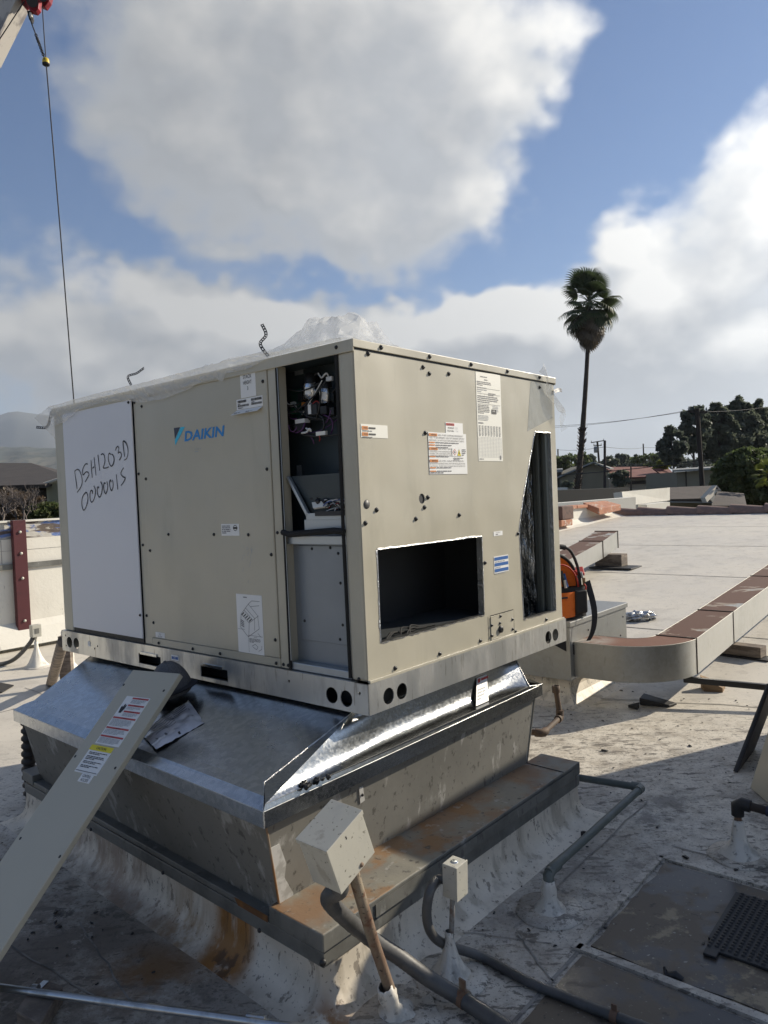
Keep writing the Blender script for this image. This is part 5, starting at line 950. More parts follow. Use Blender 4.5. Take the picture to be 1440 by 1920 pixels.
# ------------------------------------------------------------------ plastic wrap and straps on the lid
TOP = 1.3215
def film_z(u, v):
    d = math.exp(-(abs(u - .27) / .15) ** 2.6 - (abs(v - .25) / .20) ** 2.6) * .135 + math.exp(-((u - .36) / .05) ** 2 - ((v - .22) / .12) ** 2) * .035 + math.exp(-((u - .14) / .06) ** 2 - ((v - .16) / .10) ** 2) * .03
    d += .035 * math.exp(-((u - .62) / .3) ** 2 - ((v - .12) / .16) ** 2) + .030 * math.exp(-((u - 1.15) / .4) ** 2 - ((v - .08) / .1) ** 2)
    r = abs(noise.noise(Vector((u * 8, v * 8, 3)))) * .085 + abs(noise.noise(Vector((u * 19, v * 19, 8)))) * .040
    return TOP + .004 + d + r * (.10 + min(.75, d * 6))
def film_fn(s, t):
    u = .035 + (2.235 - .035) * s; edge = .06 + .02 * math.sin(u * 5)
    v = -.020 + 1.35 * max(0, (t - .10) / .90)
    if t < .14:                     # hanging down over the front edge
        q = 1 - t / .14; hang = max(0, min(1, (u - .42) / .12)) * (.026 if u < .70 else .052) * (1.0) + (0 if u < .74 else 1) * (.0 + .022 * math.sin(u * 6.1 + .6) + .022 * noise.noise(Vector((u * 5, 1, 0))) + .05 * max(0, (u - 1.75)))
        return PL(u, -.014 - .010 * (1 - q) - .014 * abs(noise.noise(Vector((u * 14, q * 3, 2)))), TOP + .022 * (1 - q) * (1 if u > .42 else .3) - hang * q + (film_z(u, -.0) - TOP) * .25 * (1 - q))
    v = 1.30 * (t - .14) / .86
    return PL(u, v, film_z(u, v))
fw = thing('plastic_wrap', 'crumpled clear plastic wrap draped over the machine top and front edge', 'plastic sheet', PL(1.1, .3, TOP))
MB().grid(lambda s, t: film_fn(s, t) + (Vector((noise.noise(Vector((s * 60, t * 26, 1))), noise.noise(Vector((s * 60, t * 26, 5))), noise.noise(Vector((s * 60, t * 26, 9))))) * .012 if t > .16 else Vector((0, 0, 0))), 110, 40, sm=False).build('sheet', M['film'], fw)
def fl2(s, t):
    u = 2.20 + .085 * s; z = TOP + .012 - (.06 + .22 * t) * s - .03 * t + .012 * noise.noise(Vector((s * 5, t * 6, 1)))
    return PL(u, -.03 + .26 * t + .04 * s * math.sin(t * 7) - .05 * s, z - .05 * s * abs(math.sin(t * 5)))
MB().grid(fl2, 14, 18).build('corner_flap', M['film'], fw)
def fl3(s, t):      # twisted flap on the far right corner
    a = FR.pt(1.30 + .20 * s + .02 * math.sin(s * 9), TOP + .035 * (1 - s) - .17 * s + .05 * (t - .5) * (1 - s) + .012 * noise.noise(Vector((s * 6, t * 4, 5))), .014 + .02 * t + .015 * math.sin(s * 6 + t * 3)); return a - Z * .03 * t * s
MB().grid(fl3, 22, 10).build('corner_flap', M['film'], fw)
def fl5(s, t): return FR.pt(1.485 + .05 * s + .012 * t, TOP - .17 - .10 * s + .02 * t, .02 + .02 * math.sin(s * 5 + t * 2))
MB().grid(fl5, 8, 5).build('loose_tail', M['film_thin'], fw)
def fl4(s, t): v = .98 + .42 * s; return FR.pt(v, TOP + .001 + (.055 * math.sin(math.pi * min(1, s * .9 + .05))) * (1 - t) + .01 * noise.noise(Vector((s * 6, t * 5, 9))), -.02 - .3 * (1 - t))
MB().grid(fl4, 24, 8).build('thin_bulge', M['film_thin'], fw)
def strap(label, pts, w=.010):
    t = tag(thing('metal_strap', label, 'strap', pts[0]), label, 'strap', 'perforated shipping straps'); mm = MB(); n = 26
    q = spl([Vector(p) for p in pts], 9)
    for i in range(len(q) - 1):
        d = (q[i + 1] - q[i]).normalized(); s = d.cross(Vector((0, -1, 0.1))).normalized() * w
        if i % 2: 
            for k in (-1, 1): mm.hexa([q[i] + s * k, q[i + 1] + s * k, q[i + 1] + s * k * .35, q[i] + s * k * .35], [x - Vector((0, .0016, 0)) for x in (q[i] + s * k, q[i + 1] + s * k, q[i + 1] + s * k * .35, q[i] + s * k * .35)])
        else: mm.hexa([q[i] + s, q[i + 1] + s, q[i + 1] - s, q[i] - s], [x - Vector((0, .0016, 0)) for x in (q[i] + s, q[i + 1] + s, q[i + 1] - s, q[i] - s)])
    mm.build('band', M['strap'], t)
def ypl(px, py): 
    d = raydir(px, py); n = -G; o = FL.o - G * .0; t = (o - CAM).dot(n) / d.dot(n); return CAM + d * t
strap('bent black strap curling up beside the plastic mound', [ypl(503, 668), ypl(488, 645), ypl(499, 628), ypl(491, 608)], .0065)
strap('thin black strap standing up half way along the machine top', [ypl(246, 722), ypl(240, 706), ypl(256, 700), ypl(270, 690)], .0055)
strap('black strap poking out at the far left corner', [ypl(97, 772), ypl(91, 796), ypl(84, 802), ypl(68, 801)], .0075)
q = FR.pt(1.48, 1.245, .01); strap('short black strap sticking out on the right corner', [FR.pt(1.46, 1.25, .01), FR.pt(1.50, 1.262, .012), FR.pt(1.535, 1.262, .012)], .009)

# ------------------------------------------------------------------ new curb adapter
ad = thing('curb_adapter', 'shiny new galvanised sheet metal adapter with sloped sides under the machine', 'curb adapter', P(.9, .4, .6))
TQ = [P(.09, .03, .777), P(2.02, .05, .777), P(2.0, 1.12, .777), P(.085, 1.12, .777)]
CQ = [P(.085, -.415, .655), P(1.80, -.372, .655), P(1.80, 1.14, .655), P(.055, 1.155, .655)]
LQ = [P(-.025, -.513, .622), P(1.845, -.452, .622), P(1.86, 1.22, .622), P(-.020, 1.205, .622)]
BQ = [p + Vector((0, 0, -.05)) for p in LQ]
def panel(a, b, c, d, name, bulge=.0, th=.0015, parent=ad, mt='galv'):
    n = (b - a).cross(d - a).normalized(); n = n if n.z >= 0 else -n
    mm = MB(); k = 14
    def f(s, t):
        p = a.lerp(b, s).lerp(d.lerp(c, s), t); w = bulge * math.sin(math.pi * s) * math.sin(math.pi * t) + bulge * .5 * noise.noise(Vector((s * 3, t * 2.2, a.x * 5))); return p + n * w * min(1, 8 * min(s, 1 - s, t, 1 - t))
    mm.grid(f, k, k); return mm.build(name, M[mt], parent)
for i, nm in ((0, 'left'), (1, 'end'), (2, 'back'), (3, 'right')):
    j = (i + 1) % 4
    if nm == 'right':
        FR0, FR3 = atz(497, 1508, .640), atz(992, 1287, .640)      # the fold on this side lies lower, close to the lip
        mm = MB(); k = 16
        def fr_(s, t):
            top = TQ[0].lerp(TQ[3], s); bot = FR0.lerp(FR3, s); p = top.lerp(bot, t); w = .003 * noise.noise(Vector((s * 3, t * 1.5, 4))) * min(1, 8 * min(s, 1 - s, t, 1 - t)) - .062 * (t - t ** 6) * min(1, (1 - s) * 9 + .02) * min(1, s * 3.5 + .05); return p + (A * .8 + Z * .6) * w
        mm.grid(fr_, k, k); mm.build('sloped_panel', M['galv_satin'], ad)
        MB().grid(lambda s, t: fr_(0, s).lerp(TQ[0].lerp(CQ[0], s), t), 12, 1).build('corner_gusset', M['galv_satin'], ad)
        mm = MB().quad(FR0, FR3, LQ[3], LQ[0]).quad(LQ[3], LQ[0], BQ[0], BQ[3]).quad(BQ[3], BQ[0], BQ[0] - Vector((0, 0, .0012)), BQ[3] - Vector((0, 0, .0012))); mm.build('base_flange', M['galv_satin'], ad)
        MB().tube([LQ[3], LQ[0]], .0014, 5).build('folded_edge', M['rail'], ad); MB().tube([FR0, FR3], .0009, 4).build('fold_line', M['ledge_face'], ad)
        continue
    panel(TQ[i], TQ[j], CQ[j], CQ[i], 'sloped_panel', .008)
    mid = [CQ[k].lerp(LQ[k], .52) + Vector((0, 0, .004)) for k in range(4)]
    mm = MB(); mm.quad(CQ[i], CQ[j], mid[j], mid[i]); mm.quad(mid[i], mid[j], LQ[j], LQ[i]); mm.quad(LQ[i], LQ[j], BQ[j], BQ[i])
    inn = [p + (P(.92, .37, 0) - P(.92, .37, 0)) for p in BQ]; mm.quad(BQ[i], BQ[j], BQ[j].lerp(BQ[(j + 1) % 4], 0) - Vector((0, 0, .0012)), BQ[i] - Vector((0, 0, .0012))); mm.build('base_flange', M['galv'], ad)
    MB().tube([LQ[i], LQ[j]], .0014, 5).build('folded_edge', M['rail'], ad)
mm = MB(); rr = random.Random(2)
def bead(a, b, r, n=26): MB().tube([a.lerp(b, i / n) + Vector((rr.uniform(-1, 1), rr.uniform(-1, 1), rr.uniform(-.5, 1))) * r * .5 for i in range(n + 1)], [r * rr.uniform(.7, 1.4) for _ in range(n + 1)], 6).build('seam_bead', M['foil'], ad)
bead(TQ[0], CQ[0], .0026); bead(CQ[0], LQ[0], .0024); bead(LQ[0], BQ[0], .0022, 8); bead(TQ[3], FR3, .0026); bead(FR3, LQ[3], .0024)
def onpl(px, py, o, n):
    d = raydir(px, py); return CAM + d * ((o - CAM).dot(n) / d.dot(n))
nR = (TQ[3] - TQ[0]).cross(FR0 - TQ[0]).normalized(); nR = nR if nR.dot(A) > 0 else -nR
nLf = (TQ[1] - TQ[0]).cross(CQ[0] - TQ[0]).normalized(); nLf = nLf if nLf.z > 0 else -nLf
ga, gb = .735, .800; a, b, c, d = [fr_(s, t) + nR * .004 for s, t in ((ga, .28), (gb, .28), (gb, .90), (ga, .90))]
s = MB().quad(a, b, c, d).build('sticker', M['paper'], ad, label='small white sticker with a red mark'); FS = Fr(d + nR * .001, (c - d).normalized(), (a - d).normalized(), nR); w_, h_ = (c - d).length, (a - d).length
mm = MB().rect(FS, w_ * .08, h_ * .80, w_ * .28, h_ * .95, .0005, 4).rect(FS, w_ * .34, h_ * .84, w_ * .92, h_ * .93, .0005, 4).micro(FS, w_ * .1, h_ * .15, w_ * .8, h_ * .6, 4, .0005, 2); mm.build('lettering', INKS, s)
# loose screws on the flange
for i, (px, py) in enumerate(((565, 1472), (573, 1475), (578, 1471), (570, 1468), (592, 1467), (597, 1466), (595, 1462), (614, 1456))):
    p = onpl(px, py + 1, FR0 + Z * .004, Vector((0, 0, 1))); c = bpy.data.objects.new('loose_screw', sc_me); COL.objects.link(c); c.location = p; c.rotation_euler = (rr.uniform(.6, 1.6), rr.uniform(0, 1), rr.uniform(0, 6)); c.scale = (1.1, 1.1, 1.5)
    tag(c, 'black hex screw in the small pile on the shiny flange', 'screw', 'loose screws lying on the adapter flange')

# ------------------------------------------------------------------ old curb, ledge and plinth
oc = thing('old_curb', 'weathered spotted grey metal curb below the new adapter', 'roof curb', P(.9, .4, .4))
OT = [P(.0, -.488, .60), P(1.825, -.428, .60), P(1.83, 1.19, .60), P(.005, 1.18, .60)]
OB = [P(.082, -.372, .19), P(1.955, -.285, .19), P(1.93, 1.09, .19), P(.032, 1.10, .19)]
for i in range(4): j = (i + 1) % 4; panel(OT[i], OT[j], OB[j], OB[i], 'wall_panel', .006, parent=oc, mt='old_galv')
mm = MB(); mm.hexa([p.lerp(q, -.0) for p, q in zip(OT, OB)], [p + Z * .02 for p in OT]); mm.build('curb_top', M['insul_shade'], oc)
nr = ((OT[3] - OT[0]).cross(OB[0] - OT[0])).normalized(); nr = nr if nr.dot(A) > 0 else -nr
M['patch_paint'] = mat('pale_patch', (.50, .49, .46), .6, 0, [dict(sc=16, lo=.45, hi=.6, col=(.30, .29, .26), fac=.8)])
mm = MB(); e0 = lambda t: OT[0].lerp(OB[0], t)
pts = [e0(.30), e0(.30) + G * .035, e0(.50) + G * .05, e0(.62) + G * .035, e0(.80) + G * .060, e0(.99) + G * .05, e0(.99)]
mm.slab([p + nr * .003 for p in pts], nr, .002); mm.build('sealant_patch', M['patch_paint'], oc)
mm = MB().tube([OT[0] - Z * .02, OB[0]], .004, 6).tube([OT[3] - Z * .02, OB[3]], .004, 6); mm.build('corner_seam', M['ledge'], oc)
for px, py in ((677, 1489), (890, 1435), (962, 1368)):
    p = onpl(px, py, OT[0], nr); mm = MB(); mm.slab([p + nr * .004 + G * x + (OT[0] - OB[0]).normalized() * y for x, y in ((-.012, -.035), (.012, -.03), (.010, .03), (-.010, .035))], nr, .003); t_ = mm.build('sheet_tab', M['patch_paint'], oc); MB().lathe(p + nr * .006, [(0, .005), (.005, .004), (.006, 0)], nr, 8).build('rivet', M['black'], t_)
pl = thing('roof_plinth', 'white membrane covered plinth with rust stains carrying the old curb', 'plinth', P(.9, .4, 0))
PQ = [P(-.145, -.410, 0), P(2.04, -.325, 0), P(2.04, 1.29, 0), P(-.150, 1.262, 0)]
ctr = sum(PQ, Vector()) / 4
def off(q, d): 
    out = []
    for i in range(4):
        a = (q[i] - q[i - 1]).normalized(); b = (q[i] - q[(i + 1) % 4]).normalized(); out.append(q[i] + (a + b) * d)
    return out
prof = [(.13, -.010), (.095, .003), (.065, .010), (.04, .024), (.020, .046), (.009, .075), (.004, .12), (.004, .195)]
mm = MB(); rings = []; N_ = 24
for d, z in prof:
    q = off(PQ, d); ring = []
    for i in range(4):
        for k in range(N_):
            p = q[i].lerp(q[(i + 1) % 4], k / N_); w = .006 * noise.noise(p * 3.1) * (1 if z < .15 else .2); ring.append(p + (p - ctr).normalized() * w + Z * (z + .0015 * noise.noise(p * 6 + Vector((0, 0, z * 9)))))
    rings.append(ring)
n = 4 * N_; mm.add([p for r in rings for p in r], [(i * n + j, i * n + (j + 1) % n, (i + 1) * n + (j + 1) % n, (i + 1) * n + j) for i in range(len(prof) - 1) for j in range(n)], 0, True)
mm.build('upstand', M['stucco'], pl)
q = off(PQ, .010); MB().hexa([p + Z * .148 for p in q], [p + Z * .196 for p in q]).build('flashing_band', M['ledge_face'], pl, bevel=.004)
q = off(PQ, .004); MB().hexa([p + Z * .197 for p in q], [p + Z * .205 for p in q]).build('ledge_base', M['ledge'], pl)
# right hand ledge: a higher metal box from the front corner to the back
RQ = [P(-.170, -.432, 0), P(.083, -.424, 0), P(.035, 1.268, 0), P(-.168, 1.266, 0)]
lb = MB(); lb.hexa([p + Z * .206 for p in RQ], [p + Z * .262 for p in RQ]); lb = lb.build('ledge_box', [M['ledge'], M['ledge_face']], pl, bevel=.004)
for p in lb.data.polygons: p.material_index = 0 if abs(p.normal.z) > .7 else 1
mm = MB(); q = [P(-.172, -.20, 0), P(-.172, 1.20, 0)]; mm.hexa([q[0] + Z * .207, q[1] + Z * .207, q[1] + Z * .250 - E * .002, q[0] + Z * .250 - E * .002], [p - E * .003 for p in (q[0] + Z * .207, q[1] + Z * .207, q[1] + Z * .250, q[0] + Z * .250)]); mm.build('edge_trim', M['ledge_face'], lb)
mm = MB().hexa([P(-.168, 1.10, .2625), P(.03, 1.11, .2625), P(.03, 1.114, .2625), P(-.168, 1.104, .2625)], [P(-.168, 1.10, .265), P(.03, 1.11, .265), P(.03, 1.114, .265), P(-.168, 1.104, .265)]); mm.build('ledge_joint', M['black'], lb)
# left hand ledge: a lower step
SQ = [P(.085, -.420, 0), P(2.045, -.335, 0), P(2.045, -.24, 0), P(.085, -.33, 0)]
MB().hexa([p + Z * .206 for p in SQ], [p + Z * .226 for p in SQ]).build('step_ledge', M['ledge_face'], pl, bevel=.003)
EQ = [P(1.93, -.345, 0), P(2.06, -.338, 0), P(2.06, -.10, 0), P(1.93, -.11, 0)]; MB().hexa([p + Z * .207 for p in EQ], [p + Z * .256 for p in EQ]).build('end_cap', M['ledge_face'], pl, bevel=.004)
for s_ in (.02, .32, .62): p = SQ[0].lerp(SQ[1], s_) + Z * .172 - G * .012; MB().lathe(p, [(0, .006), (.007, .005), (.008, 0)], -G, 8).build('bolt', M['black'], pl)
MB().lathe(P(-.158, -.425, .172), [(0, .007), (.010, .006), (.011, 0)], (-G - E).normalized(), 8).build('bolt', M['black'], pl)
# rust streak stains on the flashing band and step, each its own thin film of rust
M['rust_stain'] = mat('rust_stain', (.20, .085, .018), .8, 0, [dict(sc=14, lo=.42, hi=.6, col=(.09, .04, .015), fac=.8, st=(1, 1, .2)), dict(sc=9, lo=.5, hi=.62, col=(.30, .15, .03), fac=.7, st=(1, 1, .2), seed=2)])
mm = MB(); f_ = lambda u, z, o: P(u, -.4205 + (u - .085) * .0434 - o, z); mm.add([f_(.09, .2275, .0035), f_(.27, .2275, .0035), f_(.25, .205, .0035), f_(.09, .205, .0035)], [(0, 1, 2, 3)]); mm.build('rust_streak', M['rust_stain'], pl)

# ------------------------------------------------------------------ the removed door panel
rp_ = thing('removed_panel', 'long beige access panel with caution labels leaning on the adapter', 'access panel', P(1.04, -.29, .62))
TLp = P(1.045, -.293, .875); wv = (P(.752, -.268, .890) - TLp); l_ = Vector((-.40, -.62, -.67)).normalized(); wv = (wv - l_ * wv.dot(l_)).normalized() * .300; nP = wv.normalized().cross(l_ * -1).normalized(); nP = nP if nP.z > 0 else -nP
FP = Fr(TLp, wv.normalized(), -l_, nP); PLN = 1.30
mm = MB(); mm.box(FP.pt(.15, -PLN / 2, -.011), FP.x * .15, FP.y * PLN / 2, nP * .011); mm.build('panel_skin', M['leaf_panel'], rp_, bevel=.003)
def ppx(px, py, c=0): 
    p = onpl(px, py, FP.o + nP * c, nP) - FP.o; return p.dot(FP.x), p.dot(FP.y)
for px, py in ((232, 1284), (307, 1295), (141, 1418), (216, 1440), (38, 1572), (112, 1606)):
    a, b = ppx(px, py); MB().lathe(FP.pt(a, b, 0), [(0, .001), (.005, .001), (.006, 0)], nP, 8).build('screw_hole', M['black'], rp_)
a0, b0 = ppx(183, 1400); a1, b1 = ppx(275, 1308)
xl = min(ppx(238, 1306)[0], ppx(183, 1396)[0]); xr = max(ppx(275, 1308)[0], ppx(223, 1401)[0]); yt = ppx(256, 1307)[1]; yb = ppx(203, 1398)[1]
s = sticker(FP, xl, yb, xr, yt, 0, parent=rp_, label='white warning sheet with red bars'); w_ = xr - xl; h_ = yt - yb; mm = MB(); tt = .0022
for i, f0 in enumerate((1, .85, .72, .58, .37, .20)):
    y = yb + h_ * (f0 - .035); x0 = xl + (.30 if i < 3 else .03) * w_; mm.rect(FP, x0, y - .02 * h_, xr - .03 * w_, y + .014 * h_, tt, 4).text(FP, 'WARNING', (x0 + xr) / 2, y - .012 * h_, .018 * h_, tt + .0004, 0, 'CENTER')
    mm.micro(FP, x0 + .02 * w_, yb + h_ * ((.85, .72, .58, .37, .20, .02)[i] + .005), xr - .05 * w_, y - .03 * h_, (3, 3, 3, 6, 4, 5)[i], tt, 2, .95, seed=i)
hx, hy = xl + .16 * w_, yb + .73 * h_; mm.poly([FP.pt(hx + dx * w_, hy + dy * h_, tt) for dx, dy in ((-.05, -.09), (.05, -.09), (.09, 0), (.10, .07), (.06, .085), (.055, .02), (.03, .10), (0, .10), (-.02, .03), (-.06, .06), (-.09, .03))], 0)
mm.build('lettering', INKS, s)
xl2, xr2 = ppx(171, 1400)[0], ppx(214, 1405)[0]; yt2 = ppx(195, 1400)[1]; yb2 = ppx(166, 1452)[1]
s = sticker(FP, xl2, yb2, xr2, yt2, 0, parent=rp_, label='white caution label with a yellow header'); w_ = xr2 - xl2; h_ = yt2 - yb2; mm = MB().rect(FP, xl2, yt2 - .19 * h_, xr2, yt2, tt, 5).text(FP, 'CAUTION', (xl2 + xr2) / 2, yt2 - .14 * h_, .09 * h_, tt + .0004, 0, 'CENTER', bold=.02)
for i, (y0, y1, n_) in enumerate(((.66, .76, 2), (.47, .62, 3), (.33, .43, 2), (.18, .28, 2))): mm.micro(FP, xl2 + .1 * w_, yb2 + y0 * h_, xr2 - .1 * w_, yb2 + y1 * h_, n_, tt, 0, 1, seed=i)
ln([(xl2 + .03 * w_, yb2 + .06 * h_), (xr2 - .03 * w_, yb2 + .06 * h_)], .001, 0, FP, tt); mm.build('lettering', INKS, s)
ca, cb_ = ppx(160, 1461); s = sticker(FP, ca - .036, cb_ - .013, ca + .036, cb_ + .020, 0, parent=rp_, label='small white CONTROL ACCESS label'); mm = MB().text(FP, 'CONTROL', ca, cb_ + .005, .0105, tt, 0, 'CENTER', width=.05).text(FP, 'ACCESS', ca, cb_ - .010, .0105, tt, 0, 'CENTER', width=.046); mm.build('lettering', INKS, s)
# ------------------------------------------------------------------ cap, pouch
def frp(px, py, o=0.0): return onpl(px, py, TQ[0] + nLf * o, nLf)
hc = frp(322, 1284, .055); fx = (E * -.55 + G * -.2).normalized(); fx = (fx - nLf * fx.dot(nLf)).normalized(); fy = nLf.cross(fx)
hat = thing('baseball_cap', 'charcoal baseball cap with a black badge on the sloped metal', 'cap', hc - nLf * .02)
def dome(s, t):
    a = 2 * math.pi * t; p = s * math.pi / 2; r = math.cos(p); q = .005 * abs(math.sin(3 * a)) * r
    return hc + fx * (.098 * r * math.cos(a)) + fy * (.082 * r * math.sin(a)) + nLf * (.125 * math.sin(p) ** .9 - q - .02) 
MB().grid(dome, 12, 36).build('crown', M['hat'], hat)
MB().lathe(hc + nLf * .104, [(0, .008), (.006, .007), (.009, 0)], nLf, 10).build('button', M['hat'], hat)
def brim(s, t):
    a = (t - .5) * 2.3; r = .090 + .075 * s * math.cos(a * .75); return hc + fx * (r * math.cos(a)) + fy * (.92 * (.086 + .02 * s) * math.sin(a) / math.sin(1.15)) + nLf * (.004 - .03 * s * math.sin(a) ** 2 + .018 * s)
mm = MB().grid(brim, 8, 20); mm.grid(lambda s, t: brim(s, t) - nLf * .004, 8, 20); mm.build('visor', M['hat_mesh'], hat)
d_ = (CAM - hc).normalized(); bp = hc + fx * .055 - fy * .045 + nLf * .055; bn = (bp - hc - nLf * .0).normalized(); bx = bn.cross(nLf).normalized() * -1; by = bn.cross(bx); by = by if by.z > 0 else -by
def badge(s, t): 
    return bp + bx * (s - .5) * .040 + by * (t - .5) * .048 + bn * (.028 - .05 * ((s - .5) ** 2))
bd_ = MB().grid(badge, 4, 4).build('badge', M['black'], hat)
mm = MB(); mm.tube([badge(.25, .7) + bn * .001, badge(.45, .8) + bn * .001, badge(.6, .6) + bn * .001, badge(.75, .7) + bn * .001], .0035, 5).tube([badge(.5, .65) + bn * .001, badge(.5, .4) + bn * .001, badge(.65, .25) + bn * .001, badge(.5, .2) + bn * .001], .003, 5); mm.build('badge_mark', M['paper'], bd_)
pk = [frp(x, y, .012) for x, y in ((352, 1310), (383, 1353), (292, 1402), (262, 1372))]
po = thing('document_pouch', 'clear plastic pouch of folded papers lying on the adapter slope', 'document pouch', sum(pk, Vector()) / 4)
def pf(s, t):
    p = pk[3].lerp(pk[0], s).lerp(pk[2].lerp(pk[1], s), t); e = min(s, 1 - s, t, 1 - t); return p + nLf * (.012 * min(1, e * 7) + .007 * noise.noise(Vector((s * 5, t * 5, 3))) + .003 * noise.noise(Vector((s * 14, t * 3, 1))) - .006)
MB().grid(pf, 26, 20).build('sleeve', M['pouch'], po)
FK = Fr(pk[2] + nLf * .0, (pk[1] - pk[2]).normalized(), (pk[3] - pk[2]).normalized(), nLf); w_ = (pk[1] - pk[2]).length; h_ = (pk[3] - pk[2]).length; mm = MB()
def on(a, b): return pf(a, 1 - b) + nLf * .0012
def sline(pts, r, mi=0):
    q = [on(*p) for p in pts]
    for x, y in zip(q[:-1], q[1:]): d = (y - x); n_ = d.cross(nLf).normalized() * r; mm.quad(x - n_, y - n_, y + n_, x + n_, mi)
for i in range(4): sline([(.60 + j * .04, .66 + .065 * i + .01 * j * 0) for j in range(8)], .002, 0)
for i in range(7): sline([(.15 + j * .06, .42 + .075 * i + .015 * math.sin(j * 2 + i)) for j in range(8)], .002, 1)
sline([(.55, .60), (.9, .60), (.92, .95), (.58, .95)], .0012, 0); sline([(.80, .36), (.90, .36)], .006, 1); sline([(.50, .04), (.50, .10)], .004, 0); sline([(.12, .3), (.30, .3)], .02, 1)
mm.build('print', INKS, po)
# ------------------------------------------------------------------ leaning disconnect box on rusty pipe
Rj = Matrix(((.78, .59, -.2), (-.62, .72, -.31), (-.04, .37, .93)))
jx, jy, jz = [Vector((Rj[0][i], Rj[1][i], Rj[2][i])).normalized() for i in range(3)]
jc = Vector((-.168, 1.98, .609)); ft = Vector((-.034, 2.17, 0.0))
jb = thing('electrical_box', 'large grey electrical box tilted on a rusty pipe', 'electrical box', ft)
MB().box(jc, jx * .0500, jy * .0745, jz * .0745).build('enclosure', M['jbox'], jb, bevel=.0025)
cvr = MB(); cvr.box(jc + jx * .0525, jx * .0018, jy * .0755, jz * .074); cv = cvr.build('cover', M['jbox'], jb, bevel=.0015)
MB().box(jc + jz * .0758, jx * .056, jy * .077, jz * .0012).box(jc + jz * .070 + jx * .0562, jx * .0012, jy * .077, jz * .007).box(jc + jz * .070 - jy * .0763, jx * .0555, jy * .0012, jz * .007).build('hood', M['jbox'], jb, bevel=.001)
MB().lathe(jc + jx * .0545 - jz * .062 + jy * .018, [(0, .004), (.006, .003), (.007, 0)], jx, 10).build('cover_screw', M['rust'], jb); MB().box(jc + jx * .0546 + jz * .052 - jy * .002, jx * .0006, jy * .0012, jz * .005).build('slot', M['black'], jb)
MB().tube([ft + Z * .045, ft.lerp(jc - jz * .05 + jy * .02, .5) + Vector((.004, 0, 0)), jc - jz * .06 + jy * .02 + jx * .01], .0165, 14).build('rusty_pipe', M['rust'], jb)
MB().lathe(jc - jz * .075 - jy * .035 - jx * .0, [(0, .0), (.024, 0), (.024, -.018), (.018, -.02), (.018, -.045), (0, -.045)], jz, 12).build('conduit_fitting', M['conduit'], jb)
def boot(label, p, h, r_top, r_mid, r_disc, top=None, name='pipe_boot', mt='boot', group=None, foil_=False):
    t = thing(name, label, 'pipe flashing', p, group); ax = ((top - p).normalized() if top is not None else Z)
    MB().lathe(p, [(r_mid * 1.15, -.004), (r_mid * 1.02, .012), (r_mid * .72, h * .22), (r_mid * .45, h * .45), (r_top * 1.5, h * .70), (r_top * 1.18, h * .86), (r_top * 1.12, h), (r_top * .9, h * 1.01)], ax, 26, wob=.22).build('cone', M[mt], t)
    MB().lathe(p + Z * .001, [(r_disc, 0), (r_disc * .985, .006), (r_mid, .011), (r_mid * .5, .013)], Z, 30, wob=.10).build('base_disc', M['roof'], t); return t
boot('wrinkled grey boot at the foot of the rusty pipe', ft, .12, .020, .055, .135, jc)
def spline(pts, n=10):
    pts = [Vector(p) for p in pts]; q = []
    for i in range(len(pts) - 1):
        p0, p1, p2, p3 = pts[max(i - 1, 0)], pts[i], pts[i + 1], pts[min(i + 2, len(pts) - 1)]
        for j in range(n): t = j / n; q.append(.5 * ((2 * p1) + (p2 - p0) * t + (2 * p0 - 5 * p1 + 4 * p2 - p3) * t * t + (3 * p1 - p0 - 3 * p2 + p3) * t ** 3))
    return q + [pts[-1]]
s0 = jc - jz * .10 - jy * .035; hz_ = lambda px, py, z: atz(px, py, z)
h1 = spline([s0 + jz * .03, s0 - jz * .02, at(618, 1690, 2.03), at(685, 1752, 2.16), hz_(745, 1792, .150), hz_(800, 1832, .085), hz_(865, 1872, .035), hz_(935, 1918, .027), P(-.80, -.19, .026), P(-1.3, -.18, .026)], 14)
t = tag(thing('flexible_conduit', 'thick grey flexible conduit running from the tilted box to the lower right', 'conduit', h1[0]), 'thick grey flexible conduit running from the tilted box to the lower right', 'conduit'); MB().tube(h1, [.0235 + .0009 * (i % 2) for i in range(len(h1))], 14).build('hose', M['conduit'], t)
p = hz_(868, 1872, .036); d_ = (P(-.8, -.19, .026) - p).normalized(); mm = MB().tube([p - d_ * .012, p + d_ * .012], .0275, 14).box(p + Z * .03 + d_ * .0, d_ * .012, d_.cross(Z) * .003, Z * .028); mm.build('rusty_clamp', M['rust'], t)
# small box
Rs = [Vector((.79, -.60, -.05)).normalized(), Vector((.61, .78, .02)).normalized(), Vector((.02, -.05, 1)).normalized()]; sx, sy, sz = Rs
scn = Vector((.174, 2.34, .318)); sft = Vector((.149, 2.341, 0))
sb = thing('switch_box', 'small grey outlet box on a thin steel post', 'electrical box', sft)
MB().box(scn, sx * .0250, sy * .0315, sz * .0545).build('enclosure', M['jbox'], sb, bevel=.002); MB().box(scn + sx * .0275, sx * .0022, sy * .033, sz * .056).build('cover', M['jbox'], sb, bevel=.0015)
MB().box(scn + sx * .0252, sx * .0012, sy * .0305, sz * .053).build('gasket', M['black'], sb); MB().lathe(scn + sz * .0545, [(0, .0015), (.011, .0015), (.013, 0)], sz, 14).build('knockout', M['emt'], sb)
MB().tube([sft + Z * .03, scn - sz * .05 - sy * .012], .0085, 10).build('post', M['post'], sb)
cf = scn - sx * .026 - sz * .012 - sy * .01; MB().tube([cf, cf - sx * .025 - sy * .006, cf - sx * .034 - sz * .012 - sy * .008], [.013, .013, .015], 12).build('conduit_fitting', M['conduit'], sb)
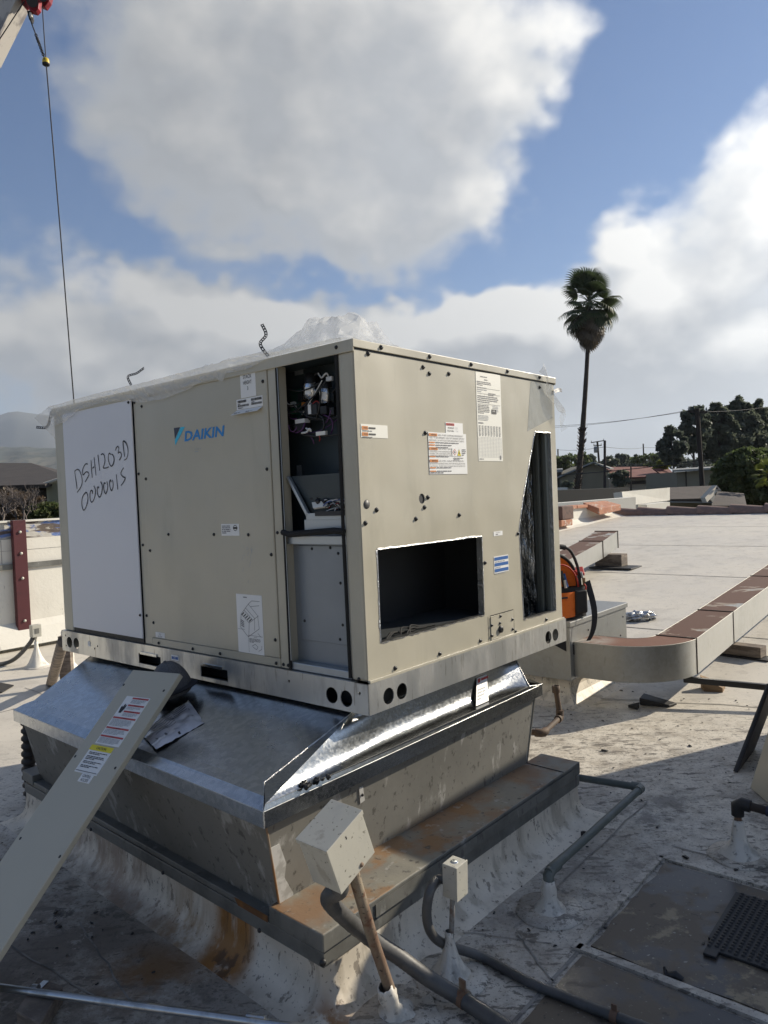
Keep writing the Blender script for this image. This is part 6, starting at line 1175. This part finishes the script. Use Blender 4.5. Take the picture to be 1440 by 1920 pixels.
boot('white cone boot under the small outlet box', sft, .145, .012, .062, .12)
h2 = spline([cf - sx * .03 - sz * .005 - sy * .008, at(806, 1672, 2.30), at(800, 1712, 2.29), at(808, 1748, 2.30), at(835, 1771, 2.36), hz_(905, 1795, .020), hz_(1000, 1845, .018), hz_(1150, 1905, .018), P(-1.2, .11, .018)], 14)
t = thing('flexible_conduit', 'thinner grey flexible conduit looping from the small outlet box', 'conduit', h2[0]); MB().tube(h2, [.0150 + .0007 * (i % 2) for i in range(len(h2))], 12).build('hose', M['conduit'], t)
p = hz_(1152, 1906, .018); mm = MB().tube([p - A * .01, p + A * .01], .0185, 12).box(p + Z * .018, A * .008, G * .002, Z * .018); mm.build('rusty_clamp', M['rust'], t)
# galvanised conduit on a block, lower left
e0_, e1_ = hz_(-160, 1830, .066), hz_(640, 1938, .066)
t = thing('steel_conduit', 'straight galvanised steel conduit along the lower left edge', 'conduit', hz_(200, 1865, .066)); MB().tube([e0_, e1_], .0115, 12).build('pipe', M['emt'], t)
p = hz_(480, 1911, .066); d_ = (e1_ - e0_).normalized(); MB().tube([p - d_ * .028, p - d_ * .016, p - d_ * .014, p + d_ * .014, p + d_ * .016, p + d_ * .028], [.014, .0145, .0135, .0135, .0145, .014], 12).build('coupling', M['emt'], t)
p = hz_(66, 1854, .066); mm = MB().tube([p - d_ * .01, p + d_ * .01], .0135, 12).box(p - d_.cross(Z) * .03 - Z * .008, d_ * .01, d_.cross(Z) * .02, Z * .0015); mm.build('pipe_strap', M['emt'], t)
bl = [hz_(30, 1895, .052), hz_(75, 1920, .052), hz_(118, 1848, .052), hz_(72, 1832, .052)]
o = MB().hexa([p - Z * .05 for p in bl], bl).build('wood_block', M['wood'], bevel=.003); tag(o, 'weathered wood block under the galvanised conduit', 'wood block')
# green drain pipe
g0, g1, g2, g3 = P(-.42, .487, .145), P(-.405, 1.40, .148), P(-.112, 1.345, .150), P(.35, 1.30, .152)
t = thing('drain_pipe', 'dark green drain pipe bent around the plinth corner', 'pipe', g0); mm = MB().tube([g0 - G * .012, g1], .0165, 12).tube([g1, g2, g3], .0165, 12); mm.build('pipe', M['pvc'], t)
MB().tube([g1 - G * .045, g1 - G * .01, g1 + E * .01 + G * .004, g1 + E * .045 - G * .004], .0205, 12).build('elbow', M['pvc'], t); MB().tube([g0 + G * .06, g0 + G * .01, g0 - G * .012 - Z * .012, g0 - G * .012 - Z * .05], .0205, 12).build('elbow', M['pvc'], t); MB().tube([g0 - G * .012 - Z * .01, g0 - G * .012 - Z * .11], .0165, 12).build('riser', M['boot'], t)
b_ = g0 - G * .012; boot('white cone boot where the green drain pipe enters the roof', Vector((b_.x, b_.y, 0)), .115, .019, .058, .125)
# gas pipe at the right edge
gp = atz(1386, 1605, 0); t = thing('gas_pipe', 'dark gas pipe elbow rising from a torn boot at the right edge', 'pipe', gp); top_ = gp + Z * .215
MB().tube([gp + Z * .05, top_], .014, 12).build('riser', M['rust'], t); MB().tube([top_ - Z * .045, top_ - Z * .005, top_ + A * .02 + Z * .006, top_ + A * .05 + Z * .004], [.025, .027, .027, .025], 14).build('elbow', M['rubber'], t); MB().tube([top_ + A * .04 + Z * .004, top_ + A * .5 - Z * .02], .017, 12).build('branch', M['pole'], t); MB().tube([top_ + A * .11, top_ + A * .17 - Z * .003], .022, 8).build('union', mat('blue_union', (.015, .02, .045), .5), t)
boot('torn dirty boot around the dark gas pipe', gp, .15, .018, .075, .12)

# ------------------------------------------------------------------ ducts and the plenum box
dz = .205; dt = .452
def duct(name, label, segs, top_mats, cat='duct'):
    t = thing(name, label, cat, segs[0][0]); return t
du = thing('bent_duct', 'grey rectangular duct with a rounded bend and rusty top', 'duct', P(.3, 3.2, dz))
outer = []; inner = []
nb = 14; cu, cv = .43, 3.40      # centre of the bend
outer.append(P(.66, 2.905, 0)); inner.append(P(.66, 3.20, 0))
for i in range(nb + 1):
    a = i / nb * math.pi / 2; ro_u, ro_v = .455, .495; ri = .165
    outer.append(P(cu - .0 - ro_u * math.sin(a), cv - ro_v * math.cos(a), 0)); inner.append(P(cu - .01 - ri * math.sin(a), cv - (.20) * math.cos(a), 0))
def ductsec(o_, i_, zb, zt, mtop, sub=True):
    n = len(o_); b = du
    mm = MB(); mm.add([p + Z * z for p, z in zip(o_, zt)] + [p + Z * z for p, z in zip(i_, zt)], [(k, k + 1, n + k + 1, n + k) for k in range(n - 1)]); mm.build('top_sheet', M[mtop], du)
    mm = MB()
    for q in (o_, i_): mm.add([p + Z * (z + .0) for p, z in zip(q, zb)] + [p + Z * z for p, z in zip(q, zt)], [(k, k + 1, n + k + 1, n + k) for k in range(n - 1)], 0, n > 4)
    mm.add([p + Z * z for p, z in zip(o_, zb)] + [p + Z * z for p, z in zip(i_, zb)], [(k, k + 1, n + k + 1, n + k) for k in range(n - 1)]); mm.build('side_sheet', M['duct'], du)
    mm = MB().tube([p + Z * z for p, z in zip(o_, zt)], .003, 6).tube([p + Z * z for p, z in zip(i_, zt)], .003, 6); mm.build('edge_bead', M['jbox'], du)
n = len(outer); ductsec(outer, inner, [dz] * n, [dt] * n, 'duct_rust')
v0 = 3.40; stn = [(3.40, -.025, .255), (4.35, -.008, .262), (6.1, .02, .30), (8.6, .06, .36), (11.2, .10, .42)]
for (va, ra, la), (vb, rb, lb2) in zip(stn[:-1], stn[1:]):
    z0, z1 = .048 * max(0, va - 3.4), .048 * max(0, vb - 3.4)
    ductsec([P(ra, va + .004, 0), P(rb, vb, 0)], [P(la, va + .004, 0), P(lb2, vb, 0)], [dz + z0, dz + z1], [dt + z0, dt + z1], 'duct_top')
    mm = MB(); a, b = P(ra - .004, va, 0), P(la + .004, va, 0)
    mm.hexa([a + Z * (dz + z0) - G * .006, b + Z * (dz + z0) - G * .006, b + Z * (dz + z0) + G * .006, a + Z * (dz + z0) + G * .006], [a + Z * (dt + z0 + .006) - G * .006, b + Z * (dt + z0 + .006) - G * .006, b + Z * (dt + z0 + .006) + G * .006, a + Z * (dt + z0 + .006) + G * .006]); mm.build('joint_flange', M['pole'], du)
bx_ = thing('plenum_box', 'galvanised plenum box with a flat lid behind the machine', 'duct box', P(.9, 3.3, .18))
MB().uvbox(.662, 1.7, 2.852, 3.845, .185, .565).build('box_body', M['duct'], bx_, bevel=.003); MB().uvbox(.650, 1.712, 2.84, 3.857, .566, .604).build('box_lid', M['duct'], bx_, bevel=.004)
for v, z in ((3.3, .33), (3.72, .36), (3.78, .50), (3.15, .50)): MB().lathe(P(.661, v, z), [(0, .004), (.007, .003), (.008, 0)], A, 8).build('screw', M['black'], bx_)
mm = MB(); prof = [(.13, 0), (.06, .02), (.02, .07), (0, .12), (0, .184)]
q0 = [P(.70, 2.90, 0), P(1.65, 2.90, 0), P(1.65, 3.80, 0), P(.70, 3.80, 0)]
def off2(q, d): return [q[i] + ((q[i] - q[i - 1]).normalized() + (q[i] - q[(i + 1) % 4]).normalized()) * d for i in range(4)]
rg = [[p + Z * z for p in off2(q0, d)] for d, z in prof]; mm.add([p for r in rg for p in r], [(i * 4 + j, i * 4 + (j + 1) % 4, (i + 1) * 4 + (j + 1) % 4, (i + 1) * 4 + j) for i in range(4) for j in range(4)]); pp_ = mm.build('small_plinth', M['stucco']); tag(pp_, 'cream membrane plinth under the plenum box', 'plinth')
fd = thing('far_duct', 'shorter grey duct with rust patches further back on the left', 'duct', P(3.3, 9, .5))
st2 = [(6.0, 2.42, 2.76, .42, .70 - .09), (8.88, 3.105, 3.478, .44, .70), (10.05, 3.36, 3.75, .50, .78)]
for (va, ra, la, za, ta), (vb, rb, lb2, zb, tb) in zip(st2[:-1], st2[1:]):
    MB().quad(P(ra, va, ta), P(rb, vb, tb), P(lb2, vb, tb), P(la, va, ta)).build('top_sheet', M['duct_top'], fd)
    mm = MB().quad(P(ra, va, za), P(rb, vb, zb), P(rb, vb, tb), P(ra, va, ta)).quad(P(la, va, za), P(lb2, vb, zb), P(lb2, vb, tb), P(la, va, ta)).quad(P(ra, va, za), P(rb, vb, zb), P(lb2, vb, zb), P(la, va, za)); mm.build('side_sheet', M['duct'], fd)
for va, ra, la, za, ta in st2[1:]:
    mm = MB().hexa([P(ra - .01, va - .012, za), P(la + .01, va - .012, za), P(la + .01, va + .012, za), P(ra - .01, va + .012, za)], [P(ra - .01, va - .012, ta + .01), P(la + .01, va - .012, ta + .01), P(la + .01, va + .012, ta + .01), P(ra - .01, va + .012, ta + .01)]); mm.build('joint_flange', M['pole'], fd)
def blk(label, c, hx, hy, hz2, rot, mt='wood', name='wood_block', cat='wood block'):
    d = E * math.cos(rot) + G * math.sin(rot); e = Z.cross(d); o = MB().box(c + Z * hz2, d * hx, e * hy, Z * hz2).build(name, M[mt], bevel=.004); return tag(o, label, cat)
p = P(3.18, 9.35, rz(9.35)); blk('grey wood block propping the far duct', p, .22, .12, .10, 0); blk('black rubber pad under the far duct block', P(3.05, 9.2, rz(9.2) + .001), .34, .22, .012, 0, 'rubber', 'rubber_pad', 'pad')
p = P(.13, 4.85, rz(4.85) + .012); blk('grey wood block under the long straight duct', p, .24, .065, .045, .12); blk('black rubber pad under the long duct block', P(.10, 4.84, rz(4.84)), .28, .09, .005, .12, 'rubber', 'rubber_pad', 'pad')
w0 = atz(1345, 1290, .0); o = MB().hexa([P(.085, 3.80, .002), P(.03, 3.70, .002), P(-.09, 3.74, .002), P(-.07, 3.87, .002)], [P(.085, 3.80, .10), P(.07, 3.75, .10), P(-.09, 3.74, .035), P(-.07, 3.87, .035)]).build('wood_wedge', M['wood_raw'], bevel=.003); tag(o, 'raw wood wedge in front of the black bar', 'wood wedge')
ba, bb = P(.06, 3.36, .165), P(-.75, 3.66, .115); d_ = (bb - ba).normalized(); o = MB().box((ba + bb) / 2, (bb - ba) / 2, d_.cross(Z) * .018, Z * .020).build('support_bar', M['black'], bevel=.003); tag(o, 'long black bar running under the duct to the right', 'bar')
# foil scrap
fo = Vector(P(1.36, 5.85, rz(5.85) + .045)); mm = MB()
def fs(s, t):
    a, b = 2 * math.pi * s, math.pi * (t - .5); d = Vector((math.cos(a) * math.cos(b), math.sin(a) * math.cos(b), math.sin(b))); r = 1 + .45 * noise.noise(d * 3.1 + Vector((3, 1, 2))) + .25 * noise.noise(d * 7.3); return fo + Vector((d.x * .17 * r, d.y * .09 * r, d.z * .05 * r))
mm.grid(fs, 26, 16, sm=False); o = mm.build('foil_scrap', M['foil']); tag(o, 'crumpled silver foil scrap on the white roof', 'foil scrap')
# small dark scraps
q = [P(.29, 3.13, .004), P(.10, 3.18, .004), P(.075, 3.26, .004), P(.30, 3.24, .004)]; o = MB().hexa(q, [q[0] + Z * .05, q[1] + Z * .014, q[2] + Z * .016, q[3] + Z * .058]).build('rubber_scrap', M['rubber'], bevel=.004); tag(o, 'long black rubber scrap in front of the duct bend', 'scrap')
q = [P(.33, 3.03, .003), P(.26, 3.02, .003), P(.27, 3.08, .003)]; o = MB().hexa(q, [q[0] + Z * .02, q[1] + Z * .012, q[2] + Z * .035]).build('rubber_scrap', M['rubber']); tag(o, 'tiny dark chip beside the long black scrap', 'scrap')
p = atz(1250, 1828, .004); mm = MB()
for k in range(1): mm.tube([p, p + A * .03 + Z * .012, p + A * .05 + Z * .004], [.010, .013, .009], 8).tube([p - G * .008, p + Z * .02 - A * .006, p + G * .008], .005, 6)
o = mm.build('black_clip', M['black']); tag(o, 'broken black plastic clip in the wet patch', 'clip')
p = atz(1095, 1566, .014); o = MB().lathe(p - Z * .012, [(.006, 0), (.014, 0), (.014, .026), (.006, .026)], Z, 10).build('pipe_plug', M['black']); tag(o, 'small black pipe cap lying beside the green pipe', 'pipe cap')
q = [atz(-12, 1279, .004), atz(26, 1286, .004), atz(4, 1299, .004), atz(-40, 1299, .004)]; o = MB().slab([x + Z * .008 for x in q], Z, .008).build('rubber_scrap', M['rubber']); tag(o, 'flat black rubber sheet on the roof at the far left edge', 'scrap')
# rusty upturned pipe behind the curb
r = [P(.52, 1.92, .13), P(.405, 1.93, .12), P(.385, 1.98, .125), P(.33, 2.22, .13), P(.32, 2.25, .14), P(.325, 2.26, .18), P(.345, 2.29, .345)]
r = [atz(985, 1371, .17), atz(1018, 1375, .165), atz(1050, 1345, .165)]; r.append(r[2] + Z * .03 + E * .002); r.append(r[2] + Z * .175 + E * .02)
t = thing('rusty_vent_pipe', 'rusty pipe with two elbows and an open upright end', 'pipe', r[0]); MB().tube([r[0] + E * .3, r[0], r[1]], .017, 12).build('pipe', M['rust_dark'], t); MB().tube([r[1], r[2]], .016, 12).build('pipe', M['rust_dark'], t); MB().tube([r[2], r[4]], .0165, 12).build('riser', M['rust_dark'], t)
for c, a, b in ((r[1], (r[0] - r[1]).normalized(), (r[2] - r[1]).normalized()), (r[2], (r[1] - r[2]).normalized(), Z)): MB().tube([c + a * .045, c + a * .012, c + b * .012, c + b * .045], .0235, 12).build('elbow', M['rust_dark'], t)
mm = MB().lathe(r[4] - Z * .03, [(.018, 0), (.024, .005), (.024, .045), (.017, .045), (.016, .01)], Z, 14); mm.build('coupling', M['rust_dark'], t)
# dark coil behind the left of the curb
cx_ = atz(57, 1450, .15); t = thing('corrugated_hose', 'dark corrugated hose standing behind the left end of the curb', 'hose', cx_); pts = []; rs = []
for i in range(61): s = i / 60; pts.append(cx_ + Z * (-.13 + .42 * s) + E * (.0 + .01 * math.sin(s * 5))); rs.append(.032 + .007 * (1 if (i // 3) % 2 else -.4))
MB().tube(pts, rs, 12).build('hose_body', mat('brown_black_hose', (.022, .017, .015), .6), t)
# left side small things
cb2 = atz(70, 1250, 0); t = thing('switch_box', 'small grey box on a white cone boot by the left parapet', 'electrical box', cb2); bz = cb2 + Z * .33
MB().tube([cb2 + Z * .1, bz - Z * .03], .012, 10).build('post', M['jbox'], t); MB().box(bz + Z * .03, A * .035, G * .045, Z * .06).build('enclosure', M['jbox'], t, bevel=.003); MB().box(bz + Z * .03 + A * .037, A * .002, G * .02, Z * .025).build('cover', M['ledge_face'], t)
boot('white cone boot below the small box by the left parapet', cb2, .25, .016, .10, .14, mt='wall')
h3 = spline([bz - A * .03, bz - Z * .03 + at(50, 1212, 6) - at(65, 1195, 6), atz(20, 1240, .04), atz(-30, 1246, .03), atz(-120, 1240, .03)], 10); t = thing('grey_hose', 'grey hose curving from the small left box to the picture edge', 'hose', h3[0]); MB().tube(h3, .021, 10).build('hose_body', M['conduit'], t)
vp = atz(131, 1262, 0); t = thing('vent_pipe', 'short white vent pipe beyond the left rail end', 'vent', vp); MB().lathe(vp, [(.14, 0), (.10, .03), (.045, .10), (.045, .30), (.06, .305), (.06, .40), (.03, .41), (0, .42)], n=16).build('vent_body', M['wall'], t)
a, b = atz(96, 1282, 0), at(118, 1203, 4.55); t = thing('leaning_post', 'weathered brown wooden post leaning near the left rail end', 'post', a); MB().tube([a, a.lerp(b, .6), b], [.045, .04, .036], 8).build('post_body', M['wood'], t, label=None); p = at(122, 1262, 4.6); MB().hexa([atz(122, 1290, 0) + x for x in (Vector((-.04, 0, 0)), Vector((.06, 0, 0)), Vector((.06, .06, 0)), Vector((-.04, .06, 0)))], [atz(122, 1290, 0) + x + Z * .45 for x in (Vector((-.04, 0, 0)), Vector((.06, 0, 0)), Vector((.06, .06, 0)), Vector((-.04, .06, 0)))]).build('post_brace', M['wood'], t)
for (x0, y0, x1, y1) in ((-20, 1300, 90, 1283), (-30, 1265, 60, 1256)): pass

# ------------------------------------------------------------------ tool bag
bc = P(.80, 2.965, .604); bxd = (RT * .96 + Vector((0, .28, 0))); bxd.z = 0; bxd.normalize(); byd = Z.cross(bxd)
bg = thing('tool_bag', 'open orange and black tool bag on the plenum box corner', 'tool bag', bc)
def bpt(a, b, c): return bc + bxd * (a * 1.12 + .015) - byd * b * 1.1 + Z * c * 1.08      # a right, b towards the viewer
mm = MB()
def body(s, t):
    a = 2 * math.pi * t; r = .17 * (1 + .03 * math.sin(s * 5)); q = max(abs(math.cos(a)), abs(math.sin(a))) ** .55; return bpt(.165 * math.cos(a) / q, .095 * math.sin(a) / q, .012 + .20 * s)
mm.grid(body, 6, 40); mm.poly([body(0, i / 40) for i in range(40)]); mm.build('bag_body', M['bag_black'], bg)
def lidf(s, t): a = math.pi * t; return bpt(.16 * math.cos(a) * s, -.075 + .02 * s, .20 + .215 * math.sin(a) * s)
MB().grid(lidf, 4, 24).build('inner_back', M['orange'], bg); MB().tube([lidf(1.03, i / 24) for i in range(25)], .013, 8).build('zip_rim', M['bag_black'], bg)
MB().tube([bpt(.128 * math.cos(math.pi * i / 16 * .5), .02, .19 + .17 * math.sin(math.pi * i / 16 * .5)) for i in range(17)] + [bpt(-.02, .02, .36)], .006, 6).build('red_piping', M['red_trim'], bg)
MB().tube([bpt(.125 + .012 * math.sin(i), .098, .23 - .014 * i) for i in range(13)], .005, 6).build('red_piping', M['red_trim'], bg)
pk_ = MB(); pk_.grid(lambda s, t: bpt(-.15 + .20 * s + .015 * t, .098 + .035 * math.sin(math.pi * s) * (1 - .3 * t), .02 + .165 * t), 10, 8); pk_.build('front_pocket', M['orange'], bg); MB().box(bpt(-.06, .135, .155), bxd * .045, byd * .004, Z * .006).build('pocket_tab', M['bag_black'], bg)
MB().box(bpt(.095, .098, .115), bxd * .05, byd * .018, Z * .085).build('side_pocket', M['bag_black'], bg, bevel=.017, seg=4)
hd = spline([bpt(-.15, 0, .20), bpt(-.13, -.01, .40), bpt(-.05, -.01, .47), bpt(.04, -.01, .475), bpt(.10, -.01, .44), bpt(.14, 0, .33), bpt(.155, 0, .2)], 8); MB().tube(hd, .011, 8).build('handle', M['bag_black'], bg); MB().tube(hd[16:27], .019, 10).build('handle_grip', M['bag_black'], bg)
MB().tube([bpt(.155, .01, .30), bpt(.165, .01, .26)], .010, 8).build('buckle', M['emt'], bg)
for (a, c, h, r, mt) in ((-.035, .24, .10, .014, 'black'), (.0, .23, .12, .012, 'yellow'), (.055, .20, .11, .013, 'black'), (-.06, .215, .06, .012, 'black'), (.075, .2, .09, .011, 'ink_blue')):
    tl_ = MB().tube([bpt(a, -.03, c), bpt(a - .015, -.045, c + h)], [r * .8, r], 10).build('screwdriver', M[mt], bg)
mm = MB().tube([bpt(.055, -.01, .15), bpt(.05, -.015, .25)], .010, 8); mm.build('marker_pen', M['paper'], bg); MB().box(bpt(.03, .0, .17), bxd * .025, byd * .01, Z * .025).build('red_tool', M['red_trim'], bg, bevel=.005); MB().tube([bpt(-.08, .01, .23), bpt(-.02, .03, .17)], .005, 6).build('plier_handle', M['emt'], bg)
MB().hexa([bpt(.13, -.08, .30), bpt(.21, -.06, .30), bpt(.19, -.0, .27), bpt(.14, 0, .27)], [bpt(.13, -.08, .325), bpt(.215, -.06, .33), bpt(.19, 0, .29), bpt(.14, 0, .29)]).build('side_flap', M['red_trim'], bg, bevel=.006)
MB().tube([bpt(.168, .02, .26), bpt(.172, .03, .12), bpt(.17, .02, .03)], .012, 8).build('tape_measure', M['wood_raw'], bg)
mm = MB()
def rib(pts, w, dn):
    pts = [Vector(p) for p in pts]
    for a, b in zip(pts[:-1], pts[1:]): mm.hexa([a - dn * w, b - dn * w, b + dn * w, a + dn * w], [p + Vector((0, -.004, 0)) for p in (a - dn * w, b - dn * w, b + dn * w, a + dn * w)])
rib(spline([bpt(.175, .05, .24), bpt(.182, .11, .06), bpt(.155, .13, -.08), bpt(.085, .135, -.175), bpt(.02, .135, -.20)], 5), .024, (bxd * .9 + Z * .3).normalized()); rib(spline([bpt(.03, .137, -.20), bpt(-.06, .135, -.155), bpt(-.16, .13, -.09)], 5), .035, Z); mm.build('shoulder_strap', M['bag_black'], bg)

# ------------------------------------------------------------------ rubber mat, neighbour machine, leaning panels
mt_ = thing('rubber_mat', 'black studded rubber mat in the wet corner patch', 'mat', P(-1.1, .75, .008))
mq = [(-.925, .97), (-1.9, .985), (-1.9, .56), (-.985, .56), (-.985, .525), (-.945, .525), (-.94, .62), (-.932, .62)]
MB().slab([P(u, v, .017) for u, v in mq], Z, .010).build('mat_sheet', M['rubber'], mt_, bevel=.002)
mm = MB()
for i in range(44):
    for j in range(22):
        u, v = -.95 - i * .0205, .575 + j * .0185 + (.009 if i % 2 else 0)
        if v < .965: mm.lathe(P(u, v, .0165), [(.0075, 0), (.006, .0045), (0, .005)], Z, 6)
mm.build('stud', M['rubber'], mt_, kind='stuff')
nu = thing('neighbour_machine', 'beige side of a second roof machine at the right edge', 'air conditioner', P(-1.6, 2.8, 0))
MB().uvbox(-2.7, -.95, 2.2, 3.75, .22, 1.42).build('cabinet', M['beige'], nu, bevel=.01); MB().uvbox(-2.65, -1.0, 2.25, 3.7, 0, .219).build('curb', M['ledge_face'], nu); MB().uvbox(-2.72, -.93, 2.18, 3.77, 1.421, 1.45).build('lid', M['beige'], nu, bevel=.005)
for v in (2.72, 3.24): MB().uvbox(-.9495, -.946, v - .24, v + .24, .28, 1.36).build('side_panel', M['beige_dark'], nu, bevel=.002)
q = [atz(1411, 1477, .004), atz(1437, 1500, .004)]; dd = (q[1] - q[0]).normalized(); q = [q[0], q[0] + dd * .5]; upv = (A * .30 + Z * 1.0).normalized() 
bl_ = thing('leaning_beige_panel', 'beige panel with screws leaning at the right edge', 'panel', q[0]); nn = dd.cross(upv).normalized(); nn = nn if nn.y < 0 else -nn
MB().slab([q[0], q[1], q[1] + upv * .8, q[0] + upv * .8], nn, .012).build('panel_skin', M['beige'], bl_, bevel=.003)
FBP = Fr(q[0], dd, upv, nn)
for b in (.05, .28): screw(FBP, .022, b, 0.0, bl_, .9)
k0 = atz(1378, 1447, .004); k1 = k0 + G * .42 + E * .02; ku = (at(1441, 1283, k0.y + .12) - k0); 
bk = thing('leaning_dark_panel', 'dark brown panel leaning against the beige one', 'panel', k0); nn2 = ku.cross(k1 - k0).normalized(); nn2 = nn2 if nn2.dot(A) < 0 else -nn2
MB().slab([k0, k1, k1 + ku, k0 + ku], nn2, .014).build('panel_skin', mat('dark_brown_panel', (.045, .034, .028), .6, 0, [dict(sc=5, lo=.5, hi=.65, col=(.12, .08, .04), fac=.7)]), bk, bevel=.002); MB().tube([k0, k0 + ku], .010, 6).build('edge_trim', M['strap'], bk)

# ------------------------------------------------------------------ crane overhead
YC = 14.0
bm_ = thing('crane_boom', 'weathered grey crane boom at the top left corner', 'crane boom', at(0, 30, YC)); q = [at(-140, 150, YC - 2), at(-30, 105, YC - 2), at(44, -30, YC), at(4, -60, YC)]
q = [at(-90, 120, YC), at(-24, 100, YC), at(48, -45, YC), at(-20, -45, YC)]; MB().hexa(q, [p + Vector((0, .5, 0)) for p in q]).build('boom_section', M['crane_grey'], bm_, bevel=.02); q = [at(-25, 98, YC - .03), at(-17, 94, YC - .03), at(52, -45, YC - .03), at(46, -45, YC - .03)]; MB().hexa(q, [p + Vector((0, .05, 0)) for p in q]).build('boom_edge', M['crane_grey'], bm_)
bh = thing('sheave_block', 'dark red sheave block hanging from the crane boom', 'crane block', at(65, 0, YC))
for (pts, y) in (([(38, -30), (100, -30), (92, 2), (84, 13), (74, 9), (66, -4)], 0), ([(50, -20), (75, -15), (72, 16), (66, 22), (55, 19), (50, 5)], -.15), ([(36, -20), (56, -20), (52, 8), (46, 13), (41, 8)], .15)):
    q = [at(x, yy, YC + y) for x, yy in pts]; MB().hexa(q, [p + Vector((0, .12, 0)) for p in q]).build('side_plate', M['crane_red'], bh, bevel=.008)
MB().tube([at(60, 2, YC - .3), at(60, 2, YC + .3)], .10, 14).build('sheave', M['rope'], bh); MB().tube([at(80, -6, YC - .2), at(80, -6, YC + .25)], .08, 12).build('sheave', M['rope'], bh)
sw = thing('rope_socket', 'small white and black rope socket under the red block', 'crane hook', at(55, 20, YC)); q = [at(x, y, YC - .1) for x, y in ((50, 20), (57, 19), (60, 32), (58, 40), (54, 36))]; MB().hexa(q, [p + Vector((0, .1, 0)) for p in q]).build('socket_body', M['rope'], sw, bevel=.01); MB().tube([at(57, 24, YC - .12), at(59, 33, YC - .12)], [.022, .026], 8).build('socket_face', M['wall'], sw)
ch = thing('hoist_chain', 'thin dark chain from the rope socket down to the yellow ball', 'chain', at(58, 40, YC)); mm = MB(); c0, c1 = at(58, 40, YC), at(83, 108, YC); mm.tube([c0, c0.lerp(c1, .34)], .012, 6); mm.build('lead', M['rope'], ch)
for i in range(15):
    p = c0.lerp(c1, .34 + i * .044); d = (c1 - c0).normalized(); s_ = d.cross(Vector((0, 1, 0)) if i % 2 else Vector((1, 0, .3))).normalized(); r_ = .022; L_ = .030
    MB().tube([p + s_ * r_ * math.cos(2 * math.pi * j / 10) + d * L_ * math.sin(2 * math.pi * j / 10) for j in range(11)], .0075, 5, cap=False).build('chain_link', M['rope'], ch)
p = c0.lerp(c1, .52); MB().tube([p - d * .05, p + d * .05], .026, 8).build('shackle', M['rope'], ch)
hb = thing('headache_ball', 'yellow overhaul ball with a black base on the hoist rope', 'crane ball', at(86, 116, YC)); p = at(86, 116, YC); MB().lathe(p, [(0, .075), (.03, .072), (.055, .055), (.062, .02), (.066, -.03)], Z, 18).build('ball_top', M['yellow'], hb); MB().lathe(p, [(.067, -.031), (.066, -.055), (.045, -.07), (0, -.072)], Z, 18).build('ball_base', M['rope'], hb); MB().lathe(p - Vector((0, .06, 0)) + Z * .02, [(0, .004), (.014, .004), (.014, -.01)], (0, -1, 0), 8).build('ball_pin', M['rope'], hb)
def rope(label, pts, r): o = MB().tube([at(*p) for p in pts], r, 8).build('crane_rope', M['rope']); tag(o, label, 'rope', 'crane ropes')
rope('hoist rope running from the red block to the yellow ball', [(79, 5, YC), (82, 55, YC), (86, 110, YC)], .010)
rope('long hoist rope hanging from the yellow ball behind the machine', [(87, 124, YC), (112, 420, YC - .4), (140, 770, YC - .8)], .012)
rope('tag rope slanting down left from the red block', [(46, 2, YC), (20, 42, YC), (-30, 118, YC)], .010)

# ------------------------------------------------------------------ debris
mm = MB(); rr = random.Random(21)
for i in range(420):
    if i < 300: u, v = rr.uniform(-1.6, .9), rr.uniform(-.9, 3.6)
    else: u, v = rr.uniform(-.3, 2.6), rr.uniform(-1.6, -.45)
    if -.2 < u < 2.1 and -.5 < v < 1.35: continue
    s_ = rr.uniform(.002, .007) * (1 if rr.random() < .92 else 2.0); p = P(u, v, rz(v) + .003); a = rr.uniform(0, 6.28); x = Vector((math.cos(a), math.sin(a), 0)) * s_ * rr.uniform(.8, 1.8); y = Vector((-math.sin(a), math.cos(a), 0)) * s_ * .7
    mm.hexa([p - x - y, p + x - y * .6, p + x * .7 + y, p - x * .6 + y * .8], [p - x * .7 - y * .6 + Z * s_ * .5, p + x * .8 - y * .4 + Z * s_ * .6, p + x * .5 + y * .7 + Z * s_ * .4, p - x * .4 + y * .6 + Z * s_ * .5])
tag(mm.build('debris', M['rubber'], kind='stuff'), 'scattered small dark bits and flakes on the roof', 'debris')

# ------------------------------------------------------------------ the hazy air
mh = bpy.data.materials.new('haze'); mh.use_nodes = True; nt = mh.node_tree; nt.nodes.clear()
pv = nt.nodes.new('ShaderNodeVolumePrincipled'); pv.inputs['Color'].default_value = (.74, .84, .98, 1); pv.inputs['Density'].default_value = 8e-5; pv.inputs['Anisotropy'].default_value = .2
ou = nt.nodes.new('ShaderNodeOutputMaterial'); nt.links.new(pv.outputs[0], ou.inputs['Volume'])
hz0 = MB().box(Vector((0, 0, 640)), Vector((15500, 0, 0)), Vector((0, 15500, 0)), Vector((0, 0, 648))).build('haze', mh); hz0['kind'] = 'stuff'; hz0['label'] = 'pale haze in the air over the distance'
